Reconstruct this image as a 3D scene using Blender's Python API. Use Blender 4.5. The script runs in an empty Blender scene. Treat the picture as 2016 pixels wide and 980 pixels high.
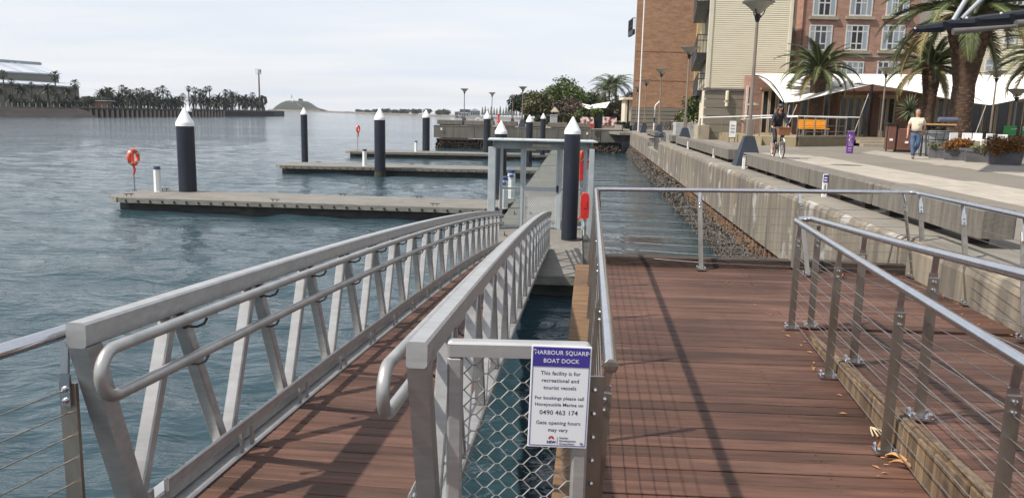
import bpy, bmesh, math, random
from mathutils import Vector, Matrix, Euler
random.seed(7)
S = bpy.context.scene
COL = S.collection
R_ = math.radians
PI = math.pi
# ---------------------------------------------------------------- camera, sky, sun, exposure
EYE = 3.5                       # metres above the water
FPX, PITCH, ROLL = 1543.0, R_(9.71), R_(1.31)
_cp, _sp, _cr, _sr = math.cos(PITCH), math.sin(PITCH), math.cos(ROLL), math.sin(ROLL)
FWD = Vector((0, _cp, -_sp))
_u0 = Vector((0, _sp, _cp)); _r0 = Vector((1, 0, 0))
RT = _cr * _r0 + _sr * _u0
UP = -_sr * _r0 + _cr * _u0
cam_d = bpy.data.cameras.new('camera')
cam_d.sensor_width = 36.0
cam_d.lens = 36.0 * FPX / 2016.0
cam_d.clip_start = 0.05
cam_d.clip_end = 20000
cam = bpy.data.objects.new('camera', cam_d)
COL.objects.link(cam)
cam.matrix_world = Matrix(((RT.x, UP.x, -FWD.x, 0), (RT.y, UP.y, -FWD.y, 0), (RT.z, UP.z, -FWD.z, EYE), (0, 0, 0, 1)))
S.camera = cam
S.view_settings.view_transform = 'Standard'
S.view_settings.look = 'None'
S.view_settings.exposure = 0.66
S.view_settings.gamma = 1.0
S.cycles.use_denoising = True
S.cycles.max_bounces = 8
S.cycles.transparent_max_bounces = 16
S.cycles.sample_clamp_direct = 5.0
S.cycles.caustics_reflective = False
S.cycles.caustics_refractive = False
SUN_TO = Vector((-0.76, -0.30, 1.0)).normalized()      # towards the sun
W = bpy.data.worlds.new('World'); S.world = W; W.use_nodes = True
def build_world():
    nt = W.node_tree; N = nt.nodes; L = nt.links; N.clear()
    out = N.new('ShaderNodeOutputWorld'); bg = N.new('ShaderNodeBackground'); bg.inputs['Strength'].default_value = 0.15
    sky = N.new('ShaderNodeTexSky'); sky.sky_type = 'NISHITA'; sky.sun_disc = False
    sky.sun_elevation = math.asin(SUN_TO.z)
    sky.sun_rotation = math.atan2(SUN_TO.x, SUN_TO.y) % (2 * PI)
    sky.dust_density = 2.0
    tc = N.new('ShaderNodeTexCoord'); sx = N.new('ShaderNodeSeparateXYZ'); L.new(tc.outputs['Generated'], sx.inputs[0])
    za = N.new('ShaderNodeMath'); za.operation = 'MAXIMUM'; za.inputs[1].default_value = 0.0; L.new(sx.outputs[2], za.inputs[0])
    zb = N.new('ShaderNodeMath'); zb.operation = 'ADD'; zb.inputs[1].default_value = 0.12; L.new(za.outputs[0], zb.inputs[0])
    dx = N.new('ShaderNodeMath'); dx.operation = 'DIVIDE'; L.new(sx.outputs[0], dx.inputs[0]); L.new(zb.outputs[0], dx.inputs[1])
    dy = N.new('ShaderNodeMath'); dy.operation = 'DIVIDE'; L.new(sx.outputs[1], dy.inputs[0]); L.new(zb.outputs[0], dy.inputs[1])
    cb = N.new('ShaderNodeCombineXYZ'); L.new(dx.outputs[0], cb.inputs[0]); L.new(dy.outputs[0], cb.inputs[1])
    mp = N.new('ShaderNodeMapping'); mp.inputs['Scale'].default_value = (0.42, 0.95, 1); mp.inputs['Rotation'].default_value = (0, 0, 0.16)
    L.new(cb.outputs[0], mp.inputs[0])
    n1 = N.new('ShaderNodeTexNoise'); n1.inputs['Scale'].default_value = 0.7; n1.inputs['Detail'].default_value = 7; n1.inputs['Roughness'].default_value = 0.52
    n1.inputs['Distortion'].default_value = 0.35
    L.new(mp.outputs[0], n1.inputs['Vector'])
    r1 = N.new('ShaderNodeValToRGB'); r1.color_ramp.elements[0].position = 0.3; r1.color_ramp.elements[1].position = 0.62
    r1.color_ramp.elements[0].color = (0.80, 0.80, 0.80, 1); r1.color_ramp.elements[1].color = (0.98, 0.98, 0.98, 1)
    L.new(n1.outputs['Fac'], r1.inputs[0])
    n2 = N.new('ShaderNodeTexNoise'); n2.inputs['Scale'].default_value = 1.3; n2.inputs['Detail'].default_value = 5; L.new(mp.outputs[0], n2.inputs['Vector'])
    r2 = N.new('ShaderNodeValToRGB'); r2.color_ramp.elements[0].position = 0.32; r2.color_ramp.elements[1].position = 0.68
    r2.color_ramp.elements[0].color = (3.30, 3.52, 3.95, 1); r2.color_ramp.elements[1].color = (3.95, 4.0, 4.08, 1)
    L.new(n2.outputs['Fac'], r2.inputs[0])
    mx = N.new('ShaderNodeMix'); mx.data_type = 'RGBA'
    # the veil of high cloud is seen edge-on near the horizon and thins overhead
    ve = N.new('ShaderNodeMapRange'); ve.inputs[1].default_value = .22; ve.inputs[2].default_value = .9; ve.inputs[3].default_value = 1.0; ve.inputs[4].default_value = .93; L.new(za.outputs[0], ve.inputs[0])
    vm = N.new('ShaderNodeMath'); vm.operation = 'MULTIPLY'; L.new(r1.outputs[0], vm.inputs[0]); L.new(ve.outputs[0], vm.inputs[1]); L.new(vm.outputs[0], mx.inputs['Factor'])
    L.new(sky.outputs[0], mx.inputs['A']); L.new(r2.outputs[0], mx.inputs['B'])
    L.new(mx.outputs['Result'], bg.inputs['Color']); L.new(bg.outputs[0], out.inputs[0])
build_world()
sun_d = bpy.data.lights.new('sun', 'SUN'); sun_d.energy = 4.0; sun_d.angle = R_(1.1); sun_d.color = (1.0, 0.93, 0.83)
sun = bpy.data.objects.new('sun', sun_d); COL.objects.link(sun)
sun.rotation_euler = (-SUN_TO).to_track_quat('-Z', 'Y').to_euler()
sun.location = (-60, -20, 90)

# ---------------------------------------------------------------- measuring helpers: a pixel of the photo -> a point of the place
def ray(x, y):
    return RT * ((x - 1008) / FPX) + UP * ((490 - y) / FPX) + FWD
def at(x, y, z=0.0):            # where the view line meets the level z
    d = ray(x, y); t = (z - EYE) / d.z
    return Vector((d.x * t, d.y * t, z))
def ay(x, y, Y):                # where it meets the upright plane at distance Y
    d = ray(x, y); t = Y / d.y
    return Vector((d.x * t, Y, EYE + d.z * t))

# ---------------------------------------------------------------- mesh builder
class MB:
    def __init__(s): s.v = []; s.f = []
    def add(s, vs, fs):
        o = len(s.v); s.v += [tuple(p) for p in vs]; s.f += [tuple(i + o for i in f) for f in fs]; return s
    def box(s, c, d, rz=0.0, m=None):
        x, y, z = d[0] / 2, d[1] / 2, d[2] / 2
        vs = [Vector(p) for p in ((-x,-y,-z),(x,-y,-z),(x,y,-z),(-x,y,-z),(-x,-y,z),(x,-y,z),(x,y,z),(-x,y,z))]
        if m is not None: vs = [m @ p for p in vs]
        if rz: r = Matrix.Rotation(rz, 3, 'Z'); vs = [r @ p for p in vs]
        c = Vector(c); vs = [p + c for p in vs]
        return s.add(vs, [(0,3,2,1),(4,5,6,7),(0,1,5,4),(1,2,6,5),(2,3,7,6),(3,0,4,7)])
    def b2(s, a, b):            # box from min corner to max corner
        a = Vector(a); b = Vector(b); return s.box((a + b) / 2, b - a)
    def cbox(s, c, d, ch=0.01, rz=0.0):   # box with chamfered long vertical / top edges
        x, y, z = d[0] / 2, d[1] / 2, d[2] / 2; ch = min(ch, x * .9, y * .9, z * .9)
        ring = [(-x + ch, -y), (x - ch, -y), (x, -y + ch), (x, y - ch), (x - ch, y), (-x + ch, y), (-x, y - ch), (-x, -y + ch)]
        ins = [(px * (1 - ch / x), py * (1 - ch / y)) for px, py in ring]
        vs = [Vector((p[0], p[1], -z)) for p in ring] + [Vector((p[0], p[1], z - ch)) for p in ring] + [Vector((p[0], p[1], z)) for p in ins]
        if rz: r = Matrix.Rotation(rz, 3, 'Z'); vs = [r @ p for p in vs]
        c = Vector(c); vs = [p + c for p in vs]
        fs = [tuple(range(7, -1, -1)), tuple(range(16, 24))]
        for k in (0, 8):
            for i in range(8): j = (i + 1) % 8; fs.append((k + i, k + j, k + 8 + j, k + 8 + i))
        return s.add(vs, fs)
    def bar(s, a, b, w, h, up=(0, 0, 1), ch=0.0):     # rectangular bar from a to b; w sideways, h along up
        a = Vector(a); b = Vector(b); d = (b - a).normalized(); u = Vector(up)
        if abs(d.dot(u)) > .99: u = Vector((0, 1, 0))
        sd = d.cross(u).normalized(); u = sd.cross(d).normalized()
        if ch > 0:
            x, y = w / 2, h / 2
            ring = [(-x + ch, -y), (x - ch, -y), (x, -y + ch), (x, y - ch), (x - ch, y), (-x + ch, y), (-x, y - ch), (-x, -y + ch)]
        else: ring = [(-w/2, -h/2), (w/2, -h/2), (w/2, h/2), (-w/2, h/2)]
        n = len(ring)
        vs = [a + sd * p + u * q for p, q in ring] + [b + sd * p + u * q for p, q in ring]
        fs = [tuple(range(n)), tuple(range(2 * n - 1, n - 1, -1))] + [(i, i + n, (i + 1) % n + n, (i + 1) % n) for i in range(n)]
        return s.add(vs, fs)
    def tube(s, pts, r, n=8, cap=True):
        pts = [Vector(p) for p in pts]; rs = r if isinstance(r, (list, tuple)) else [r] * len(pts)
        t0 = (pts[1] - pts[0]).normalized(); ref = Vector((0, 0, 1)) if abs(t0.z) < .9 else Vector((1, 0, 0))
        sd = t0.cross(ref).normalized(); vs = []
        for i, p in enumerate(pts):
            t = (pts[min(i + 1, len(pts) - 1)] - pts[max(i - 1, 0)]).normalized()
            sd = (sd - t * sd.dot(t)).normalized(); u = sd.cross(t)
            for k in range(n):
                a = 2 * PI * k / n; vs.append(p + (sd * math.cos(a) + u * math.sin(a)) * rs[i])
        fs = []
        for i in range(len(pts) - 1):
            for k in range(n): j = (k + 1) % n; fs.append((i*n+k, i*n+j, (i+1)*n+j, (i+1)*n+k))
        if cap: fs.append(tuple(range(n - 1, -1, -1))); fs.append(tuple(range((len(pts)-1)*n, len(pts)*n)))
        return s.add(vs, fs)
    def lathe(s, prof, c=(0, 0, 0), n=16, m=None):
        c = Vector(c); vs = []; fs = []
        for r, z in prof:
            for k in range(n):
                p = Vector((r * math.cos(2*PI*k/n), r * math.sin(2*PI*k/n), z))
                vs.append((m @ p if m is not None else p) + c)
        for i in range(len(prof) - 1):
            for k in range(n): j = (k + 1) % n; fs.append((i*n+k, i*n+j, (i+1)*n+j, (i+1)*n+k))
        fs.append(tuple(range(n - 1, -1, -1))); fs.append(tuple(range((len(prof)-1)*n, len(prof)*n)))
        return s.add(vs, fs)
    def prism(s, poly, z0, z1):
        n = len(poly)
        g = lambda z, i: z[i] if isinstance(z, (list, tuple)) else z
        vs = [(p[0], p[1], g(z0, i)) for i, p in enumerate(poly)] + [(p[0], p[1], g(z1, i)) for i, p in enumerate(poly)]
        return s.add(vs, [tuple(range(n - 1, -1, -1)), tuple(range(n, 2*n))] + [(i, (i+1) % n, (i+1) % n + n, i + n) for i in range(n)])
    def sphere(s, c, r, n=10, m=6):
        c = Vector(c); r = Vector(r) if not isinstance(r, (int, float)) else Vector((r, r, r))
        prof = [(math.sin(PI * i / m), -math.cos(PI * i / m)) for i in range(m + 1)]
        prof[0] = (.02, -1); prof[-1] = (.02, 1)
        vs = []; fs = []
        for a, z in prof:
            for k in range(n): vs.append(c + Vector((a * math.cos(2*PI*k/n) * r.x, a * math.sin(2*PI*k/n) * r.y, z * r.z)))
        for i in range(m):
            for k in range(n): j = (k + 1) % n; fs.append((i*n+k, i*n+j, (i+1)*n+j, (i+1)*n+k))
        return s.add(vs, fs)
    def torus(s, c, R, r, n=24, m=10, mat=None, a0=0, a1=2*PI):
        c = Vector(c); vs = []; fs = []
        full = abs(a1 - a0 - 2*PI) < 1e-6; cnt = n if full else n + 1
        for i in range(cnt):
            a = a0 + (a1 - a0) * i / n
            for k in range(m):
                b = 2*PI*k/m; p = Vector(((R + r*math.cos(b))*math.cos(a), (R + r*math.cos(b))*math.sin(a), r*math.sin(b)))
                vs.append((mat @ p if mat is not None else p) + c)
        for i in range(n):
            i2 = (i + 1) % cnt
            for k in range(m): j = (k+1) % m; fs.append((i*m+k, i2*m+k, i2*m+j, i*m+j))
        return s.add(vs, fs)
    def mesh(s, name, mat, smooth=False):
        me = bpy.data.meshes.new(name); me.from_pydata(s.v, [], s.f); me.materials.append(mat)
        if smooth:
            me.polygons.foreach_set('use_smooth', [True] * len(me.polygons))
            if smooth != 'all':
                try: me.set_sharp_from_angle(angle=R_(38))
                except Exception: pass
        me.update(); return me
    def build(s, name, mat, parent=None, loc=None, rz=0, smooth=False):
        return put(name, s.mesh(name, mat, smooth), parent, loc, rz)

def put(name, me, parent=None, loc=None, rz=0):
    o = bpy.data.objects.new(name, me); COL.objects.link(o)
    if parent is not None: o.parent = parent
    if loc is not None: o.location = loc
    if rz: o.rotation_euler = (0, 0, rz)
    return o
def tag(o, label=None, cat=None, group=None, kind=None):
    if label: o['label'] = label
    if cat: o['category'] = cat
    if group: o['group'] = group
    if kind: o['kind'] = kind
    return o
def thing(name, label, cat, loc=(0, 0, 0), rz=0, group=None):
    o = bpy.data.objects.new(name, None); COL.objects.link(o); o.empty_display_size = .2
    o.location = loc; o.rotation_euler = (0, 0, rz)
    return tag(o, label, cat, group)
_kids = {}
def copy_tree(o, loc=None, rz=None, label=None, group=None, scale=None):
    def rec(a, par):
        c = a.copy(); COL.objects.link(c)
        if par is not None: c.parent = par
        for ch in a.children: rec(ch, c)
        return c
    r = rec(o, None)
    if loc is not None: r.location = loc
    if rz is not None: r.rotation_euler = (0, 0, rz)
    if scale is not None: r.scale = (scale,) * 3 if isinstance(scale, (int, float)) else scale
    if label: r['label'] = label
    if group: r['group'] = group
    return r
def struct(name, mb, mat, smooth=False):
    return tag(mb.build(name, mat, None, smooth=smooth), kind='structure')

# ---------------------------------------------------------------- materials
def mat(name, col, col2=None, rough=.5, metal=0.0, ns=5.0, st=(1, 1, 1), det=4, lo=.35, hi=.65, rnd=0.0, bump=0.0, bns=None, bst=None, world=False, spec=None, wvar=0.0, layers=()):
    m = bpy.data.materials.new(name); m.use_nodes = True
    nt = m.node_tree; N = nt.nodes; L = nt.links; b = N['Principled BSDF']
    b.inputs['Roughness'].default_value = rough; b.inputs['Metallic'].default_value = metal
    if spec is not None: b.inputs['Specular IOR Level'].default_value = spec
    if world: src = N.new('ShaderNodeNewGeometry').outputs['Position']
    else: src = N.new('ShaderNodeTexCoord').outputs['Object']
    oi = N.new('ShaderNodeObjectInfo')
    off = N.new('ShaderNodeVectorMath'); off.operation = 'MULTIPLY_ADD'
    cb = N.new('ShaderNodeCombineXYZ'); L.new(oi.outputs['Random'], cb.inputs[0]); L.new(oi.outputs['Random'], cb.inputs[1]); L.new(oi.outputs['Random'], cb.inputs[2])
    off.inputs[1].default_value = (0, 0, 0) if world else (37, 53, 71)
    L.new(cb.outputs[0], off.inputs[0]); L.new(src, off.inputs[2])
    def noise(scale, stv, d, rgh=.55):
        mp = N.new('ShaderNodeMapping'); mp.inputs['Scale'].default_value = stv; L.new(off.outputs[0], mp.inputs[0])
        n = N.new('ShaderNodeTexNoise'); n.inputs['Scale'].default_value = scale; n.inputs['Detail'].default_value = d; n.inputs['Roughness'].default_value = rgh
        L.new(mp.outputs[0], n.inputs['Vector']); return n.outputs['Fac']
    def ramp(f, lo, hi, c0=(0,0,0,1), c1=(1,1,1,1)):
        r = N.new('ShaderNodeValToRGB'); e = r.color_ramp.elements; e[0].position = lo; e[1].position = hi; e[0].color = c0; e[1].color = c1
        L.new(f, r.inputs[0]); return r.outputs[0]
    rgba = lambda c: (c[0], c[1], c[2], 1)
    col2 = col2 if col2 is not None else tuple(c * .8 for c in col)
    out = ramp(noise(ns, st, det), lo, hi, rgba(col2), rgba(col))
    for (c, scale, stv, l0, l1, amt) in layers:
        f = ramp(noise(scale, stv, 5), l0, l1, (0,0,0,1), (amt, amt, amt, 1))
        mx = N.new('ShaderNodeMix'); mx.data_type = 'RGBA'; L.new(f, mx.inputs['Factor']); L.new(out, mx.inputs['A']); mx.inputs['B'].default_value = rgba(c); out = mx.outputs['Result']
    if wvar:        # slow change of tone across the whole surface
        gp_ = N.new('ShaderNodeNewGeometry'); wn = N.new('ShaderNodeTexNoise'); wn.inputs['Scale'].default_value = .9; wn.inputs['Detail'].default_value = 5; L.new(gp_.outputs['Position'], wn.inputs['Vector'])
        wm_ = N.new('ShaderNodeMapRange'); wm_.inputs[1].default_value = .3; wm_.inputs[2].default_value = .7; wm_.inputs[3].default_value = 1 - wvar; wm_.inputs[4].default_value = 1 + wvar; L.new(wn.outputs['Fac'], wm_.inputs[0])
        h2 = N.new('ShaderNodeHueSaturation'); h2.inputs['Saturation'].default_value = .95; L.new(wm_.outputs[0], h2.inputs['Value']); L.new(out, h2.inputs['Color']); out = h2.outputs['Color']
    if rnd:
        hs = N.new('ShaderNodeHueSaturation'); mr = N.new('ShaderNodeMapRange'); mr.inputs[3].default_value = 1 - rnd; mr.inputs[4].default_value = 1 + rnd
        L.new(oi.outputs['Random'], mr.inputs[0]); L.new(mr.outputs[0], hs.inputs['Value']); L.new(out, hs.inputs['Color']); out = hs.outputs['Color']
    L.new(out, b.inputs['Base Color'])
    if bump:
        bp = N.new('ShaderNodeBump'); bp.inputs['Strength'].default_value = bump; bp.inputs['Distance'].default_value = .02
        L.new(noise(bns or ns * 3, bst or st, 6, .6), bp.inputs['Height']); L.new(bp.outputs[0], b.inputs['Normal'])
    return m

def brick_mat(name, c1, c2, mortar, bw=.23, bh=.076, ms=.012, axis='X'):
    m = bpy.data.materials.new(name); m.use_nodes = True
    nt = m.node_tree; N = nt.nodes; L = nt.links; b = N['Principled BSDF']; b.inputs['Roughness'].default_value = .85
    g = N.new('ShaderNodeTexCoord'); sx = N.new('ShaderNodeSeparateXYZ'); L.new(g.outputs['Object'], sx.inputs[0])
    ad = N.new('ShaderNodeMath'); ad.operation = 'ADD'; L.new(sx.outputs[0], ad.inputs[0]); L.new(sx.outputs[1], ad.inputs[1])
    cb = N.new('ShaderNodeCombineXYZ'); L.new(ad.outputs[0], cb.inputs[0]); L.new(sx.outputs[2], cb.inputs[1])
    t = N.new('ShaderNodeTexBrick'); t.inputs['Scale'].default_value = 1; t.inputs['Brick Width'].default_value = bw; t.inputs['Row Height'].default_value = bh
    t.inputs['Mortar Size'].default_value = ms; t.inputs['Color1'].default_value = (*c1, 1); t.inputs['Color2'].default_value = (*c2, 1); t.inputs['Mortar'].default_value = (*mortar, 1)
    t.inputs['Bias'].default_value = -.2
    L.new(cb.outputs[0], t.inputs[0])
    n = N.new('ShaderNodeTexNoise'); n.inputs['Scale'].default_value = 1.2; n.inputs['Detail'].default_value = 6; mp = N.new('ShaderNodeMapping'); mp.inputs['Scale'].default_value = (1, 1, 3)
    L.new(g.outputs['Object'], mp.inputs[0]); L.new(mp.outputs[0], n.inputs['Vector'])
    mr = N.new('ShaderNodeMapRange'); mr.inputs[1].default_value = .3; mr.inputs[2].default_value = .7; mr.inputs[3].default_value = .78; mr.inputs[4].default_value = 1.12; L.new(n.outputs['Fac'], mr.inputs[0])
    hs = N.new('ShaderNodeHueSaturation'); L.new(mr.outputs[0], hs.inputs['Value']); L.new(t.outputs['Color'], hs.inputs['Color']); L.new(hs.outputs[0], b.inputs['Base Color'])
    bp = N.new('ShaderNodeBump'); bp.inputs['Strength'].default_value = .4; bp.inputs['Distance'].default_value = .01; bp.invert = True; L.new(t.outputs['Fac'], bp.inputs['Height']); L.new(bp.outputs[0], b.inputs['Normal'])
    return m

M = {}
M['alu'] = mat('aluminium', (.45, .45, .448), (.37, .373, .375), rough=.40, metal=.6, ns=6, st=(1, 3, 6), bump=.05, bns=60, layers=(((.23, .23, .232), 2.5, (1, 1, .5), .55, .78, .45), ((.50, .50, .49), 14, (1, 1, .3), .62, .72, .4)))
M['alu_tube'] = mat('aluminium_tube', (.42, .42, .41), (.33, .33, .33), rough=.36, metal=.6, ns=9, layers=(((.50, .50, .48), 5, (1, 1, 1), .55, .7, .5),))
M['steel'] = mat('polished_stainless_steel', (.62, .63, .66), (.54, .55, .58), rough=.17, metal=1, ns=14, rnd=.04)
M['steel_dull'] = mat('brushed_stainless_steel', (.36, .33, .30), (.26, .23, .20), rough=.36, metal=.9, ns=8, st=(1, 1, .3), layers=(((.20, .15, .11), 6, (1, 1, .4), .58, .72, .55),))
M['wire'] = mat('stainless_wire_rope', (.33, .31, .29), (.22, .20, .18), rough=.4, metal=.85, ns=30)
M['dark_metal'] = mat('dark_bracket_metal', (.07, .072, .08), (.04, .04, .045), rough=.45, metal=.6)
M['deck'] = mat('hardwood_decking', (.104, .049, .033), (.056, .027, .0185), rough=.62, ns=2.6, st=(.7, 9, 6), det=7, rnd=.32, bump=.35, bns=16, bst=(.5, 8, 5), spec=.3, wvar=.3,
    layers=(((.140, .083, .058), 1.4, (.5, 2.5, 1), .55, .75, .5), ((.030, .018, .015), 5, (.6, 9, 4), .58, .7, .55)))
M['deck_edge'] = mat('weathered_golden_timber', (.175, .098, .046), (.095, .053, .026), rough=.75, ns=4, st=(1, 6, 1), rnd=.18, bump=.4, bns=14, layers=(((.08, .05, .03), 3, (1, 2, 1), .6, .75, .7),))
M['retaining'] = mat('weathered_timber_boards', (.185, .125, .072), (.085, .055, .033), rough=.8, ns=3, st=(6, 6, .8), rnd=.3, bump=.5, bns=10, layers=(((.30, .28, .24), 4, (5, 5, .6), .58, .75, .45), ((.04, .028, .02), 3, (1, 1, 2), .6, .74, .7)))
M['dark_timber'] = mat('dark_kerb_timber', (.055, .036, .028), (.028, .019, .016), rough=.7, ns=5, st=(.5, 6, 3), bump=.4, rnd=.15)
M['pile'] = mat('navy_pile_sleeve', (.013, .017, .030), (.009, .012, .021), rough=.42, ns=2, st=(1, 1, .4), layers=(((.03, .035, .05), 6, (1, 1, .25), .6, .75, .4), ((.16, .16, .165), 9, (2.5, 2.5, .12), .66, .76, .35)))
M['cap'] = mat('white_pile_cap', (.80, .80, .80), (.74, .74, .74), rough=.35, ns=4)
M['white'] = mat('white_paint', (.80, .80, .79), (.70, .70, .69), rough=.4, ns=5)
M['pontoon'] = mat('pontoon_concrete_deck', (.175, .165, .147), (.135, .128, .114), rough=.85, ns=1.2, world=True, bump=.15, bns=40, layers=(((.10, .095, .085), 3, (1, 1, 1), .55, .72, .5), ((.27, .265, .25), 7, (1, 1, 1), .62, .7, .4)))
M['fascia'] = mat('grey_timber_fascia', (.21, .20, .18), (.13, .124, .11), rough=.8, ns=3, st=(1, 1, 4), rnd=.1, bump=.2)
M['float'] = mat('dark_wet_float', (.06, .058, .05), (.025, .025, .024), rough=.7, ns=2, st=(1, 1, 3), world=True, bump=.3)
M['concrete'] = mat('weathered_concrete', (.22, .205, .178), (.115, .106, .095), rough=.88, ns=2.2, st=(3.5, 3.5, .32), det=7, world=True, bump=.3, bns=9, bst=(1, 1, 1), lo=.3, hi=.62,
    layers=(((.055, .05, .044), 2.6, (4, 4, .35), .55, .75, .75), ((.30, .29, .265), 1.1, (1.6, 1.6, 1), .60, .70, .7)))
M['wall'] = mat('stained_sea_wall_concrete', (.245, .210, .160), (.10, .088, .072), rough=.88, ns=1.1, st=(3.0, 3.0, .3), det=8, world=True, bump=.3, bns=9, bst=(1, 1, 1), lo=.3, hi=.62,
    layers=(((.062, .056, .05), 1.5, (4.5, 4.5, .22), .47, .74, .85), ((.10, .09, .078), .55, (1, 1, 1.6), .48, .66, .6), ((.33, .32, .305), .9, (1.2, 1.2, 1.3), .60, .66, .85), ((.28, .15, .065), 1.5, (2, 2, .6), .60, .75, .5)))
M['concrete_top'] = mat('pale_concrete_capping', (.215, .196, .166), (.155, .142, .121), rough=.9, ns=1.1, det=8, world=True, bump=.4, bns=22, layers=(((.105, .095, .08), 2.3, (1, 1, 1), .54, .72, .6),))
M['seat'] = mat('seat_block_concrete', (.165, .150, .128), (.10, .091, .079), rough=.9, ns=3, st=(4, 4, .5), det=7, rnd=.1, bump=.35, bns=30, bst=(1, 1, 1), layers=(((.085, .077, .068), 3, (5, 5, .35), .54, .72, .6),))
M['rust'] = mat('rusty_sheet_pile', (.22, .125, .065), (.10, .055, .032), rough=.9, ns=3, st=(2, 2, .6), rnd=.2, bump=.5, bns=18, layers=(((.36, .25, .15), 4, (1, 1, .5), .6, .75, .6),))
M['oyster'] = mat('oyster_shell', (.14, .124, .108), (.032, .028, .024), rough=.85, ns=11, det=3, world=True, lo=.42, hi=.62, bump=.5, bns=40, layers=(((.42, .40, .36), 23, (1, 1, 1), .6, .68, .75),))
M['asphalt'] = mat('promenade_asphalt', (.172, .154, .129), (.142, .127, .107), rough=.92, ns=.5, det=8, world=True, bump=.2, bns=60, layers=(((.175, .16, .138), 1.6, (1, 1, 1), .55, .75, .4),))
M['paver'] = mat('pale_paver', (.325, .295, .25), (.28, .253, .215), rough=.9, ns=3, rnd=.09, bump=.15, bns=50)
M['navy'] = mat('navy_painted_steel', (.030, .042, .066), (.024, .033, .055), rough=.45, ns=3)
M['greyblue'] = mat('grey_painted_steel', (.30, .33, .36), (.25, .28, .31), rough=.5, ns=3)
M['gatepaint'] = mat('pale_blue_grey_paint', (.43, .48, .50), (.36, .40, .42), rough=.45, ns=4, layers=(((.30, .33, .34), 6, (1, 1, .5), .58, .72, .4),))
M['lamp_steel'] = mat('weathered_lamp_post', (.26, .215, .175), (.19, .155, .125), rough=.5, metal=.3, ns=5, st=(1, 1, .2))
M['lampglass'] = mat('lamp_reflector', (.45, .42, .35), (.36, .34, .28), rough=.4, ns=4)
M['red'] = mat('red_plastic', (.62, .035, .03), (.5, .025, .022), rough=.42, ns=5)
M['orange'] = mat('orange_life_ring', (.75, .10, .03), (.62, .08, .03), rough=.5, ns=5)
M['tape'] = mat('silver_reflective_tape', (.65, .65, .66), rough=.35)
M['blue'] = mat('blue_plastic', (.04, .10, .28), rough=.4)
M['yellow'] = mat('yellow_bench_paint', (.78, .35, .02), (.66, .28, .015), rough=.5, ns=5, rnd=.05)
M['purple'] = mat('purple_sign_panel', (.13, .03, .25), (.11, .025, .21), rough=.4)
M['brickred'] = brick_mat('red_brick', (.27, .095, .065), (.20, .07, .05), (.33, .27, .22))
M['brickorange'] = brick_mat('orange_brick', (.37, .190, .105), (.275, .132, .073), (.31, .22, .15), bw=.34, bh=.11, ms=.014)
M['brickhotel'] = brick_mat('hotel_brick', (.37, .195, .140), (.29, .145, .105), (.34, .26, .21), bw=.34, bh=.11, ms=.013)
M['cream'] = mat('cream_weatherboard', (.64, .585, .45), (.60, .545, .41), rough=.7, ns=1.5, st=(1, 1, 6), rnd=.02)
M['creamtrim'] = mat('cream_trim', (.64, .59, .47), (.58, .53, .42), rough=.65, ns=2)
M['ochre'] = mat('ochre_render', (.44, .34, .185), (.39, .30, .16), rough=.85, ns=1.5)
M['greyboard'] = mat('grey_base_boards', (.20, .182, .145), (.175, .158, .126), rough=.8, ns=1.2, st=(1, 1, 5))
M['stone'] = mat('pale_sandstone', (.34, .295, .225), (.28, .24, .18), rough=.85, ns=2, bump=.2)
M['platform'] = mat('sandstone_platform', (.27, .225, .135), (.22, .182, .11), rough=.9, ns=2, world=True, bump=.2, layers=(((.26, .22, .15), 1.3, (1, 1, .4), .55, .75, .5),))
M['glass'] = mat('window_glass', (.045, .06, .075), (.03, .04, .05), rough=.08, ns=1)
M['glassdark'] = mat('dark_door_glass', (.010, .011, .014), (.008, .008, .010), rough=.1, ns=1)
M['curtain'] = mat('pale_curtain', (.33, .38, .42), (.20, .24, .28), rough=.8, ns=6, st=(9, 9, .1), rnd=.1)
M['winwhite'] = mat('white_window_frame', (.60, .60, .58), rough=.5)
M['tan'] = mat('tan_door_frame', (.50, .40, .275), (.44, .345, .235), rough=.6)
M['black'] = mat('black_metal', (.018, .018, .02), rough=.5, metal=.2)
M['canvas'] = mat('white_canvas', (.82, .80, .76), (.78, .76, .71), rough=.75, ns=.7)
M['darkroof'] = mat('charcoal_steel_roof', (.014, .016, .023), (.011, .013, .018), rough=.75, spec=.2, ns=2)
M['roofgrey'] = mat('grey_underside', (.11, .10, .095), rough=.6)
M['planter'] = mat('slate_planter', (.115, .115, .122), (.075, .075, .082), rough=.8, ns=3, rnd=.12, bump=.15, layers=(((.22, .22, .22), 4, (2, 2, .4), .58, .75, .5),))
M['brown'] = mat('brown_bin_panel', (.15, .065, .045), rough=.6)
M['potgrey'] = mat('pale_grey_pot', (.36, .37, .38), (.29, .30, .31), rough=.7, ns=3)
M['timber_bright'] = mat('pale_orange_timber', (.62, .36, .13), (.5, .28, .10), rough=.6)
M['green'] = mat('green_banner', (.03, .28, .06), rough=.5)
M['trunk'] = mat('palm_trunk', (.085, .052, .033), (.038, .024, .016), rough=.95, ns=6, st=(1, 1, 1.5), bump=.6, bns=14, layers=(((.14, .088, .05), 5, (1, 1, 1), .56, .7, .6),))
M['scar'] = mat('palm_leaf_base', (.115, .063, .036), (.055, .029, .018), rough=.9, ns=5, rnd=.4)
M['bark'] = mat('tree_bark', (.085, .065, .048), (.05, .038, .028), rough=.95, ns=5, bump=.4)
def leafmat(name, a, b, c, ns=.8):
    return mat(name, a, b, rough=.6, ns=ns, det=3, world=True, lo=.38, hi=.62, spec=.3, layers=((c, ns * 3.1, (1, 1, 1), .58, .68, .7),))
M['frond'] = leafmat('palm_frond', (.082, .105, .035), (.042, .062, .024), (.155, .155, .055), .9)
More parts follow.
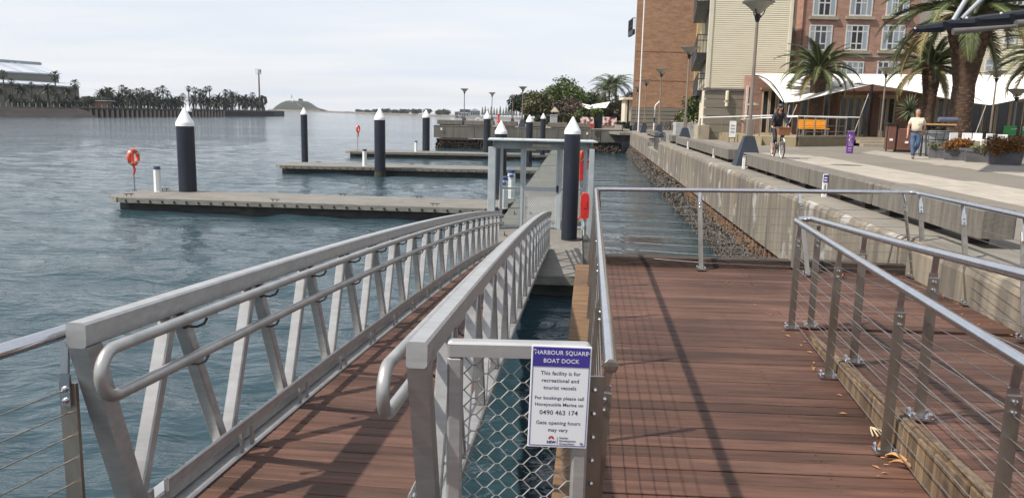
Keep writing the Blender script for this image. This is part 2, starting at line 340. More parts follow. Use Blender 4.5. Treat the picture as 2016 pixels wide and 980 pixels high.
M['frond_dry'] = leafmat('yellowing_frond', (.21, .165, .055), (.13, .10, .035), (.30, .23, .09), 1.2)
M['rachis'] = mat('frond_rachis', (.17, .17, .075), (.12, .12, .05), rough=.6)
M['wharfc'] = mat('dark_wharf_concrete', (.135, .128, .112), (.085, .08, .071), rough=.9, ns=.8, st=(2, 2, .5), det=7, world=True, bump=.3, bns=9, layers=(((.05, .047, .042), 1.4, (3, 3, .3), .55, .75, .6),))
M['leaf'] = leafmat('tree_leaf', (.082, .120, .028), (.040, .066, .017), (.14, .165, .045), .5)
M['leaf_olive'] = leafmat('olive_leaf', (.098, .098, .036), (.048, .054, .022), (.18, .115, .05), .7)
M['leaf_bare'] = leafmat('bare_twig', (.115, .090, .068), (.065, .052, .04), (.15, .12, .09), .7)
M['leaf_dark'] = leafmat('dark_leaf', (.030, .046, .024), (.018, .028, .016), (.05, .065, .03), .25)
M['leaf_far'] = leafmat('far_palm_leaf', (.060, .076, .052), (.038, .05, .037), (.10, .11, .065), .15)
M['shrub'] = leafmat('bronze_shrub', (.23, .095, .022), (.105, .060, .018), (.30, .16, .04), 2.5)
M['shrub_green'] = leafmat('grey_green_groundcover', (.13, .14, .06), (.07, .085, .032), (.20, .19, .09), 3)
M['yucca'] = leafmat('spiky_leaf', (.16, .185, .105), (.085, .11, .055), (.26, .26, .15), 2.5)
import numpy as np
# ---------------------------------------------------------------- levels
PZ, DZ, QZ = 0.45, 1.82, 2.22          # pontoon deck, boardwalk, promenade
def WX(y, off=0.0): return 3.58 + .0975 * y + off      # face of the sea wall
WRZ = -math.atan(.0975)
# ---------------------------------------------------------------- water
def water_mat():
    m = bpy.data.materials.new('harbour_water'); m.use_nodes = True
    nt = m.node_tree; N = nt.nodes; L = nt.links; b = N['Principled BSDF']
    b.inputs['Base Color'].default_value = (.022, .046, .058, 1); b.inputs['Roughness'].default_value = .07; b.inputs['IOR'].default_value = 1.33
    g = N.new('ShaderNodeNewGeometry')
    def nz(scale, st, rot, det, rough=.5):
        mp = N.new('ShaderNodeMapping'); mp.inputs['Scale'].default_value = st; mp.inputs['Rotation'].default_value = (0, 0, rot); L.new(g.outputs['Position'], mp.inputs[0])
        n = N.new('ShaderNodeTexNoise'); n.inputs['Scale'].default_value = scale; n.inputs['Detail'].default_value = det; n.inputs['Roughness'].default_value = rough; n.inputs['Distortion'].default_value = .6
        L.new(mp.outputs[0], n.inputs['Vector']); return n.outputs['Fac']
    a = nz(3.6, (.55, 1.3, 1), .25, 4); c = nz(.34, (.42, 1.4, 1), .1, 6, .62); p = nz(.03, (.35, 1.5, 1), .1, 4)
    b1 = N.new('ShaderNodeBump'); b1.inputs['Strength'].default_value = .8; b1.inputs['Distance'].default_value = .07; L.new(a, b1.inputs['Height'])
    b2 = N.new('ShaderNodeBump'); b2.inputs['Strength'].default_value = .5; b2.inputs['Distance'].default_value = .42; L.new(c, b2.inputs['Height']); L.new(b1.outputs[0], b2.inputs['Normal'])
    # gusts: patches of rougher and smoother water
    mr = N.new('ShaderNodeMapRange'); mr.inputs[1].default_value = .35; mr.inputs[2].default_value = .65; mr.inputs[3].default_value = .3; mr.inputs[4].default_value = .9; L.new(p, mr.inputs[0]); L.new(mr.outputs[0], b2.inputs['Strength'])
    # the sheltered basin between dock and wall is calmer
    sx = N.new('ShaderNodeSeparateXYZ'); L.new(g.outputs['Position'], sx.inputs[0])
    k = N.new('ShaderNodeMath'); k.operation = 'MULTIPLY_ADD'; k.inputs[1].default_value = -.078; L.new(sx.outputs[1], k.inputs[0]); L.new(sx.outputs[0], k.inputs[2])
    mr2 = N.new('ShaderNodeMapRange'); mr2.inputs[1].default_value = -.5; mr2.inputs[2].default_value = 1.2; mr2.inputs[3].default_value = .75; mr2.inputs[4].default_value = .09; L.new(k.outputs[0], mr2.inputs[0]); L.new(mr2.outputs[0], b1.inputs['Strength'])
    L.new(b2.outputs[0], b.inputs['Normal'])
    return m
def make_water():
    rs = [.6]
    while rs[-1] < 240: rs.append(rs[-1] * 1.0095 + .012)
    rs = np.array(rs)
    ang = np.concatenate([np.linspace(-62, 62, 400), np.linspace(62, 298, 60)[1:-1]]) * PI / 180
    na, nr = len(ang), len(rs)
    X = rs[:, None] * np.sin(ang)[None, :]; Y = rs[:, None] * np.cos(ang)[None, :]
    cell = np.maximum(np.gradient(rs)[:, None], rs[:, None] * (124 / 400 * PI / 180))
    rng = np.random.RandomState(3); Z = np.zeros_like(X)
    shelter = np.clip((X - .078 * Y + .6) / 1.6, 0, 1); amp = 1 - .86 * shelter
    for i in range(56):
        lam = .22 * (2.9 / .22) ** rng.rand(); th = rng.normal(1.25, .62); k = 2 * PI / lam
        w = np.clip((lam / cell - 2.2) / 2, 0, 1)
        ph = k * (X * math.cos(th) + Y * math.sin(th)) + rng.rand() * 6.28
        Z += w * .0044 * lam * (np.sin(ph) + .25 * np.sin(2 * ph + .6))
    Z *= amp
    Z *= np.clip((235 - rs) / 60, 0, 1)[:, None]
    v = np.stack([X, Y, Z], -1).reshape(-1, 3).tolist(); f = []
    v.append([0, 0, 0]); c0 = len(v) - 1
    for i in range(nr - 1):
        for j in range(na):
            j2 = (j + 1) % na; f.append((i*na + j, i*na + j2, (i+1)*na + j2, (i+1)*na + j))
    for j in range(na): f.append((c0, (j + 1) % na, j))
    o = len(v)
    for R in (900.0, 9000.0):
        for a in ang: v.append([R * math.sin(a), R * math.cos(a), 0])
    for j in range(na):
        j2 = (j + 1) % na; f.append(((nr-1)*na + j, (nr-1)*na + j2, o + j2, o + j)); f.append((o + j, o + j2, o + na + j2, o + na + j))
    f = [tuple(reversed(q)) for q in f]
    me = bpy.data.meshes.new('water'); me.from_pydata(v, [], f); me.materials.append(water_mat()); me.polygons.foreach_set('use_smooth', [True] * len(me.polygons)); me.update()
    return tag(put('water', me), kind='structure')
make_water()

# ---------------------------------------------------------------- promenade ground
g = MB()
fw = [(-8.3, 80.6), (10.9, 77.6)]
g.prism([(WX(-40, .9), -40), (160, -40), (160, 77), (WX(77, .9), 77)], 1.2, QZ)
struct('promenade', g, M['asphalt'])
g = MB(); g.prism([(10.9, 77.63), (160, 77.03), (420, 400), (60, 420), (4, 170), (3, 116), (-4.0, 108), (-7.3, 95), (-8.1, 81.5)], 1.3, QZ - .012)
struct('harbour_ground', g, M['asphalt'])
def band(name, off0, off1, y0, y1, matn='paver'):
    g = MB(); g.prism([(WX(y0, off0), y0), (WX(y0, off1), y0), (WX(y1, off1), y1), (WX(y1, off0), y1)], QZ - .05, QZ + .004); return g
# pale paved bands, slab by slab near, one sheet of slabs farther off
slab = MB(); slab.cbox((0, 0, 0), (.592, .292, .03), .006); slab_me = slab.mesh('paver', M['paver'])
def paver_band(pts_lo, pts_hi, budget, label):
    # polygon between two edge lines given as world points (lo nearer the water)
    root = MB(); poly = [(p.x, p.y) for p in pts_lo] + [(p.x, p.y) for p in reversed(pts_hi)]
    root.prism(poly, QZ - .04, QZ + .003)
    st = struct('pavement', root, M['concrete_top'])
    def inside(x, y):
        c = False; n = len(poly)
        for i in range(n):
            x1, y1 = poly[i]; x2, y2 = poly[(i+1) % n]
            if (y1 > y) != (y2 > y) and x < (x2 - x1) * (y - y1) / (y2 - y1) + x1: c = not c
        return c
    cells = []; cr, sr = math.cos(WRZ), math.sin(WRZ)
    xs = [p[0] for p in poly]; ys = [p[1] for p in poly]
    for i in range(-140, 160):
        for j in range(-30, 110):
            u = i * .3; v = j * .6 + (.3 if i % 2 else 0)
            x = WX(0) + u * cr - v * sr * 1; y = v * cr + u * sr
            if min(ys) < y < max(ys) and min(xs) < x < max(xs) and inside(x, y) and y > 6: cells.append((x * x + y * y, x, y))
    cells.sort(); far = MB()
    for k, (_, x, y) in enumerate(cells):
        z = QZ - .006 + random.uniform(-.0015, .0015)
        if k < budget: put('paver', slab_me, st, (x, y, z), WRZ + PI / 2)
        elif k < 2600: far.box((x, y, z), (.592, .292, .03), WRZ + PI / 2)
    if far.v: tag(far.build('paver_field', M['paver'], st), kind='stuff')
P2 = lambda *a: [at(x, y, QZ) for x, y in a]
loA = P2((1506, 303), (1616, 327), (1780, 360), (2016, 404), (2300, 462)); hiA = P2((1500, 301), (1616, 309), (1900, 357), (2016, 373), (2300, 415))
paver_band(loA, hiA, 170, '')
loB = P2((1698, 301), (1796, 317), (1846, 325), (2016, 347), (2200, 372)); hiB = P2((1728, 297), (1850, 311), (2016, 326), (2200, 345))
paver_band(loB, hiB, 60, '')
g = MB(); q = P2((1488, 287), (1500, 284), (1560, 288), (1586, 296), (1545, 297)); g.prism([(p.x, p.y) for p in q], QZ - .05, QZ + .0045); struct('paving_strip', g, M['concrete_top'])
g = MB(); q = P2((1366, 278), (1356, 268), (1406, 269), (1446, 288), (1424, 294)); g.prism([(p.x, p.y) for p in q], QZ - .05, QZ + .005); struct('paving_strip', g, M['concrete_top'])

# ---------------------------------------------------------------- sea wall
wall = thing('sea_wall', 'long stained concrete sea wall on rusty sheet piles crusted with oysters', 'wall')
def wall_part(y0, y1, z0, z1, th=.92, cap=True):
    f = MB(); n = max(1, int((y1 - y0) / 6)); e = .05
    for i in range(n):
        a = y0 + (y1 - y0) * i / n; b = y0 + (y1 - y0) * (i + 1) / n - .006
        # face with a rounded arris
        pr = [(0, z0), (0, z1 - .09), (.02, z1 - .035), (.06, z1 - .004), (th, z1 - .004), (th, z0)]
        m = len(pr); vs = [(WX(a, p), a, z) for p, z in pr] + [(WX(b, p), b, z) for p, z in pr]
        f.add(vs, [tuple(range(m)), tuple(range(2*m-1, m-1, -1))] + [(k, k + m, (k+1) % m + m, (k+1) % m) for k in range(m)])
    f.build('wall_face', M['wall'], wall)
    if cap:
        f = MB(); f.prism([(WX(y0, .075), y0), (WX(y0, th), y0), (WX(y1, th), y1), (WX(y1, .075), y1)], z1 - .05, z1 + .004); f.build('capping', M['concrete_top'], wall)
wall_part(8.95, 42.4, .98, QZ); wall_part(42.41, 50.5, .98, 1.72); wall_part(50.51, 77.5, .98, QZ)
f = MB(); f.prism([(WX(42.4, .45), 42.4), (WX(42.4, .93), 42.4), (WX(50.5, .93), 50.5), (WX(50.5, .45), 50.5)], 1.6, QZ - .01); f.build('step_back_wall', M['wall'], wall)
f = MB()
pr = [(.02, 1.2), (.02, 2.11), (.045, 2.18), (.10, 2.212), (.95, 2.212), (.95, 1.2)]; m = 6
f.add([(WX(-6, p), -6, z) for p, z in pr] + [(WX(8.94, p), 8.94, z) for p, z in pr], [tuple(range(m)), tuple(range(2*m-1, m-1, -1))] + [(k, k + m, (k+1) % m + m, (k+1) % m) for k in range(m)])
f.build('wall_face', M['wall'], wall)
f = MB(); f.prism([(WX(-6, .11), -6), (WX(-6, .95), -6), (WX(8.94, .95), 8.94), (WX(8.94, .11), 8.94)], QZ - .05, QZ + .003); f.build('capping', M['concrete_top'], wall)
# corrugated sheet piles
sp = MB(); prof = [(-.21, .14), (-.12, .14), (-.07, .02), (.07, .02), (.12, .14), (.21, .14)]
n = len(prof); sp.add([(o, s, -.8) for s, o in prof] + [(o, s, 1.02) for s, o in prof], [(i, i + 1, i + 1 + n, i + n) for i in range(n - 1)]); sp_me = sp.mesh('sheet_pile', M['rust'])
y = 8.0
while y < 77.3: put('sheet_pile', sp_me, wall, (WX(y, .06), y, 0), WRZ); y += .42
# oysters: thousands of broken shells standing off the piles
rng = random.Random(5); oy = MB()
for i in range(30000):
    y = 9 + 67 * rng.random() ** 2.0
    z = rng.uniform(-.12, .62) if rng.random() < .88 else rng.uniform(.5, .86)
    taper = .12 + .20 * (1 - max(0, z) / .9)
    if z > .55 and rng.random() < .45 + .5 * math.sin(y * 15): continue
    out = taper * rng.uniform(.55, 1.05)
    c = Vector((WX(y, .10 - out), y, z)); s = rng.uniform(.016, .045) * (1 + .9 * (y > 30))
    d = Vector((-rng.uniform(.2, 1), rng.uniform(-1, 1), rng.uniform(-.5, 1))).normalized() * s * 1.3
    e = Vector((rng.uniform(-1, 1), rng.uniform(-1, 1), rng.uniform(-1, 1))).normalized() * s
    h = d.cross(e).normalized() * s * .55
    oy.add([c - e, c + e * .8, c + d, c - d * .7 + h, c + h * 1.2 + d * .3], [(0, 1, 2), (0, 4, 1), (1, 4, 2), (2, 4, 0), (0, 3, 4), (3, 1, 4)])
tag(oy.build('oyster_crust', M['oyster'], wall), kind='stuff')
ob = MB(); NY = 260
vs = []
for i in range(NY + 1):
    y = 9 + 68 * (i / NY)
    for j in range(9):
        z = -.5 + 1.12 * j / 8; o = .02 - (.12 + .14 * (1 - max(0, z) / .9)) * .6 + rng.uniform(-.05, .05); vs.append((WX(y, o if j < 8 else .2), y, z + (rng.uniform(-.12, .10) if j == 7 else 0)))
ob.add(vs, [(i*9 + j, (i+1)*9 + j, (i+1)*9 + j + 1, i*9 + j + 1) for i in range(NY) for j in range(8)])
tag(ob.build('oyster_bed', M['oyster'], wall), kind='stuff')

# ---------------------------------------------------------------- boardwalk
def lrail_x(y): return .077 + .0963 * y        # railing line on the water side
def row_x(y): return 2.305 + .147 * (y - 6.24)   # lower rail row between deck and ramp
deck = tag(MB().box((1.6, 3.5, DZ - .33), (.16, 10.6, .2), -.1).box((.55, 3.6, DZ - .33), (.16, 10.4, .2), -.096).box((2.9, 7.6, DZ - .33), (.16, 2.6, .2), -.096).build('boardwalk', M['dark_timber']), kind='structure')
pit = .1335; dl = -.04; y = -1.2; k = 0
def plank(name, x0, x1, y, z, m, parent, w=.1225, th=.035, sl=dl):
    b = MB(); c = ((x0 + x1) / 2, 0, 0); L_ = x1 - x0
    ch = .004; pr = [(-w/2, -th), (-w/2, -ch), (-w/2 + ch, 0), (w/2 - ch, 0), (w/2, -ch), (w/2, -th)]
    n = 6; b.add([(-L_/2, p, q) for p, q in pr] + [(L_/2, p, q) for p, q in pr], [tuple(range(n)), tuple(range(2*n-1, n-1, -1))] + [(i, i + n, (i+1) % n + n, (i+1) % n) for i in range(n)])
    return b.build(name, m, parent, (c[0], y + sl * (c[0] - 1.5), z), math.atan(sl))
while y < 8.93:
    x0 = lrail_x(y) + .012; x1 = (row_x(y) + .085) if y < 6.32 else WX(y, .0)
    jit = random.uniform(-.0022, .0022)
    if y > 6.4 and k % 3 == 0:
        xm = random.uniform(2.2, 3.2); plank('plank', x0, xm - .003, y, DZ + jit, M['deck'], deck); plank('plank', xm + .003, x1, y, DZ + jit, M['deck'], deck)
    else: plank('plank', x0, x1, y, DZ + jit, M['deck'], deck)
    y += pit + random.uniform(-.0015, .002); k += 1
DECK_END = y
# far kerb of dark sleepers
kb = MB()
for (a, b) in (((1190, 521), (1378, 527)), ((1386, 527), (1557, 531)), ((1566, 531), (1790, 541))):
    A = at(*a, DZ); B = at(*b, DZ); mb = MB(); mb.cbox((0, 0, 0), ((B - A).length, .11, .11), .012)
    c = (A + B) / 2; mb.build('kerb_sleeper', M['dark_timber'], deck, (c.x, c.y + .06, DZ + .055), math.atan2(B.y - A.y, B.x - A.x))
# screw heads in rows over the joists
sw = MB(); yy = -1.2
while yy < DECK_END - .05:
    for k, fx in enumerate((.10, .62, 1.14, 1.66, 2.18)):
        x = lrail_x(yy) + fx
        if x > (row_x(yy) - .05 if yy < 6.3 else WX(yy, -.1)): continue
        for o in (-.036, .036): sw.lathe([(.0045, 0), (.0045, .0012)], (x + random.uniform(-.006, .006), yy + o + dl * (x - 1.5), DZ + .0012), 6)
    yy += pit + .00025
tag(sw.build('screw_head', M['dark_metal'], deck), kind='stuff')
# golden edge timbers on the water side
y = 1.0
while y < 8.6:
    l = random.uniform(.28, .5); mb = MB(); mb.cbox((0, 0, 0), (.17, l - .008, .09), .008)
    mb.build('edge_timber', M['deck_edge'], deck, (lrail_x(y + l/2) - .105, y + l/2, DZ - .035 + random.uniform(-.004, .004)), -.096); y += l
fb = MB()
for yy in (2.4, 4.4, 6.4, 8.4): fb.tube([(lrail_x(yy) + .1, yy, -1), (lrail_x(yy) + .1, yy, DZ - .4)], .15, 12)
for yy in (5.4, 8.3): fb.tube([(2.6, yy, -1), (2.6, yy, DZ - .4)], .15, 12)
fb.build('support_post', M['dark_timber'], deck)
# ramp beside it
ramp = tag(MB().box((2.9, 2.6, DZ - .2), (.14, 7.0, .16), -.1, ).build('ramp', M['dark_timber']), kind='structure')
def ramp_z(y): return DZ + max(0, 6.24 - y) * .072
y = -1.0
while y < 6.22:
    x0 = row_x(y) + .095; x1 = WX(y, .02)
    p = plank('plank', x0, x1, y, ramp_z(y), M['deck'], ramp); p.rotation_euler = (-.072, 0, math.atan(dl)); y += pit
# upright boards closing the step between deck and ramp
y = 5.75
while y > -.8:
    h = ramp_z(y) - DZ
    w = random.uniform(.10, .13); mb = MB(); mb.cbox((0, 0, h / 2), (.03, w - .006, h + .01), .004)
    mb.build('retaining_board', M['retaining'], ramp, (row_x(y) + .075 + random.uniform(-.004, .004), y, DZ - .006), -.147)
    y -= w
y = 5.9
while y > -.6:
    l = random.uniform(.35, .6); mb = MB(); mb.cbox((0, 0, 0), (.05, l - .006, .022), .005); o = mb.build('edge_timber', M['retaining'], ramp, (row_x(y - l/2) + .098, y - l/2, ramp_z(y - l/2) + .009)); o.rotation_euler = (-.072, 0, -.147); y -= l
# landing where the gangway starts
land = tag(MB().box((-.6, .2, 1.7), (1.9, .14, .16)).build('landing', M['dark_timber']), kind='structure')
y = -1.2
while y < 2.25: plank('plank', -1.52, lrail_x(y) - .22, y, 1.87, M['deck'], land); y += pit

# ---------------------------------------------------------------- railings
def rail_bends(pts, r, steps=5):      # round the corners of a polyline
    pts = [Vector(p) for p in pts]; out = [pts[0]]
    for i in range(1, len(pts) - 1):
        a = (pts[i-1] - pts[i]); b = (pts[i+1] - pts[i]); d = min(r, a.length * .45, b.length * .45); p0 = pts[i] + a.normalized() * d; p1 = pts[i] + b.normalized() * d
        for k in range(steps + 1):
            t = k / steps; out.append((1-t)**2 * p0 + 2*t*(1-t) * pts[i] + t*t * p1)
    out.append(pts[-1]); return out
def rail_post(parent, base, top, face, plate=True, w=.051, neck=(0, 0), bolts=2, cross=True):
    # flat stainless post; face = direction along the fence
    base = Vector(base); top = Vector(top); f = Vector((face[0], face[1], 0)).normalized(); sd = Vector((-f.y, f.x, 0))
    ax = (top - base)
    b = MB(); hd = base + ax * .86
    wd = f if cross else sd
    b.bar(base, hd, w, .012, up=wd)
    p = b.build('post', M['steel_dull'], parent)
    n = MB(); n.bar(hd - ax.normalized() * .08 + wd * .0112, hd + ax * .03 + wd * .0112, .04, .010, up=wd); n.bar(hd + ax * .03 + wd * .011, top + Vector((neck[0], neck[1], -.012)), .03, .010, up=wd); n.build('bracket', M['steel'], p)
    bt = MB()
    for k in range(bolts): bt.sphere(hd - ax.normalized() * (.02 + .04 * k) - wd * .009, .011, 8, 5); bt.sphere(hd - ax.normalized() * (.02 + .04 * k) + wd * .018, .011, 8, 5)
    if plate:
        pl = MB(); pl.box(base + Vector((0, 0, .008)), (.095, .11, .012), math.atan2(f.y, f.x)); pl.build('base_plate', M['steel'], p)
        for q in (-1, 1): bt.lathe([(.012, 0), (.012, .022), (.006, .03)], base + Vector((0, 0, .012)) + f * .035 * q + sd * .04 * q, 8); bt.lathe([(.012, 0), (.012, .022), (.006, .03)], base + Vector((0, 0, .012)) - f * .035 * q + sd * .04 * q, 8)
    tag(bt.build('bolt', M['steel'], p), kind='stuff')
    return p
def wires(parent, pts, n=8, z0=.09, z1=.78, r=.0026):
    for k in range(n):
        t = z0 + (z1 - z0) * k / (n - 1)
        q = [a.lerp(b, t) for a, b in pts]
        MB().tube(q, r, 5).build('wire', M['wire'], parent)
H = .86
# 1: water side, far end and along the wall
rl = thing('railing', 'stainless cable railing round the far end of the red boardwalk', 'railing')
TZ = 2.68
c0 = Vector((lrail_x(2.52) + .02, 2.52, TZ)); c1 = Vector((.944, 8.98, TZ)); c2 = ay(1800, 379, 8.9); c3 = ay(2016, 426, 6.45); c4 = c3 + (c3 - c2) * 1.2; 
top = rail_bends([c0, c1, c2, c3, c4], .12)
MB().tube(top, .0245, 14).build('top_rail', M['steel'], rl, smooth=True)
MB().sphere(c0 + Vector((0, -.002, 0)), (.0255, .004, .0255), 14, 6).build('end_cap', M['steel_dull'], rl)
lp = []
for yy in (2.62, 3.86, 5.12, 6.38, 7.64, 8.84):
    b = Vector((lrail_x(yy) - .03, yy, DZ - .02)); t = Vector((lrail_x(yy) + .012, yy, TZ - .01)); lp.append((b, t)); rail_post(rl, b, t, (.096, 1), plate=False, neck=(.01, 0))
wires(rl, lp)
ep = MB(); ep.bar(Vector((lrail_x(2.5) - .032, 2.5, DZ - .3)), Vector((lrail_x(2.5) - .032, 2.5, TZ - .03)), .062, .011, up=(0, 1, 0)); e = ep.build('end_plate', M['steel_dull'], rl)
sb = MB()
for k in range(9): sb.sphere((lrail_x(2.5) - .032, 2.489, TZ - .075 - .083 * k), (.0085, .007, .0085), 10, 6)
tag(sb.build('stud', M['steel'], e), kind='stuff')
fp = []
for (bx, by) in ((1172, 512), (1380, 531), (1590, 542), (1797, 546)):
    b = at(bx, by, DZ + .01); fr = (b.x - c1.x) / (c2.x - c1.x); t = c1.lerp(c2, min(max(fr, .012), .99)); fp.append((b, t)); rail_post(rl, b, t + Vector((0, 0, -.01)), (1, 0), plate=(bx != 1172), cross=(bx == 1797))
wires(rl, fp)
wp = []
for (bx, by, tt) in ((1818, 546, .07), (1905, 600, .52), (2016, 668, 1.0)):
    b = at(bx, by, DZ + .01) if tt < .9 else at(bx, by, ramp_z(5.6)); t = c2.lerp(c3, tt); wp.append((b, t)); rail_post(rl, b, t, tuple((c3 - c2).xy))
wp.append((wp[-1][0] + (wp[-1][0] - wp[-2][0]) * 1.1 + Vector((0, 0, .08)), c2.lerp(c3, 2.1)))
wires(rl, wp)
# 2: the rail that doubles back between deck and ramp
rb = thing('railing', 'stainless cable railing bending back on itself between boardwalk and ramp', 'railing')
tl = [Vector((row_x(y), y, 2.70)) for y in (-.5, 1.2, 3.0, 6.3)]; tr = [Vector((row_x(y) + .16, y, 2.70 + (6.24 - y) * .072)) for y in (6.25, 4.4, 3.0, 1.2, -.5)]
loop = rail_bends([tl[0], tl[1], tl[2], Vector((row_x(6.3) - .01, 6.36, 2.705)), Vector((row_x(6.3) + .15, 6.44, 2.71)), tr[1], tr[2], tr[3], tr[4]], .14)
MB().tube(loop, .0245, 14).build('top_rail', M['steel'], rb, smooth=True)
A = []; B = []
for yy in (6.24, 5.01, 3.82, 2.63, 1.4):
    b = Vector((row_x(yy), yy, DZ + .004)); t = Vector((row_x(yy), yy, 2.69)); A.append((b, t)); rail_post(rb, b, t, (.147, 1))
    y2 = yy + .0; b = Vector((row_x(y2) + .165, y2 + .02, ramp_z(y2) + .016)); t = Vector((row_x(y2) + .16, y2 + .02, 2.69 + (6.24 - y2) * .072)); B.append((b, t)); rail_post(rb, b, t, (.147, 1))
wires(rb, A); wires(rb, B)
# 3: left of the gangway
r3 = thing('railing', 'short stainless cable railing at the lower left beside the gangway end post', 'railing')
p0 = at(150, 646, 2.755); p1 = at(0, 692, 2.755); d = (p1 - p0); p2 = p0 + d * 5
MB().tube([p0, p2], .0245, 14).build('top_rail', M['steel'], r3, smooth=True)
pp = []
for t in (.16, 4.6):
    q = p0 + d * t; b = Vector((q.x - .01, q.y, 1.6)); tt = Vector((q.x, q.y, 2.74)); pp.append((b, tt)); rail_post(r3, b, tt, tuple(d.xy), plate=False, w=.07)
wires(r3, pp, 11, .1, .84)
# ---------------------------------------------------------------- gangway
gw = thing('gangway', 'long aluminium truss gangway with brown plank deck running down to the floating dock', 'gangway')
GL0, GL1 = Vector((-1.418, 2.47, 2.800)), Vector((-.284, 17.7, 1.335)); GR0, GR1 = Vector((-.292, 2.37, 2.792)), Vector((.859, 17.9, 1.335))
GLEN = (GL1 - GL0).length
def gp(side, s, up=0.0, inn=0.0):       # side 0 left, 1 right; s metres along; up from rail top; inn towards the middle
    a, b = (GL0, GL1) if side == 0 else (GR0, GR1); t = s / GLEN
    p = a.lerp(b, t); p.z += .119 * 4 * t * (1 - t) + up
    d = (GR0 - GL0).normalized() * (inn if side == 0 else -inn); return p + d
ts = [GLEN * i / 30 for i in range(31)]
def chord(side, up, w, h, s0=0, inn=0, s1=None):
    q = [gp(side, s, up, inn) for s in [s0] + [t for t in ts if t > s0 + .05 and t < (s1 or GLEN)] + [s1 or GLEN]]; vs = []; fs = []; ch = .008
    x, y = w / 2, h / 2; ring = [(-x + ch, -y), (x - ch, -y), (x, -y + ch), (x, y - ch), (x - ch, y), (-x + ch, y), (-x, y - ch), (-x, -y + ch)]; n = 8
    for i, p in enumerate(q):
        t = (q[min(i+1, len(q)-1)] - q[max(i-1, 0)]).normalized(); sd = t.cross(Vector((0, 0, 1))).normalized(); u = sd.cross(t)
        vs += [p + sd * a + u * b for a, b in ring]
    for i in range(len(q) - 1): fs += [(i*n + k, i*n + (k+1) % n, (i+1)*n + (k+1) % n, (i+1)*n + k) for k in range(n)]
    fs += [tuple(range(n-1, -1, -1)), tuple(range((len(q)-1)*n, len(q)*n))]
    return MB().add(vs, fs)
for sd in (0, 1):
    chord(sd, -.0425, .068, .085).build('top_chord', M['alu'], gw)
    chord(sd, -.80, .07, .06, .24).build('bottom_chord', M['alu'], gw)
    chord(sd, -.842, .10, .022, .24, .045).build('deck_kerb', M['alu'], gw)
    chord(sd, -.70, .014, .06, .34, .095).build('kick_rail', M['alu'], gw)
    # end post and warren bracing
    b = MB(); ww = .033; b.add([gp(sd, s, u, i) for u, s0 in ((-.083, .002), (-.90, .27)) for s, i in ((s0, -ww), (s0, ww), (s0 + .086, ww), (s0 + .086, -ww))], [(0, 1, 2, 3), (7, 6, 5, 4), (0, 4, 5, 1), (1, 5, 6, 2), (2, 6, 7, 3), (3, 7, 4, 0)]); b.build('end_post', M['alu'], gw)
    k = 0
    while True:
        tT = .63 + .8 * k; tB = .24 + .8 * k
        if tT > GLEN - .1: break
        for s0, s1 in ((tB, tT), (tB + .8, tT)):
            if s0 > GLEN: continue
            a = gp(sd, s0 + (.035 if s0 < s1 else -.035), -.775); c = gp(sd, s1 + (-.04 if s0 < s1 else .04), -.085)
            MB().bar(a, c, .055, .06, up=(0, 1, 0), ch=.006).build('brace', M['alu'], gw)
        st = MB(); p = gp(sd, tB, -.845, .085); p2 = gp(sd, tB, -.68, .085); st.bar(p, p2, .012, .03, up=(0, 1, 0)); p = gp(sd, tB + .12, -.845, .085); p2 = gp(sd, tB + .12, -.68, .085); st.bar(p, p2, .012, .03, up=(0, 1, 0)); tag(st.build('kick_rail_stay', M['alu'], gw), kind='stuff')
        for u, uu in ((-.095, -.15), (-.255, -.315)):
            br = MB(); a = gp(sd, tT + .04, u - .05, .03); c = gp(sd, tT + .06, u - .055, .065); e = gp(sd, tT + .09, u - .02, .098); br.tube([a, c, gp(sd, tT + .08, u - .045, .088), e], .006, 6); br.box(gp(sd, tT + .035, u - .045, .03), (.014, .026, .026)); br.build('handrail_bracket', M['dark_metal'], gw)
        k += 1
    # double handrail ending in a round loop
    q = []
    up_, lo_ = -.088, -.252
    for s in [GLEN - .3 - (GLEN - .35) * i / 24 for i in range(25)]: q.append(gp(sd, s, up_, .10))
    mid, r = (up_ + lo_) / 2, (up_ - lo_) / 2
    s_end = .05
    for i in range(0, 13):
        a = PI * i / 12; q.append(gp(sd, s_end - math.sin(a) * r * 1.05 - (0.0), mid + math.cos(a) * r, .10))
    for s in [.05 + (GLEN - .35) * i / 24 for i in range(25)]: q.append(gp(sd, s, lo_, .10))
    MB().tube(q, .0215, 12).build('handrail', M['alu_tube'], gw, smooth=True)
# deck planks of the gangway
s = .1; pk = MB(); w = .118
Lw = (GR0 - GL0).length - .075; ch = .004
pr = [(-w/2, -.03), (-w/2, -ch), (-w/2 + ch, 0), (w/2 - ch, 0), (w/2, -ch), (w/2, -.03)]
pk.add([(-Lw/2, p, q) for p, q in pr] + [(Lw/2, p, q) for p, q in pr], [tuple(range(6)), tuple(range(11, 5, -1))] + [(i, i + 6, (i+1) % 6 + 6, (i+1) % 6) for i in range(6)]); pk_me = pk.mesh('plank', M['deck'])
gang = math.atan2((GR0 - GL0).y, (GR0 - GL0).x)
while s < GLEN:
    a = gp(0, s, -.846); b = gp(1, s, -.846); c = (a + b) / 2; a2 = gp(0, s + .1, -.846)
    o = put('plank', pk_me, gw, c); o.rotation_euler = (math.atan2(a2.z - a.z, .1), 0, gang + .0); s += .1235
for k in range(8):
    s = .5 + k * 2.1; MB().bar(gp(0, s, -.93), gp(1, s, -.93), .06, .08).build('cross_beam', M['alu'], gw)

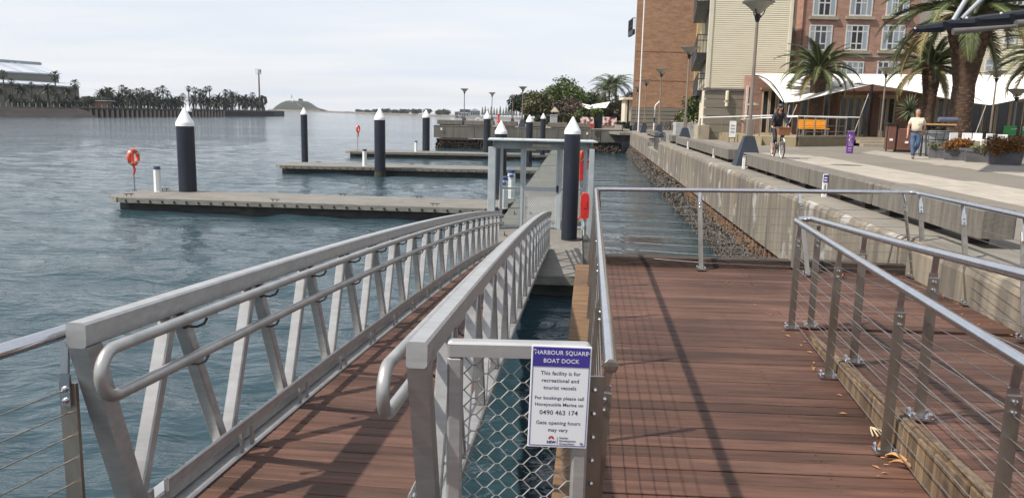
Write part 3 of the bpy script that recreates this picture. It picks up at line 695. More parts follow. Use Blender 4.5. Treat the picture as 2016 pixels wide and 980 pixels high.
# ---------------------------------------------------------------- mesh barrier and its sign
Yb = 2.45
bl = ay(897, 682, Yb); br_ = ay(1147, 690, Yb); bz = (bl.z + br_.z) / 2
bar = thing('mesh_barrier', 'aluminium framed diamond mesh panel filling the gap beside the gangway', 'barrier', (0, Yb, 0))
fr = MB(); fr.cbox(((bl.x + br_.x) / 2, 0, bz), (br_.x - bl.x + .05, .05, .05), .008); fr.build('top_bar', M['alu'], bar)
for x in (bl.x, br_.x): MB().cbox((x, 0, bz - .6), (.05, .05, 1.149), .008).build('upright', M['alu'], bar)
MB().cbox(((bl.x + br_.x) / 2, 0, bz - 1.1), (br_.x - bl.x - .052, .045, .05), .008).build('bottom_bar', M['alu'], bar)
M['meshgrey'] = mat('grey_mesh_wire', (.34, .34, .34), (.27, .27, .27), rough=.45, metal=.4, ns=9)
ms = MB(); cw, chh = .080, .0565; x0, x1 = bl.x + .022, br_.x - .022
nrow = 20
for r in range(nrow):
    zc = bz - .03 - chh * r; up = 1
    for half in (0, 1):
        pts = []; x = x0; i = 0
        sgn = 1 if half == 0 else -1
        # flattened diamonds: node flats joined by slopes
        seq = []
        ph = 0
        while x < x1 + cw:
            seq += [(x - .007, sgn * .0), (x + .007, sgn * .0), (x + cw/2 - .007, -sgn * chh / 2 if half == 0 else chh / 2 * 1), (x + cw/2 + .007, -sgn * chh / 2 if half == 0 else chh / 2)]
            x += cw
        seq = [(min(max(a, x0), x1), b) for a, b in seq]
        pts = [Vector((a, 0, zc + (b if half == 0 else b))) for a, b in seq]
        cl = [pts[0]]
        for p in pts[1:]:
            if (p - cl[-1]).length > .002: cl.append(p)
        ms.tube(cl, .0024, 5)
ms.build('diamond_mesh', M['meshgrey'], bar)
for x in (x0, x1): pass
def text_mb(txt, size, depth=.0002, align='CENTER', font=None, space=1.0, bold=0.0):
    cu = bpy.data.curves.new('t', 'FONT'); cu.body = txt; cu.size = size; cu.align_x = align; cu.align_y = 'CENTER'; cu.extrude = depth; cu.space_character = space; cu.resolution_u = 3; cu.offset = bold
    o = bpy.data.objects.new('t', cu); COL.objects.link(o); dg = bpy.context.evaluated_depsgraph_get(); me = o.evaluated_get(dg).to_mesh()
    vs = [tuple(v.co) for v in me.vertices]; fs = [tuple(p.vertices) for p in me.polygons]; o.evaluated_get(dg).to_mesh_clear(); bpy.data.objects.remove(o); bpy.data.curves.remove(cu)
    return vs, fs
def lettering(parent, txt, size, x, y, z, m, name='lettering', **kw):      # upright text facing -Y
    vs, fs = text_mb(txt, size, **kw); mb = MB(); mb.add([(vx + x, y - vz, vy + z) for vx, vy, vz in vs], fs); return mb.build(name, m, parent)
M['signwhite'] = mat('sign_white', (.66, .68, .72), (.63, .65, .69), rough=.35, ns=2)
M['signblue'] = mat('sign_blue', (.050, .040, .26), rough=.35)
M['ink'] = mat('sign_ink', (.03, .035, .09), rough=.5)
M['signred'] = mat('sign_red', (.45, .03, .05), rough=.45)
tlp = ay(1040, 680, Yb - .04); brp = ay(1158, 882, Yb - .04); SW = .193; SH = tlp.z - brp.z
sg = thing('sign', 'white and blue HARBOUR SQUARE BOAT DOCK sign fixed on the mesh barrier', 'sign', ((tlp.x + brp.x) / 2 + .003, Yb - .034, (tlp.z + brp.z) / 2))
sg.rotation_euler = (0, math.radians(1.0), 0)
MB().cbox((0, 0, 0), (SW, .004, SH), .0015).build('board', M['signwhite'], sg)
bh = .063
bd = MB(); iw, ih = SW - .012, SH - .012
for a in (-1, 1): bd.box((a * iw/2, -.0025, 0), (.0016, .001, ih)); bd.box((0, -.0025, a * ih/2), (iw - .0018, .001, .0016))
bd.build('border', M['signblue'], sg)
MB().box((0, -.0027, ih/2 - bh/2), (iw - .002, .0014, bh)).build('header_band', M['signblue'], sg)
zt = SH / 2
lettering(sg, 'HARBOUR SQUARE', .0192, 0, -.0036, zt - .023, M['signwhite'], space=1.03, bold=.0001)
lettering(sg, 'BOAT DOCK', .0192, 0, -.0036, zt - .050, M['signwhite'], space=1.03, bold=.0001)
for t, sz, dz in (('This facility is for', .0178, .087), ('recreational and', .0178, .110), ('tourist vessels', .0178, .133), ('For bookings please call', .0160, .166), ('Honeysuckle Marina on', .0160, .187), ('0490 463 174', .0218, .213), ('Gate opening hours', .0174, .246), ('may vary', .0174, .269)):
    lettering(sg, t, sz, 0, -.0023, zt - dz * SH / .325, M['ink'], space=1.03, bold=.00008)
for i, t in enumerate(('Hunter', 'Development', 'Corporation')): lettering(sg, t, .0098, .006, -.0028, zt - (.2935 + i * .0095) * SH / .325, M['ink'], align='LEFT')
lettering(sg, 'NSW', .0125, -.020, -.0028, zt - .3085 * SH / .325, M['ink'], bold=.0004)
wv = MB(); zc = zt - .298 * SH / .325
for i in range(7):
    a = R_(10 + 160 * i / 6); r = .0125 if i in (2, 3, 4) else .011; d = Vector((math.cos(a), 0, math.sin(a))); p = Vector((-d.z, 0, d.x)); c = Vector((-.020, -.0028, zc))
    wv.add([c + d * .003, c + d * r * .6 + p * .0022, c + d * r, c + d * r * .6 - p * .0022], [(0, 1, 2, 3)])
wv.build('emblem', M['signred'], sg)
MB().box((-.0005, -.0026, zt - .303 * SH / .325), (.0006, .0008, .026)).build('rule', M['ink'], sg)
sc = MB()
for x, z in ((-.085, .147), (.085, .140), (.078, -.147)): sc.lathe([(.0045, 0), (.0045, .002), (.002, .0035)], (x, -.002, z * SH / .325), 10, Matrix.Rotation(PI/2, 3, 'X'))
sc.build('screw', M['steel'], sg)

# ---------------------------------------------------------------- floating pontoons
def px_left(y): return -2.07 + .078 * y
def px_right(y): return .16 + .079 * y
def pontoon(name, poly, label, joints=True, fasc=.17, hole=.42, cleats=()):
    cx = sum(p[0] for p in poly) / len(poly); cy = sum(p[1] for p in poly) / len(poly)
    t = thing(name, label, 'pontoon', (cx, cy, 0), 0, 'floating pontoons of the dock')
    q = [(x - cx, y - cy) for x, y in poly]; d = MB(); d.prism(q, PZ - .05, PZ)
    d.build('deck', M['pontoon'], t)
    n = len(q); k = 0
    for i in range(n):
        a = Vector((*q[i], 0)); b = Vector((*q[(i+1) % n], 0)); L_ = (b - a).length
        if L_ < .5: continue
        u = (b - a) / L_; nrm = Vector((u.y, -u.x, 0)); fa = MB(); fa.bar(a + nrm * .03 + u * .02 + Vector((0, 0, PZ - .052 - fasc/2 + .05)), b + nrm * .03 - u * .02 + Vector((0, 0, PZ - .052 - fasc/2 + .05)), .05, fasc); fo = fa.build('fascia', M['fascia'], t)
        if L_ > 3 and cy < 50:
            bo = MB(); s = .3
            while s < L_ - .2: bo.box(a + u * s + nrm * .057 + Vector((0, 0, PZ - .10)), (.05, .05, .07) , math.atan2(u.y, u.x)); s += hole
            bo.build('fixing', M['black'], fo)
    sh = .9; d = MB()
    xs = [(x * (1 - .25 / max(1, abs(x))) , y * (1 - .2 / max(.6, abs(y)))) for x, y in q]; d.prism(xs, -.6, PZ - .051); d.build('float', M['float'], t)
    for (x, y, rz) in cleats:
        c = MB()
        for s in (-.07, .07): c.tube([(s, 0, 0), (s, 0, .07)], .014, 6)
        c.tube([(-.16, 0, .075), (.16, 0, .075)], .016, 6); c.build('cleat', M['dark_metal'], t, (x - cx, y - cy, PZ), rz)
    return t
pontoon('pontoon', [(px_left(14.95) , 14.95), (px_right(14.85), 14.85), (px_right(76), 76), (px_left(76), 76)], 'long straight floating walkway running from the gangway past the gate', cleats=((-.2, 19.8, 1.6), (.35, 19.9, 1.6), (.05, 24.2, 1.6), (.55, 24.3, 1.6), (-.15, 26.5, 1.6)))
# thin joints in the walkway deck
pontoon('pontoon', [(-13.95, 27.05), (-13.35, 26.35), (-.05 - .85, 25.55), (-.05 - .45, 26.2), (px_left(28.2) - .06, 28.15), (-12.4, 29.05), (-13.6, 28.95)], 'nearest finger pontoon with life ring and white pedestal at its end', cleats=((-12.9, 28.9, 0), (-8.0, 26.2, 0), (-6.2, 28.4, 0), (-2.6, 26.0, 0), (-3.4, 28.2, 0), (-13.2, 26.8, 0.6)))
pontoon('pontoon', [(-13.35, 44.2), (-12.9, 43.55), (px_left(44.3) - .06, 44.0), (px_left(47) - .06, 46.7), (-12.6, 46.6), (-13.1, 46.2)], 'second finger pontoon out from the gate, one thick pile on its near edge', cleats=((-11.5, 46.3, 0), (-6, 46.3, 0)))
pontoon('pontoon', [(-13.0, 61.0), (-12.5, 60.4), (px_left(62) - .06, 61.6), (px_left(64.6) - .06, 64.3), (-12.2, 63.6), (-12.8, 63.2)], 'farthest finger pontoon, nearest the concrete wharf', cleats=())
jt = MB()
# ---------------------------------------------------------------- piles
M['growth'] = mat('brown_marine_growth', (.06, .058, .034), (.022, .022, .016), rough=.95, ns=9, bump=.8, bns=30)
def pile(px, tip, Y, dia, label, zb=-1.2):
    p = ay(px, tip, Y); H_ = p.z; ch = dia * 1.06; r = dia / 2
    t = thing('pile', label, 'pile', (p.x, Y, 0), 0, 'navy mooring piles with white conical caps')
    MB().lathe([(r, zb), (r, H_ - ch)], (0, 0, 0), 28).build('sleeve', M['pile'], t, smooth=True)
    MB().lathe([(r * 1.0, -.5), (r * 1.03, -.1), (r * 1.05, .06), (r * 1.02, .16), (r * 1.003, .24)], (0, 0, 0), 28).build('marine_growth', M['growth'], t, smooth=True)
    c = MB(); c.lathe([(r * 1.05, H_ - ch), (r * 1.05, H_ - ch + dia * .04), (r * 1.02, H_ - ch + dia * .05), (r * 1.02, H_ - ch + dia * .2), (r * .98, H_ - ch + dia * .235), (r * .13, H_ - dia * .045), (r * .05, H_)], (0, 0, 0), 28); c.build('cap', M['cap'], t, smooth=True)
    return t
pile(1128.5, 230, 19.4, .395, 'navy pile with white cap standing in front of the gate, right of the gangway end')
pile(362.5, 212, 28.75, .625, 'thick navy pile behind the nearest finger pontoon, beside the white pedestal')
pile(370.5, 207, 46.8, .37, 'thin navy pile almost hidden behind the thick pile at left')
pile(598, 212, 46.9, .385, 'navy pile at the left end of the second finger pontoon')
pile(747.5, 213, 43.3, .60, 'thick navy pile on the near edge of the second finger pontoon')
pile(839, 216, 64.2, .60, 'navy pile behind the middle of the farthest finger pontoon')
pile(959.5, 219, 63.8, .575, 'navy pile before the concrete wharf, just left of the gate roof')
pile(987, 238, 32.5, .50, 'navy pile with low cap standing behind the left bay of the gate')
pile(1043, 226, 48.0, .42, 'navy pile rising behind the gate door')
pile(1070, 223, 62.0, .40, 'thin distant navy pile right of the pile behind the gate door')
for (px, Y, r) in ((1128.5, 19.4, .235),):
    p = ay(px, 400, Y); MB().lathe([(r + .02, PZ + .002), (r + .02, PZ + .03), (r - .03, PZ + .03)], (p.x, Y, 0), 24).build('pile_collar', M['black'], bpy.data.objects['pile'], None).matrix_parent_inverse = bpy.data.objects['pile'].matrix_basis.inverted()

# ---------------------------------------------------------------- gate house on the walkway
def glass_mat():
    m = bpy.data.materials.new('clear_pane'); m.use_nodes = True; nt = m.node_tree; N = nt.nodes; L = nt.links; N.clear()
    o = N.new('ShaderNodeOutputMaterial'); t = N.new('ShaderNodeBsdfTransparent'); t.inputs[0].default_value = (.86, .90, .90, 1); g = N.new('ShaderNodeBsdfGlossy'); g.inputs['Roughness'].default_value = .03
    f = N.new('ShaderNodeFresnel'); f.inputs[0].default_value = 1.45; x = N.new('ShaderNodeMixShader'); L.new(f.outputs[0], x.inputs[0]); L.new(t.outputs[0], x.inputs[1]); L.new(g.outputs[0], x.inputs[2]); L.new(x.outputs[0], o.inputs[0]); return m
M['pane'] = glass_mat()
YG = 21.2
gt = thing('security_gate', 'pale grey glazed security gate with flat roof across the floating walkway', 'gate', (0, 0, 0))
gx = lambda px, py=400: ay(px, py, YG).x
zt_ = ay(1060, 290, YG).z; zr = ay(1060, 279, YG).z; zm = ay(1060, 372, YG).z
GP = M['gatepaint']
for px in (986, 1026, 1101.5, 1149.5):
    MB().cbox((gx(px), YG, (PZ + zt_ + .22) / 2), (.085, .085, zt_ + .22 - PZ), .008).build('post', GP, gt)
x0, x1 = gx(963), gx(1160)
MB().cbox((x0 + .06, YG - .30, (.2 + zt_) / 2), (.19, .03, zt_ - .2), .006).build('side_panel', GP, gt)
MB().cbox((gx(1155) + .04, YG - .55, (.2 + zt_) / 2), (.13, .03, zt_ - .2), .006).build('side_panel', GP, gt)
MB().cbox((x0 + .15, YG - .15, (PZ + zt_) / 2), (.04, .3, zt_ - PZ), .004).build('side_panel', GP, gt)
rf = MB(); rf.prism([(x0 - .05, YG - .45), (x1 + .12, YG - .45), (x1 + .12, YG + .95), (x0 - .05, YG + .95)], zr + .02, zr + .05); rf.build('roof', M['gatepaint'], gt)
bm = MB(); bm.cbox((gx(1065), YG, zr - .10), (x1 - x0 - .1, .07, .20), .006); bm.build('beam', GP, gt)
for px in (970, 1026, 1101, 1158):
    x = gx(px); b = MB(); b.add([(x - .012, YG - .05, zr - .2), (x - .012, YG - .42, zr + .02), (x - .012, YG - .05, zr + .02), (x + .012, YG - .05, zr - .2), (x + .012, YG - .42, zr + .02), (x + .012, YG - .05, zr + .02)], [(0, 1, 2), (5, 4, 3), (0, 3, 4, 1), (1, 4, 5, 2), (2, 5, 3, 0)]); b.build('roof_bracket', GP, gt)
MB().cbox(((gx(1044) + gx(1082)) / 2, YG - .09, zr - .10), (.50, .03, .075), .006).build('light_fitting', M['creamtrim'], gt)
MB().cbox((gx(1043), YG - .075, zt_ - .06), (.27, .06, .065), .006).build('door_closer', M['lampglass'], gt)
def bay(xa, xb, z0, z1, sub, rails=(), mesh=False):
    for (a, b) in ((z0, z0 + .06), (z1 - .06, z1)): MB().box(((xa + xb) / 2, YG, (a + b) / 2), (xb - xa - .004, .04, b - a)).build('rail', GP, sub)
    MB().box(((xa + xb) / 2, YG, zm), (xb - xa - .004, .04, .06 if not mesh else .11)).build('mid_rail', GP, sub)
    MB().box(((xa + xb) / 2, YG + .004, (zm + z1) / 2), (xb - xa, .008, z1 - zm - .12)).build('glass_pane', M['pane'], sub)
    if not mesh: MB().box(((xa + xb) / 2, YG + .004, (zm + z0) / 2), (xb - xa, .008, zm - z0 - .12)).build('glass_pane', M['pane'], sub)
bay(gx(988) , gx(1024), PZ + .03, zt_, gt); bay(gx(1104), gx(1148), PZ + .03, zt_, gt)
dr = MB(); xa, xb = gx(1029), gx(1098.5)
for x in (xa + .035, xb - .035): dr.cbox((x, YG, (PZ + zt_) / 2 + .0), (.065, .05, zt_ - PZ - .04), .006)
door = dr.build('door', GP, gt)
bay(xa + .07, xb - .07, PZ + .04, zt_ - .01, door, mesh=True)
mm = MB(); w_ = xb - xa - .14; z0, z1 = PZ + .1, zm - .06; nn = 15
for k in range(nn * 2):
    for s in (1, -1):
        xs = xa + .07 + (k - nn * .5) * w_ / nn * 1.0; h_ = z1 - z0
        a = Vector((xs, YG + (.004 if s > 0 else -.004), z0 if s > 0 else z1)); d = Vector((h_ * .62, 0, h_ * s)); t0 = max(0, (xa + .07 - a.x) / d.x); t1 = min(1, (xb - .07 - a.x) / d.x)
        if t1 > t0: mm.tube([a + d * t0, a + d * t1], .006, 4)
tag(mm.build('door_mesh', M['gatepaint'], door), kind='stuff')
MB().cbox((xb - .035, YG - .04, zm + .02), (.05, .04, .17), .01).build('handle', M['black'], door)

# ---------------------------------------------------------------- pedestals
def pedestal(base, h, r, label, top='blue'):
    t = thing('pedestal', label, 'pedestal', base, 0, 'service pedestals on the floating dock')
    MB().lathe([(r * 1.06, 0), (r, .03), (r * .94, h - .12)], (0, 0, 0), 8).build('column', M['white'], t)
    MB().lathe([(r * .99, h - .12), (r * .99, h - .07), (r * .8, h - .06), (r * .8, h - .04), (r * 1.02, h - .035), (r * .98, h)], (0, 0, 0), 8).build('cap', M[top], t)
    return t
M['capgrey'] = mat('grey_blue_cap', (.10, .12, .19), rough=.45)
pedestal(at(311, 377, PZ), .92, .135, 'white pedestal with grey cap near the end of the nearest finger pontoon', 'capgrey')
b = at(717, 327, PZ); pedestal((b.x, 44.6, PZ), .95, .13, 'white pedestal on the second finger pontoon beside the thick pile', 'capgrey')
pedestal(ay(819, 296, 62.4), .85, .12, 'small white pedestal on the farthest finger pontoon', 'capgrey').location.z = PZ
for px, py, h, lab in ((991, 410, 1.05, 'white pedestal with blue head seen through the gate, nearer of two'), (1006, 390, 1.05, 'white pedestal with blue head seen through the gate, farther of two')):
    b = at(px, py, PZ); p = pedestal(b, h, .15, lab)
    MB().box((0, -.155, h - .22), (.16, .02, .10)).build('socket_panel', M['blue'], p)
b = at(1007, 384, PZ)

# ---------------------------------------------------------------- life rings
def life_ring(base, rz, label, h=1.33, yaw=.75):
    t = thing('life_ring_stand', label, 'life ring', base, rz, 'life rings on the floating dock')
    MB().tube([(0, 0, 0), (0, 0, h)], .03, 8).build('pole', M['alu_tube'], t)
    f = MB(); f.lathe([(.09, 0), (.09, .015)], (0, 0, 0), 10); f.build('foot', M['dark_metal'], t)
    m = Matrix.Rotation(yaw, 3, 'Z') @ Matrix.Rotation(PI/2, 3, 'X'); off = Vector((.06, -.07, h - .12))
    MB().torus(off, .245, .07, 28, 10, m).build('ring', M['orange'], t, smooth='all')
    tp = MB()
    for k in range(4): tp.torus(off, .245, .0725, 3, 10, m, PI/4 + k * PI/2 - .12, PI/4 + k * PI/2 + .12)
    tp.build('tape', M['tape'], t)
    hs = MB(); hs.box((0.0, -.02, h - .14), (.09, .05, .5)); hs.tube([(.06, -.08, h - .40), (.10, -.09, h - .55), (.05, -.09, h - .72), (.11, -.1, h - .60)], .035, 6); hs.build('rope_bag', M['red'], t)
    return t
life_ring(at(265, 375, PZ), 0, 'orange life ring on a post at the tip of the nearest finger pontoon', 1.33, 1.36)
b = at(702, 297, PZ); life_ring((b.x, 62.0, PZ), 0, 'red life ring stand at the tip of the farthest finger pontoon', 1.8, 1.35)
b = ay(1150, 345, 30.5); life_ring((b.x, 30.5, PZ), 0, 'orange life ring on the right edge of the walkway behind the gate', 1.7, .45)
b = ay(1147, 300, 38); t = thing('hose_cabinet', 'slim red fire hose cabinet on the right edge of the walkway beyond the gate', 'cabinet', (b.x, 38, PZ))
MB().cbox((0, 0, .62), (.26, .3, 1.24), .03).build('cabinet_body', M['red'], t); MB().cbox((0, 0, 1.28), (.3, .34, .07), .02).build('lid', M['red'], t)
b = ay(1151, 405, 20.35); t = thing('life_ring_case', 'red plastic life ring case hanging beside the big pile, right of the gate', 'ring case', (b.x, 20.35, b.z))
c = MB(); pr = [(-.34, .05), (-.30, .105), (-.05, .115), (.22, .11), (.31, .085), (.335, .03)]
vs = []; 
for z, w in pr: vs += [(-w, -.10, z), (w, -.10, z), (w * .95, .10, z), (-w * .95, .10, z), ]
c.add(vs, [(3, 2, 1, 0), (20, 21, 22, 23)] + [(i*4 + k, i*4 + (k+1) % 4, (i+1)*4 + (k+1) % 4, (i+1)*4 + k) for i in range(5) for k in range(4)])
c.build('case_body', M['red'], t); c = MB(); c.box((0, -.105, .05), (.10, .012, .2)); c.build('case_rib', M['red'], t)
MB().tube([(-.12, 0, -.28), (-.16, 0, -.34), (-.16, .05, -.4)], .02, 6).build('hook', M['red'], t); MB().tube([(.02, .13, .3), (.02, .13, -1.75)], .03, 8).build('pole', M['gatepaint'], t)

# ---------------------------------------------------------------- seat blocks along the wall
seat_me = {}
def seat(y0, y1, label, off=.52, z=2.33, h=.31, d=.36):
    L_ = y1 - y0; t = thing('seat_block', label, 'concrete seat', (WX((y0 + y1) / 2, off + d / 2), (y0 + y1) / 2, QZ), WRZ, 'concrete seat blocks along the sea wall')
    b = MB(); b.cbox((0, 0, .11 + h / 2), (d, L_ - .03, h), .022); b.build('block', M['seat'], t)
    for s in (-.36, 0, .36): MB().box((0, s * L_, .055), (d * .6, .14, .11)).build('foot', M['dark_timber'], t)
    return t
def yfront(px, py): return at(px, py, 2.335).y
for y0, y1, lab in ((8.1, 11.35, 'nearest long concrete seat block, its dark end by the grey pyramid foot'), (11.4, 14.75, 'concrete seat block behind the little blue and white sign post'), (14.8, 18.15, 'long concrete seat block next beyond the blue and white sign post'), (18.2, 21.3, 'concrete seat block with white marker post, just nearer than the big pyramid foot'),
    (23.6, 27.15, 'concrete seat block just beyond the big navy pyramid foot'), (27.2, 30.75, 'second concrete seat block beyond the big pyramid foot'), (30.8, 34.35, 'third concrete seat block beyond the big pyramid foot'), (34.4, 38.6, 'fourth concrete seat block beyond the big pyramid foot, by the second lamp'),
    (40.4, 42.3, 'short concrete seat block just before the notch in the sea wall'), (52.0, 55.5, 'concrete seat block just past the notch in the sea wall'), (56, 60, 'farthest concrete seat block on the quay edge')): seat(y0, y1, lab)
# notch grab rails
hp = thing('grab_rails', 'row of curved steel grab rails at the notch in the sea wall', 'handrail', (WX(46, .35), 46, 1.72), WRZ)
for k in range(5):
    MB().tube(rail_bends([(-.25, -2.6 + k * .7, -.3), (-.25, -2.6 + k * .7, .75), (-.15, -2.6 + k * .7, 1.0), (.08, -2.6 + k * .7, 1.0), (.12, -2.6 + k * .7, .5)], .2), .022, 6).build('hoop', M['navy'], hp)
# white marker posts
for px, py, lab in ((1408, 292, 'white marker post third from the blue and white sign along the wall'), (1406, 0, '')):
    pass
for px, top_, bot, lab in ((1354, 274, 294, 'farthest small white marker post with black top on the sea wall'), (1405, 288, 311, 'middle small white marker post with black top on the sea wall'), (1463.5, 304, 333, 'nearest small white marker post with black top on the sea wall')):
    b = at(px, bot, QZ); h = ay(px, top_, b.y).z - QZ
    t = thing('marker_post', lab, 'marker post', b, WRZ, 'white marker posts on the sea wall')
    MB().cbox((0, 0, h * .4), (.075, .05, h * .8), .006).build('post', M['white'], t); MB().cbox((0, 0, h * .9), (.077, .052, h * .2), .006).build('head', M['black'], t); MB().box((0, -.0275, h * .88), (.08, .004, .02)).build('stripe', M['white'], t)
b = at(1622, 388, QZ); h = ay(1624, 343, b.y).z - QZ
t = thing('sign_post', 'slim white sign post with blue head standing before the seat blocks', 'sign', b, WRZ)
MB().cbox((0, 0, h / 2), (.085, .03, h), .006).build('board', M['white'], t); MB().box((0, -.0165, h - .075), (.078, .003, .13)).build('header_band', M['signblue'], t)
lt = MB()
for k in range(2): lt.box((0, -.0185, h - .06 - k * .045), (.05, .002, .022))
lt.build('symbol', M['white'], t)
MB().box((0, -.0165, h - .26), (.02, .002, .16)).build('symbol', M['capgrey'], t)

# ---------------------------------------------------------------- promenade lamps
def lamp(X, Y, label, H=4.35, base=.37, z=QZ, foot=True, rz=None, ph=.84):
    t = thing('street_lamp', label, 'street lamp', (X, Y, z), WRZ if rz is None else rz, 'funnel lamps along the waterfront')
    if foot:
        f = MB(); b = base; tp = .13
        f.add([(-b, -b, 0), (b, -b, 0), (b, b, 0), (-b, b, 0), (-tp, -tp, ph), (tp, -tp, ph), (tp, tp, ph), (-tp, tp, ph)], [(4, 5, 6, 7), (0, 1, 5, 4), (1, 2, 6, 5), (2, 3, 7, 6), (3, 0, 4, 7)]); f.build('pyramid_foot', M['pyr'], t)
    z0 = ph if foot else 0
    MB().cbox((0, 0, z0 + .22), (.17, .17, .5), .01).build('sleeve', M['lamp_steel'], t)
    MB().tube([(0, 0, z0 + .4), (0, 0, H - .42)], [.055, .04], 10).build('pole', M['lamp_steel'], t)
    h = MB(); h.lathe([(.05, H - .55), (.075, H - .45), (.09, H - .36), (.05, H - .34)], (0, 0, 0), 12); h.build('neck', M['black'], t)
    a = MB()
    for k in range(3):
        an = k * 2.094; d = Vector((math.cos(an), math.sin(an), 0)); a.tube([d * .06 + Vector((0, 0, H - .45)), d * .16 + Vector((0, 0, H - .32)), d * .2 + Vector((0, 0, H - .17))], .016, 6)
    a.build('bracket', M['black'], t)
    b = MB(); b.lathe([(.08, H - .33), (.16, H - .25), (.30, H - .12), (.42, H - .045), (.43, H - .035), (.40, H - .02), (.02, H - .015)], (0, 0, 0), 24); b.build('bowl', M['lampglass'], t, smooth=True)
    b = MB(); b.lathe([(.40, H - .034), (.435, H - .034), (.435, H - .006), (.3, H + .02), (.02, H + .03)], (0, 0, 0), 24); b.build('lid', M['roofgrey'], t, smooth=True)
    return t
M['pyr'] = mat('pyramid_foot_paint', (.020, .026, .040), (.015, .020, .032), rough=.5, ns=2, spec=.4)
Y = 21.5
def lamp_at(px, py_top, Y, label, pxb=None, z=QZ, **k):
    p = ay(px, py_top, Y); return lamp(p.x, Y, label, H=p.z - z, z=z, **k)
L1 = lamp_at(1491, 3, 22.4, 'tall funnel lamp on the big navy pyramid foot behind the cyclist')
L1.location.x = at(1471, 316, QZ).x * 22.4 / at(1471, 316, QZ).y
lamp_at(1358, 93, 38.5, 'second funnel lamp along the wall, pyramid foot behind the seat blocks')
lamp_at(1303, 136, 54, 'third funnel lamp along the wall, behind the curved grab rails')
lamp_at(1273, 157, 68, 'fourth funnel lamp along the wall, before the brick end wall')
lamp_at(1256, 171, 79, 'farthest funnel lamp against the left edge of the brick building')
lamp_at(914.5, 175, 84, 'leftmost funnel lamp at the end of the concrete wharf')
lamp_at(969, 182.5, 97, 'second funnel lamp from the left on the concrete wharf')
lamp_at(1010, 188, 106, 'most distant funnel lamp on the wharf, beside the pine trees')
lamp_at(1029.5, 171, 79.6, 'funnel lamp on the near edge of the concrete wharf before the bushy trees')
lamp(WX(5.3, 1.45) + .42, 6.15, 'lamp whose grey pyramid foot shows at the right edge behind the railings', base=.55, H=4.6)
def slim_lamp(px, ptop, Y, label, z):
    p = ay(px, ptop, Y); return lamp(p.x, Y, label, H=p.z - z, z=z, foot=False)
slim_lamp(1746, 134, 44.5, 'slim funnel lamp before the white canopy, left of the spiky plant', 2.6)
slim_lamp(1964, 140, 40, 'slim funnel lamp before the canopy, right of the thick palm trunk', 2.3)
slim_lamp(2004, 176, 36, 'slim pole lamp at the far right beside the green banner', 2.3)

# ---------------------------------------------------------------- the concrete wharf across the basin
wf = thing('wharf', 'concrete wharf on dark encrusted piles jutting out across the basin', 'wharf')
fl, frt = Vector((-8.25, 80.55, 0)), Vector((10.6, 77.7, 0))
zb = 1.05
f = MB(); n = 9
for i in range(n):
    a = fl.lerp(frt, i / n); b = fl.lerp(frt, (i + 1) / n); d = (frt - fl).normalized() * .02
    MB().prism([(a.x + d.x, a.y), (b.x - d.x, b.y), (b.x - d.x, b.y + .8), (a.x + d.x, a.y + .8)], zb, QZ).build('front_panel', M['wharfc'] if 'wharfc' in M else M['concrete'], wf)
f = MB(); f.prism([(fl.x + .1, fl.y + .81), (frt.x, frt.y + .81), (frt.x, frt.y + 8), (-3.9, 108.2), (-7.2, 95)], zb + .1, QZ); f.build('deck_slab', M['asphalt'], wf)
f = MB(); f.prism([(fl.x - .02, fl.y - .03), (frt.x, frt.y - .03), (frt.x, frt.y + .55), (fl.x - .02, fl.y + .55)], QZ + .002, QZ + .06); f.build('capping', M['concrete_top'], wf)
rng = random.Random(11); e = MB(); u = (frt - fl).normalized(); nv = Vector((u.y, -u.x, 0))
M['crust'] = mat('dark_marine_crust', (.085, .062, .045), (.022, .018, .016), rough=.95, ns=1.2, world=True, det=8, bump=.8, bns=3)
vs = []; NX, NZ = 150, 9
for i in range(NX + 1):
    for j in range(NZ + 1):
        z = -.4 + 1.35 * j / NZ; p = fl + u * (.3 + (19.0 - .3) * i / NX) - nv * (.35 + rng.uniform(-.12, .12) - .22 * math.sin(PI * j / NZ) + (.35 if j == NZ else 0)); vs.append((p.x, p.y, z + rng.uniform(-.06, .06)))
e.add(vs, [(i*(NZ+1) + j, (i+1)*(NZ+1) + j, (i+1)*(NZ+1) + j + 1, i*(NZ+1) + j + 1) for i in range(NX) for j in range(NZ)])
# left end return
vs = []
for i in range(30):
    for j in range(NZ + 1):
        z = -.4 + 1.35 * j / NZ; p = fl + Vector((.35 + rng.uniform(-.1, .1) - .15 * math.sin(PI * j / NZ), .3 + i * .9, 0)); p.x += i * .9 * .07; vs.append((p.x, p.y, z))
e.add(vs, [(i*(NZ+1) + j + 1, (i+1)*(NZ+1) + j + 1, (i+1)*(NZ+1) + j, i*(NZ+1) + j) for i in range(29) for j in range(NZ)])
tag(e.build('marine_crust', M['crust'], wf), kind='stuff')
for (a, b) in ((.02, .22), (.24, .44), (.64, .8)):
    pa, pb = fl.lerp(frt, a), fl.lerp(frt, b); MB().bar((pa.x, pa.y - .12, .93), (pb.x, pb.y - .12, .93), .2, .14).build('waler', M['dark_timber'], wf)
for px in (869, 1156):
    p = ay(px, 254 if px < 1000 else 263, 80.3 if px < 1000 else 78.2); MB().box((p.x, p.y - .03, p.z), (.17, .02, .24)).build('number_plate', M['white'], wf)
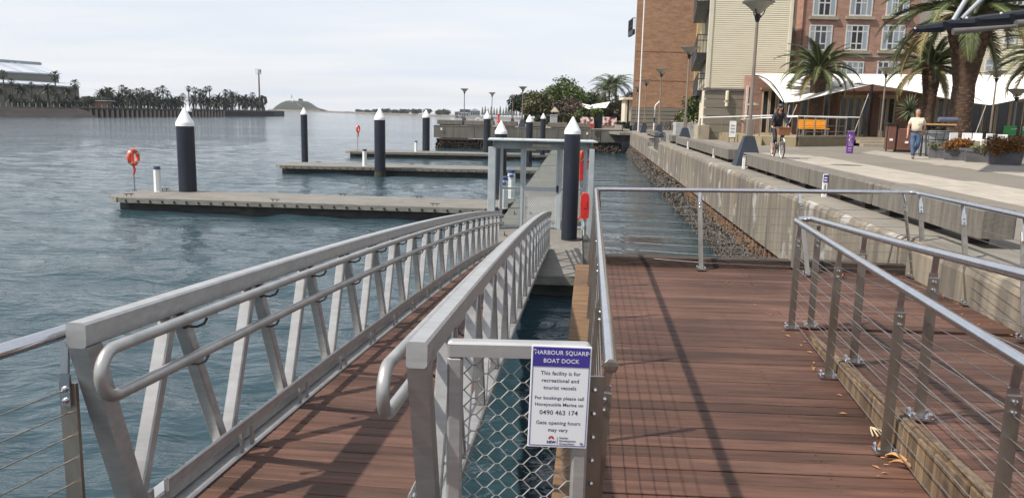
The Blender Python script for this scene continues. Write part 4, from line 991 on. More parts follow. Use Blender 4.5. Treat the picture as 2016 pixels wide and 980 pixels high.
for fa, fb_, lab in ((.015, .16, 'first seat block from the left end of the wharf'), (.165, .33, 'second seat block from the left end of the wharf'), (.37, .455, 'third seat block on the wharf, left of the lamp'), (.50, .605, 'wharf seat block below the grey blue bin'), (.615, .72, 'wharf seat block left of the ladder'), (.725, .86, 'wharf seat block before the two pictures')):
    a, b = fl.lerp(frt, fa), fl.lerp(frt, fb_); c = (a + b) / 2
    t = thing('seat_block', 'low grey concrete ' + lab, 'concrete seat', (c.x, c.y + .9, QZ), math.atan2(u.y, u.x), 'seat blocks on the wharf'); MB().cbox((0, 0, .38), ((b - a).length - .1, .5, .45), .03).build('block', M['seat'], t); MB().box((0, 0, .08), ((b - a).length - .6, .3, .155)).build('foot', M['dark_timber'], t)
ld = thing('ladder', 'red topped steel ladder down the face of the wharf', 'ladder', (*ay(1163, 300, 78.0).xy, 0)); x = 0
for s in (-.17, .17): MB().tube([(s, -.25, -.3), (s, -.25, 3.1)], .025, 6).build('stile', M['lamp_steel'], ld)
for k in range(9): MB().tube([(-.17, -.25, .1 + k * .3), (.17, -.25, .1 + k * .3)], .016, 5).build('rung', M['lamp_steel'], ld)
MB().box((.0, -.2, QZ + .42), (.42, .14, .3)).build('top_plate', M['red'], ld)
# picture boards
def art_mat():
    m = bpy.data.materials.new('poster_print'); m.use_nodes = True; nt = m.node_tree; N = nt.nodes; L = nt.links; b = N['Principled BSDF']; b.inputs['Roughness'].default_value = .5
    tc = N.new('ShaderNodeTexCoord'); oi = N.new('ShaderNodeObjectInfo'); v = N.new('ShaderNodeVectorMath'); v.operation = 'ADD'; L.new(tc.outputs['Object'], v.inputs[0]); L.new(oi.outputs['Random'], v.inputs[1])
    n = N.new('ShaderNodeTexNoise'); n.inputs['Scale'].default_value = 2.6; n.inputs['Detail'].default_value = 5; L.new(v.outputs[0], n.inputs['Vector'])
    r = N.new('ShaderNodeValToRGB'); e = r.color_ramp.elements; e[0].position = .40; e[0].color = (.07, .05, .05, 1); e[1].position = .47; e[1].color = (.45, .06, .05, 1)
    for p, c in ((.53, (.62, .55, .52, 1)), (.60, (.72, .70, .68, 1))): x = r.color_ramp.elements.new(p); x.color = c
    L.new(n.outputs['Fac'], r.inputs[0]); L.new(r.outputs[0], b.inputs['Base Color']); return m
M['art'] = art_mat()
for (pa, pb, t0, b0, lab) in ((1142.5, 1169, 231, 247, 'red and white picture board on the wharf, left of the pair'), (1186, 1214, 231, 247, 'mostly white picture board on the wharf, right of the pair')):
    a = ay(pa, b0, 86); b = ay(pb, t0, 86); t = thing('picture_board', lab, 'picture board', ((a.x + b.x) / 2, 86, QZ), 0, 'picture boards on the wharf')
    MB().box((0, 0, (a.z + b.z) / 2 - QZ), (b.x - a.x, .05, b.z - a.z)).build('panel', M['art'], t)
    for s in (-1, 1): MB().box((s * (b.x - a.x) / 2.2, .06, .3), (.06, .06, 1.4)).build('leg', M['black'], t)
a = ay(1169.5, 247, 86.2); b = ay(1185.5, 230, 86.2); MB().box((0, 0, 0), (b.x - a.x, .06, b.z - QZ)).build('grey_hoarding', M['darkroof'], None, ((a.x + b.x) / 2, 86.2, (QZ + b.z) / 2)); tag(bpy.data.objects['grey_hoarding'], 'plain dark grey hoarding between the two picture boards', 'hoarding')
a = ay(1083, 246, 84); t = thing('bin', 'grey blue wheelie bin enclosure on the wharf before the dark bush', 'bin', (ay(1090, 240, 84).x, 84, QZ)); MB().cbox((0, 0, .62), (.75, .6, 1.24), .03).build('bin_body', M['potgrey'], t); MB().cbox((0, 0, 1.31), (.82, .66, .10), .03).build('lid', M['greyblue'], t)
# low platform with grey panels at the corner of the basin
cp = thing('corner_platform', 'low landing with grey panelled balustrade at the corner of the basin', 'platform')
for (ax_, ay_, bx_, by_) in ((1211, 247, 1224, 258), (1225, 258, 1244, 257), (1246, 258, 1266, 259)):
    a = ay(ax_, ay_, 79); b = ay(bx_, by_, 78 if ax_ < 1220 else 74); MB().bar((a.x, 79 if ax_ < 1220 else 74, QZ + .28), (b.x, 77.5 if ax_ < 1220 else 74.0, QZ + .28), .12, .5).build('panel', M['darkroof'] if ax_ > 1220 else M['concrete'], cp)
a = ay(1220, 265, 73.5); b = ay(1262, 265, 73.5); MB().prism([(a.x, 73.6), (b.x + .3, 73.6), (b.x + .3, 79), (a.x - .6, 79)], 1.86, 2.1).build('slab', M['concrete'], cp)
# ---------------------------------------------------------------- buildings
def wallbox(name, x0, x1, y0, y1, z0, z1, m, parent): return MB().b2((x0, y0, z0), (x1, y1, z1)).build(name, m, parent)
def window(parent, x0, x1, y, z0, z1, cols=(), rows=(), fr=.07, pane='glass', fm='winwhite', curtain=False, rev=.10, sill=False):
    # a window in a wall facing -Y: frame proud of a recessed pane
    f = MB()
    xs = [x0, x1]; 
    f.b2((x0, y - .03, z0), (x0 + fr, y + .05, z1)); f.b2((x1 - fr, y - .03, z0), (x1, y + .05, z1)); f.b2((x0 + fr, y - .03, z0), (x1 - fr, y + .05, z0 + fr)); f.b2((x0 + fr, y - .03, z1 - fr), (x1 - fr, y + .05, z1))
    for c, a, b in cols: f.b2((x0 + (x1 - x0) * c - fr * .45, y - .026, z0 + fr + (z1 - z0 - 2*fr) * a), (x0 + (x1 - x0) * c + fr * .45, y + .04, z0 + fr + (z1 - z0 - 2*fr) * b))
    for r, a, b in rows: f.b2((x0 + fr + (x1 - x0 - 2*fr) * a, y - .023, z0 + (z1 - z0) * r - fr * .45), (x0 + fr + (x1 - x0 - 2*fr) * b, y + .03, z0 + (z1 - z0) * r + fr * .45))
    w = f.build('window', M[fm], parent)
    MB().b2((x0 + fr * .5, y - .008, z0 + fr * .5), (x1 - fr * .5, y - .004, z1 - fr * .5)).build('pane', M[pane], w)
    if curtain:
        cu = MB()
        for (a, b) in curtain:
            n = 10; xa, xb = x0 + (x1 - x0) * a, x0 + (x1 - x0) * b; vs = []
            for i in range(n + 1): xx = xa + (xb - xa) * i / n; yy = y - .012 - .006 * (i % 2); vs += [(xx, yy, z0 + fr), (xx, yy, z1 - fr)]
            cu.add(vs, [(2*i, 2*i + 2, 2*i + 3, 2*i + 1) for i in range(n)])
        cu.build('curtain', M['curtain'], w)
    if sill: MB().b2((x0 - .25, y - .16, z0 - .26), (x1 + .25, y + .02, z0 - .006)).build('sill', M['stone'], w)
    return w
def lapwall(name, a, b, z0, z1, m, parent, exp=.155, lap=.03):
    # lapped boards along the line a->b, facing the right hand side (towards -Y for a left of b)
    a = Vector((a[0], a[1], 0)); b = Vector((b[0], b[1], 0)); u = (b - a).normalized(); nrm = Vector((u.y, -u.x, 0)); vs = []; fs = []; z = z0; k = 0
    g = MB()
    while z < z1 - .01:
        zt = min(z + exp, z1); lo, hi = a + nrm * lap, a; lo2, hi2 = b + nrm * lap, b
        g.add([lo + Vector((0, 0, z)), lo2 + Vector((0, 0, z)), hi2 + Vector((0, 0, zt)), hi + Vector((0, 0, zt)), hi + Vector((0, 0, z)), hi2 + Vector((0, 0, z))], [(0, 1, 2, 3), (4, 5, 1, 0)]); z += exp
    return g.build(name, m, parent)
ZT = 19.0
# --- brick end block, far
YB = 88.0
def bx(px, py=150): return ay(px, py, YB).x
def bz(py, px=1300): return ay(px, py, YB).z
bb = thing('brick_apartment_block', 'orange brick apartment block end wall with grey boarded ground floor', 'apartment block')
xl, xr = bx(1247.5), bx(1395); zg = bz(212)
MB().prism([(xl, YB), (bx(1366), YB), (bx(1366), YB + 14), (xl * (YB + 14) / YB * 1.004, YB + 14)], zg, ZT).build('wall', M['brickorange'], bb)
wallbox('render_wall', bx(1366) + .003, xr, YB - .35, YB + 14, QZ - .1, ZT, M['ochre'], bb)
bd = MB(); z = QZ - .1
zz = [QZ - .1 + (zg - QZ + .1) * k / 6 for k in range(7)]
for k in range(6): MB().b2((xl - .08, YB - .10, zz[k] + .03), (bx(1366) - .003, YB + .5, zz[k+1] - .03)).build('base_board', M['greyboard'], bb)
MB().b2((xl, YB - .04, QZ - .1), (bx(1366) - .01, YB + .4, zg - .05)).build('base_wall', M['black'], bb)
for t0, b0 in ((15, 44), (63, 92), (111, 139), (159, 187), (209, 228)):
    window(bb, bx(1372.5), bx(1386), YB - .37, bz(b0, 1380), bz(t0, 1380), rows=((.33, 0, 1),), fr=.12, pane='glassdark', fm='creamtrim')
MB().tube([(bx(1267), YB - .2, bz(-60)), (bx(1257), YB - .2, QZ)], .07, 6).build('downpipe', M['creamtrim'], bb) if False else None
for z in (bz(103), bz(160)): MB().b2((xl + .1, YB - .015, z), (bx(1366) - .1, YB + .02, z + .05)).build('joint', M['brown'], bb)
def balcony(parent, x0, x1, y0, y1, z, h=1.1, th=.35, m='black', nb=None):
    s = MB().b2((x0, y0, z - th), (x1, y1, z)).build('balcony', M[m], parent)
    r = MB(); r.bar((x0, y0, z + h), (x0, y1, z + h), .06, .06); r.bar((x0, y0, z + h), (x1, y0, z + h), .06, .06); r.bar((x0, y0, z + h * .35), (x0, y1, z + h * .35), .04, .04)
    r.build('rail', M[m], s)
    b = MB(); n = nb or int((y1 - y0) / .16)
    for i in range(n + 1): y = y0 + (y1 - y0) * i / n; b.b2((x0 - .012, y - .012, z), (x0 + .012, y + .012, z + h))
    n = max(2, int((x1 - x0) / .16))
    for i in range(n + 1): x = x0 + (x1 - x0) * i / n; b.b2((x - .012, y0 - .012, z), (x + .012, y0 + .012, z + h))
    tag(b.build('baluster', M[m], s), kind='stuff'); return s
balcony(bb, bx(1242.5), xl, YB + .5, YB + 4, bz(57, 1245), h=1.2, th=.5)
# tall white pole and bent pole before it
p = ay(1256, 262, 76); pt = ay(1271, -40, 76)
o = MB().tube([(p.x, 76, QZ), (p.x + .0, 76, 19)], .06, 8).build('flag_pole', M['white'], None); tag(o, 'tall white pole standing before the left part of the brick end wall', 'pole')
p = ay(1286.5, 256, 80); t = thing('bent_pole', 'white pole with bent arm before the grey ground floor boards', 'pole', (p.x, 80, QZ)); h = ay(1292, 208, 80).z - QZ
MB().tube(rail_bends([(0, 0, 0), (.05, 0, h), (.55, 0, h + .5)], .15), .06, 8).build('pole', M['white'], t); MB().cbox((.02, -.08, h * .42), (.14, .06, .55), .02).build('plate', M['navy'], t)
# --- cream weatherboard block
YC = 50.5
cx = lambda px, py=150: ay(px, py, YC).x
cz = lambda py, px=1470: ay(px, py, YC).z
cb_ = thing('weatherboard_block', 'cream weatherboard apartment block on grey board ground floor with black side balconies', 'apartment block')
c0 = Vector((cx(1393), YC, 0)); c1 = Vector((cx(1554, 100), YC, 0)); cs = ay(1375, 180, 68.0)
zg2 = cz(177)
body = MB(); body.prism([(c0.x + .03, YC + .03), (c1.x - .03, YC + .03), (c1.x - .03, 68), (cs.x + .05, 68)], QZ - .2, ZT); body.build('core', M['cream'], cb_)
lapwall('weatherboards', (c0.x, c0.y), (c1.x, c1.y), zg2, ZT, M['cream'], cb_, exp=.127, lap=.032)
lapwall('weatherboards', (cs.x, cs.y), (c0.x, c0.y), zg2, ZT, M['cream'], cb_, exp=.127, lap=.032)
MB().cbox((c0.x, YC - .02, (zg2 + ZT) / 2 + .1), (.26, .10, ZT - zg2), .01).build('corner_trim', M['creamtrim'], cb_); MB().cbox((c1.x - .05, YC - .02, (zg2 + ZT) / 2 + .1), (.2, .10, ZT - zg2), .01).build('corner_trim', M['creamtrim'], cb_)
MB().b2((c0.x - .22, YC - .14, zg2 - .10), (c1.x + .05, YC + .02, zg2 + .045)).build('ledge', M['roofgrey'], cb_)
zz = [QZ - .1 + (zg2 - .1 - QZ + .1) * k / 6 for k in range(7)]
for k in range(6): MB().b2((c0.x - .12, YC - .06, zz[k] + .018), (c1.x, YC + .02, zz[k+1] - .018)).build('base_board', M['greyboard'], cb_)
# fluted side below the boards
for i in range(9):
    q = cs.lerp(Vector((c0.x, YC, 0)), (i + .5) / 9); MB().cbox((q.x - .08, q.y, (QZ + zg2) / 2 + .2), (.2, .9, zg2 - QZ - .5), .02, rz=math.atan2(c0.x - cs.x, 68 - YC)).build('panel', M['creamtrim'], cb_)
MB().cbox((c0.x - .1, YC + .2, QZ + .4), (.75, 1.0, 1.0), .02).build('plinth', M['stone'], cb_)
def side_balcony(z, ya, yb, w):
    fa = (ya - YC) / (68 - YC); fb = (yb - YC) / (68 - YC); a = c0.lerp(Vector((cs.x, 68, 0)), fa); b = c0.lerp(Vector((cs.x, 68, 0)), fb); u = (b - a).normalized(); nv = Vector((-u.y, u.x, 0))
    s = MB().prism([(a.x, a.y), ((a + nv * w).x, (a + nv * w).y), ((b + nv * w).x, (b + nv * w).y), (b.x, b.y)], z - .3, z).build('balcony', M['black'], cb_); r = MB(); bl = MB()
    up = Vector((0, 0, z)); P0, P1, P2_ = a + up, a + nv * w + up, b + nv * w + up
    for h in (1.1, .75): 
        e = Vector((0, 0, h)); r.bar(P0 + e, P1 + e, .05, .05); r.bar(P1 + e, P2_ + e, .05, .05)
    r.build('rail', M['black'], s); n = 60
    for i in range(n + 1): q = P1.lerp(P2_, i / n); bl.b2((q.x - .014, q.y - .014, z), (q.x + .014, q.y + .014, z + 1.1))
    for i in range(5): q = P0.lerp(P1, i / 4); bl.b2((q.x - .014, q.y - .014, z), (q.x + .014, q.y + .014, z + 1.1))
    tag(bl.build('baluster', M['black'], s), kind='stuff')
    MB().tube([a + Vector((0, 0, z - .3)), a + nv * w * .9 + Vector((0, 0, z - .75))], .05, 5).build('strut', M['black'], s)
    return s
side_balcony(ay(1390, 103, YC).z, YC + .3, 66, .75); side_balcony(ay(1385, 178, YC + 3).z, YC + 3, 66, .5); side_balcony(ay(1390, 5, YC).z + .15, YC + .3, 60, .9)
# wall lamp
t = thing('wall_lamp', 'white cylinder lamp on the grey boards of the weatherboard block', 'lamp', (cx(1430, 190), YC - .2, ay(1430, 190, YC).z)); MB().lathe([(.11, -.25), (.11, .3), (.05, .34)], (0, 0, 0), 10).build('shade', M['creamtrim'], t); MB().cbox((0, .09, -.32), (.3, .1, .07), .01).build('bracket', M['creamtrim'], t); MB().lathe([(.11, -.62), (.11, -.38)], (0, 0, 0), 10).build('shade', M['creamtrim'], t)
# --- brick hotel behind the canopy
YH = 66.0
hx = lambda px, py=60: ay(px, py, YH).x
hz = lambda py, px=1690: ay(px, py, YH).z
ho = thing('brick_hotel', 'red brown brick hotel with white paned windows behind the white canopy', 'hotel')
wallbox('wall', hx(1578, 60), hx(1808, 60), YH, YH + 14, QZ, 22, M['brickhotel'], ho)
wallbox('link_wall', hx(1545), hx(1577.4), YH + 1.5, YH + 14, QZ, 22, M['greyboard'], ho)
MB().b2((hx(1578.6), YH - .05, QZ), (hx(1582), YH + .01, 22)).build('downpipe', M['brown'], ho)
for t0, b0 in ((-30, 28), (54, 90), (104, 145)): window(ho, hx(1551), hx(1571), YH + 1.48, hz(b0, 1560), hz(t0, 1560), rows=((.45, 0, 1),), fr=.12, pane='glass' if t0 < 0 else 'glassdark')
win_x = [(1596.5, 1642), (1668.5, 1713.5), (1740, 1785)]
for i, (xa, xb) in enumerate(win_x):
    for j, (t0, b0) in enumerate(((-38, 32), (49, 99.5), (121, 170))):
        sh = (b0 - 32) * -.045
        full = j == 0
        window(ho, hx(xa + sh), hx(xb + sh), YH - .02, hz(b0, xa), hz(t0, xa), cols=((.25, 0, 1), (.5, 0, 1), (.75, 0, 1)), rows=((.27 if j != 0 else .38, .25, .75), (.74, 0, 1)), fr=.11, curtain=[((.0, .3), (.72, 1.0)), ((0, .24), (.5, 1.0)), ((.0, .42), (.8, 1.0)), ((.03, .27), (.74, .97)), ((0, .22), (.78, 1.0)), ((0, .30), (.5, .98)), ((0, .5),), ((.1, .9),), ((.5, 1),)][i + 3 * j], sill=True, pane='glassdark' if (i, j) in ((1, 1), (0, 0)) else 'glass')
    
MB().b2((hx(1580), YH - .08, hz(113)), (hx(1806), YH + .01, hz(109))).build('string_course', M['stone'], ho)
# cream wing to the right
ZW = 22
wallbox('wing_wall', hx(1808.5), hx(2120), YH + .6, YH + 14, QZ, ZW, M['cream'], ho)
lapwall('weatherboards', (hx(1809), YH + .57), (hx(2120), YH + .57), QZ + 2, ZW, M['cream'], ho, exp=.2, lap=.04)
MB().cbox((hx(1812), YH + .5, 12), (.35, .2, 20), .02).build('corner_trim', M['winwhite'], ho)
for xa, xb, t0, b0, m_ in ((1795, 1812, 133, 160, 0), (1873, 1893, 128, 165, 0), (1954, 1984, 115, 142, 1), (1985, 2010, 66, 86, 1), (1955, 1990, -30, 18, 0), (1826, 1850, 40, 70, 0), (1990, 2016, -20, 10, 0)):
    window(ho, hx(xa), hx(xb), YH + .48, hz(b0, xa), hz(t0, xa), cols=((.5, 0, 1),), rows=((.5, 0, 1),), fr=.13, curtain=((0, 1),) if m_ else False)
MB().b2((hx(1776, 145), YH - 8, ay(1780, 147, YH - 8).z - .2), (hx(1806, 145), YH - 7.6, ay(1780, 145, YH - 8).z)).build('vent', M['white'], ho)
# --- restaurant front under the canopy
YR = 49.6
rx = lambda px, py=210: ay(px, py, YR).x
rz_ = lambda py, px=1600: ay(px, py, YR).z
PLZ = QZ + .46
rs_ = thing('restaurant_front', 'dark red brick restaurant front with tan framed glass doors under the canopy', 'restaurant')
zt5 = ay(1600, 150, YR).z
fx0 = rx(1480)
wallbox('wall', fx0, rx(2140), YR, YR + .5, QZ, zt5 - .05, M['brickred'], rs_)
a = ay(1466, 160, 50.42); MB().prism([(fx0, YR + .01), (fx0 + .3, YR + .4), (a.x + .3, 50.42), (a.x, 50.42)], QZ, zt5 - .05).build('side_wall', M['brickred'], rs_)
MB().prism([(fx0 + .2, YR + .4), (rx(2140), YR + .4), (rx(2140), 62), (fx0 + 5.0, 62)], zt5 - .25, zt5 - .06).build('flat_roof', M['roofgrey'], rs_)
for px in (1469.5, 1476.5): q = ay(px, 210, 49.9); MB().box((q.x, 49.9, 4.1), (.12, .12, 3.0)).build('window_trim', M['winwhite'], rs_)
def doors(pa, pb, n, t0=177, fm='tan'):
    xa, xb = rx(pa), rx(pb); w = (xb - xa) / n; z1 = rz_(t0, pa)
    for i in range(n): window(rs_, xa + w * i + .012, xa + w * (i + 1) - .012, YR - .02, PLZ, z1, fr=.075, pane='glassdark', fm=fm)
    MB().b2((xa - .12, YR - .12, z1 + .004), (xb + .12, YR + .02, z1 + .14)).build('lintel', M[fm], rs_)
doors(1499, 1528, 2); doors(1530, 1563, 2); doors(1576, 1592, 1, 180); doors(1606, 1634, 2, 178); doors(1653, 1711, 4, 191); doors(1731, 1762, 2, 192); doors(1829, 1874, 3, 193)
doors(1908, 2016, 4, 196); doors(2020, 2100, 3, 196)
for px in (1640, 1718, 1800): MB().cbox((rx(px), YR - .2, (PLZ + zt5) / 2 - .5), (.28, .25, zt5 - PLZ - 1), .01).build('pier', M['brown'], rs_)
# platform it stands on
pf = thing('terrace', 'raised sandstone terrace in front of the restaurant', 'terrace')
a = at(1424, 268, QZ); b = at(1500, 287, QZ); c = at(1570, 289, QZ); d = at(1668, 287, QZ)
poly = [(12.9, 50.3), (a.x, a.y), (b.x, b.y), (c.x, c.y), (d.x, d.y), (d.x + 14, 43.5), (46, 43.5), (46, 52.4), (12.9, 52.4)]
zs = [QZ + .12, QZ + .10] + [PLZ] * 7
poly2 = [(c.x - .1, c.y), (d.x, d.y), (d.x + 1.0, 44.6), (46, 44.6), (46, 52.45), (13.2, 52.45), (13.0, 50.3), (b.x, b.y + .35)]
MB().prism(poly2, QZ - .1, PLZ).build('slab', M['platform'], pf)
MB().prism([(b.x - .0, b.y + .3), (c.x - .11, c.y - .04), (c.x - .11, c.y + .3), (b.x, b.y + .6)], QZ - .1, PLZ + .01).build('front_wall', M['platform'], pf)
MB().prism([(c.x + .01, c.y - .05), (d.x, d.y - .05), (d.x, d.y + .3), (c.x + .01, c.y + .3)], QZ - .1, PLZ + .012).build('front_wall', M['platform'], pf)
MB().prism([(c.x - .15, c.y - .12), (d.x + .05, d.y - .12), (d.x + .05, d.y + .25), (c.x - .15, c.y + .25)], PLZ + .015, PLZ + .09).build('coping', M['stone'], pf)
a = at(1425, 270, QZ); MB().prism([(a.x, a.y), (b.x, b.y + .1), (b.x, b.y + .28), (13.4, 50.2)], [QZ - .1] * 4, [QZ + .12, PLZ - .05, PLZ - .05, QZ + .12]).build('ramp_wall', M['platform'], pf)
for k in range(3):
    MB().b2((d.x + .5, 43.1 + k * .5, QZ - .1 + .001 * k), (d.x + 9, 44.6 - .001 * k, QZ + .155 * (k + 1) - (.005 if k == 2 else 0))).build('step', M['stone'], pf)
q = ay(1657, 280, d.y - .2); MB().box((q.x, d.y - .07, q.z), (.5, .04, .32)).build('plaque', M['greyblue'], pf)
# terrace railing
tr_ = thing('terrace_railing', 'silver post railing along the terrace and its ramp', 'railing')
def trail(pts, h=1.05, sp=1.5, mid=()):
    q = [Vector(p) for p in pts]; MB().tube([p + Vector((0, 0, h)) for p in q], .035, 8).build('rail', M['tape'], tr_)
    for i in range(len(q) - 1):
        n = max(1, round((q[i+1] - q[i]).length / sp))
        for k in range(n + (i == len(q) - 2)): p = q[i].lerp(q[i+1], k / n); MB().tube([p, p + Vector((0, 0, h))], .03, 6).build('post', M['steel_dull'], tr_)
        for m_ in mid: MB().tube([q[i] + Vector((0, 0, m_)), q[i+1] + Vector((0, 0, m_))], .015, 5).build('wire', M['wire'], tr_)
q0 = at(1426, 268, QZ); trail([(q0.x, q0.y + .4, QZ + .1), (b.x + .1, b.y + .9, QZ + .35), (c.x, c.y + .25, PLZ)], 1.05, 2.4)
trail([(c.x + .3, c.y + .15, PLZ), (d.x - .1, d.y + .15, PLZ), (d.x - .0, d.y + 3, PLZ)], 1.05, 1.35, (.3, .6))
qa = at(1452, 262, PLZ); trail([(qa.x - 2.5, 49.6, PLZ - .2), (c.x, c.y + 4.5, PLZ), (c.x + 5, c.y + 4.6, PLZ)], 1.1, 2.2)
# --- the canopy
cn = thing('canopy', 'long white tensioned canvas canopy sweeping over the restaurant terrace', 'canopy')
YBk, YFr = 49.3, 45.2
def canvas(name, pf, qf, nu, nv, sag):
    vs = []; fs = []
    for i in range(nu + 1):
        u = i / nu; a = pf(u); b = qf(u)
        for j in range(nv + 1):
            v = j / nv; p = a.lerp(b, v); p.z += sag(u, v)
            if u < .14: p = p + arc_off(v) * (1 - u / .14) ** 1.5
            vs.append(p)
    for i in range(nu):
        for j in range(nv): fs.append((i*(nv+1) + j, i*(nv+1) + j + 1, (i+1)*(nv+1) + j + 1, (i+1)*(nv+1) + j))
    mb = MB(); mb.add(vs, fs); o = mb.build(name, M['canvas'], cn, smooth='all'); so = o.modifiers.new('thick', 'SOLIDIFY'); so.thickness = .02; return o
def interp(pts, u, Yd):
    x = pts[0][0] + (pts[-1][0] - pts[0][0]) * u
    for (xa, ya), (xb, yb) in zip(pts, pts[1:]):
        if x <= xb or (xb, yb) == pts[-1]:
            t = (x - xa) / (xb - xa); return ay(x, ya + (yb - ya) * t, Yd)
back = [(1484, 147.5), (1700, 148), (2150, 152)]
frontp = [(1543, 202), (1575, 199), (1600, 192.5), (1640, 183), (1680, 174), (1718, 165.5), (1760, 173), (1800, 180.5), (1850, 191), (1890, 199), (1921, 203.5), (1950, 207), (1975, 202), (2016, 193.5), (2080, 176), (2150, 168)]
def fsag(u, v): return -.28 * math.sin(PI * v) + .03 * math.sin(u * 46) * math.sin(PI * v)
arc = [(1484, 147.7), (1496, 150), (1507, 155), (1517, 162), (1526, 172), (1534, 184), (1540, 195), (1543, 202)]
def arc_off(v):     # the left edge is cut back in a hollow curve
    k = v * 7; i = min(6, int(k)); x = arc[i][0] + (arc[i+1][0] - arc[i][0]) * (k - i); y = arc[i][1] + (arc[i+1][1] - arc[i][1]) * (k - i)
    q = ay(x, y, YBk - (YBk - YFr) * v); l = ay(1484, 147.5, YBk).lerp(ay(1543, 202, YFr), v); return q - l
canvas('sail', lambda u: interp(back, u, YBk) + Vector((.0, 0, .06)), lambda u: interp(frontp, u, YFr), 96, 10, fsag)
# concave left edge piece
def lf(u):
    return ay(1484 + 4 * u, 147.5, YBk)
cl = MB(); n = 16; vs = []; 
arc = [(1484, 147.7), (1496, 150), (1507, 155), (1517, 162), (1526, 172), (1534, 184), (1540, 195), (1543, 202)]
A_ = [ay(x, y, YBk - (YBk - YFr) * k / 7) for k, (x, y) in enumerate(arc)]
MB().tube([p + Vector((0, -.03, 0)) for p in A_], .035, 6).build('edge_cable', M['dark_metal'], cn)
p0 = ay(1543, 202, YFr); MB().tube([p0, p0 + Vector((-.15, 0, 0)), (p0.x - .35, YFr + .3, PLZ)], [.03, .03, .03], 6).build('tie', M['dark_metal'], cn) if False else None
for px, ptop in ((1718, 165), (1948, 206), (1582, 200)):
    q = ay(px, ptop, YFr); MB().tube([(q.x, YFr, q.z - .03), (q.x - .1, YFr + .2, PLZ)], .07, 8).build('mast', M['black'], cn)
    MB().tube([(q.x, YFr, q.z - .1), (q.x, YBk - .05, zt5 - .35)], .05, 6).build('strut', M['black'], cn)
# --- shelter roof top right
M['shelterface'] = mat('slate_steel', (.035, .042, .062), (.028, .034, .052), rough=.6, spec=.3)
sh = thing('shade_shelter', 'charcoal stepped steel shade roof hung from grey tubes at the top right', 'shelter')
YS = 21.0
def sp_(px, py, Y=YS): return ay(px, py, Y)
segs = [((1797, 56), (1855, 47), 64.5, 58.5), ((1855, 44), (1918, 39), 62, 52), ((1917, 37), (1986, 29), 58.5, 49), ((1985, 28), (2062, 18), 50, 46)]
for k, (p, q, lb, lm) in enumerate(segs):
    a0 = sp_(p[0], p[1]); a1 = sp_(q[0], q[1]); f0 = sp_(p[0] + (1 if k else 10), lb, YS); f1 = sp_(q[0], lb - 6 if k else lb)
    b = MB(); dy = Vector((2.95, 5.0, .75))
    th = Vector((0, 0, -.10)); V = [a0, a1, f1 if k == 0 else Vector((a1.x, a1.y, f1.z)), Vector((a0.x + .02, a0.y, f0.z))]
    bot = [v.copy() for v in V]
    W_ = V + [v + dy for v in V]
    b.add(W_, [(0, 3, 2, 1), (4, 5, 6, 7), (0, 1, 5, 4), (1, 2, 6, 5), (2, 3, 7, 6), (3, 0, 4, 7)]); b.build('roof_panel', M['darkroof'], sh)
    tp = MB(); tp.add([a0 + Vector((.02, -.03, .02)), a1 + Vector((0, -.03, .02)), sp_(q[0], q[1] + 7) + Vector((0, -.03, 0)), sp_(p[0] + 12, p[1] + 2) + Vector((0, -.03, 0))], [(0, 3, 2, 1)]); tp.build('flashing', M['shelterface'], sh)
def hc(a, b, r0, r1, m='roofgrey'): MB().tube([a, a.lerp(b, .5) , b], [r0, (r0 + r1) / 2, r1], 12).build('beam', M[m], sh, smooth=True)
hc(sp_(1876, 63, YS - .2), sp_(2030, 49, YS - .3), .085, .03); hc(sp_(2000, 48, YS - .3), sp_(2080, 40, YS - .3), .1, .1)
for (pa, pb) in (((1877, 41), (1904, -4)), ((1893, 38), (1936, -4))):
    a = sp_(*pa, YS + .6); b = sp_(*pb, YS + .6); d = (b - a); MB().tube([a, a + d * 2.2], .065, 10).build('hanger', M['greyblue'], sh)
m0 = sp_(2140, 300, YS + 2.5); MB().tube([(m0.x, YS + 2.5, QZ), (m0.x - 1.2, YS + 2.0, 13)], .14, 12).build('mast', M['greyblue'], sh)
for px in (1802, 1903, 1971): q = sp_(px, 56 if px < 1850 else (36 if px < 1950 else 27), YS); MB().sphere(q, .035, 8, 5).build('bolt', M['tape'], sh)

# ---------------------------------------------------------------- palms
def frond_mb(L_, droop, lift, nl, wl, rng, twist=.0):
    # one arched leaf along +X: rachis and two rows of leaflets
    pts = []; a = lift; p = Vector((0, 0, 0)); st = L_ / 14
    for i in range(15):
        pts.append(p.copy()); p = p + Vector((math.cos(a), 0, math.sin(a))) * st; a -= droop / 14 * (1 + .9 * i / 14)
    lf = MB()
    for i in range(nl):
        t = .12 + .88 * i / (nl - 1); f = t * 14; k = min(int(f), 13); q = pts[k].lerp(pts[k+1], f - k); tg = (pts[k+1] - pts[k]).normalized()
        ll = wl * (math.sin(PI * min(1, .18 + t * .80)) ** .7) * rng.uniform(.8, 1.1)
        nz = Vector((-tg.z, 0, tg.x))
        for s in (-1, 1):
            d = (tg * .95 + Vector((0, s * .72, 0)) + nz * rng.uniform(.2, .5)).normalized(); e = q + d * ll; e.z -= ll * .22 * rng.uniform(.6, 1.4); w = tg * ll * .045
            mid = q + d * ll * .5
            lf.add([q - w, q + w, mid + w * 1.1, e, mid - w * 1.1], [(0, 1, 2, 4), (4, 2, 3)])
    rc = MB(); rc.tube(pts, [.017 * (1 - .8 * i / 14) + .002 for i in range(15)], 5)
    return lf, rc
rngp = random.Random(21)
FR = []
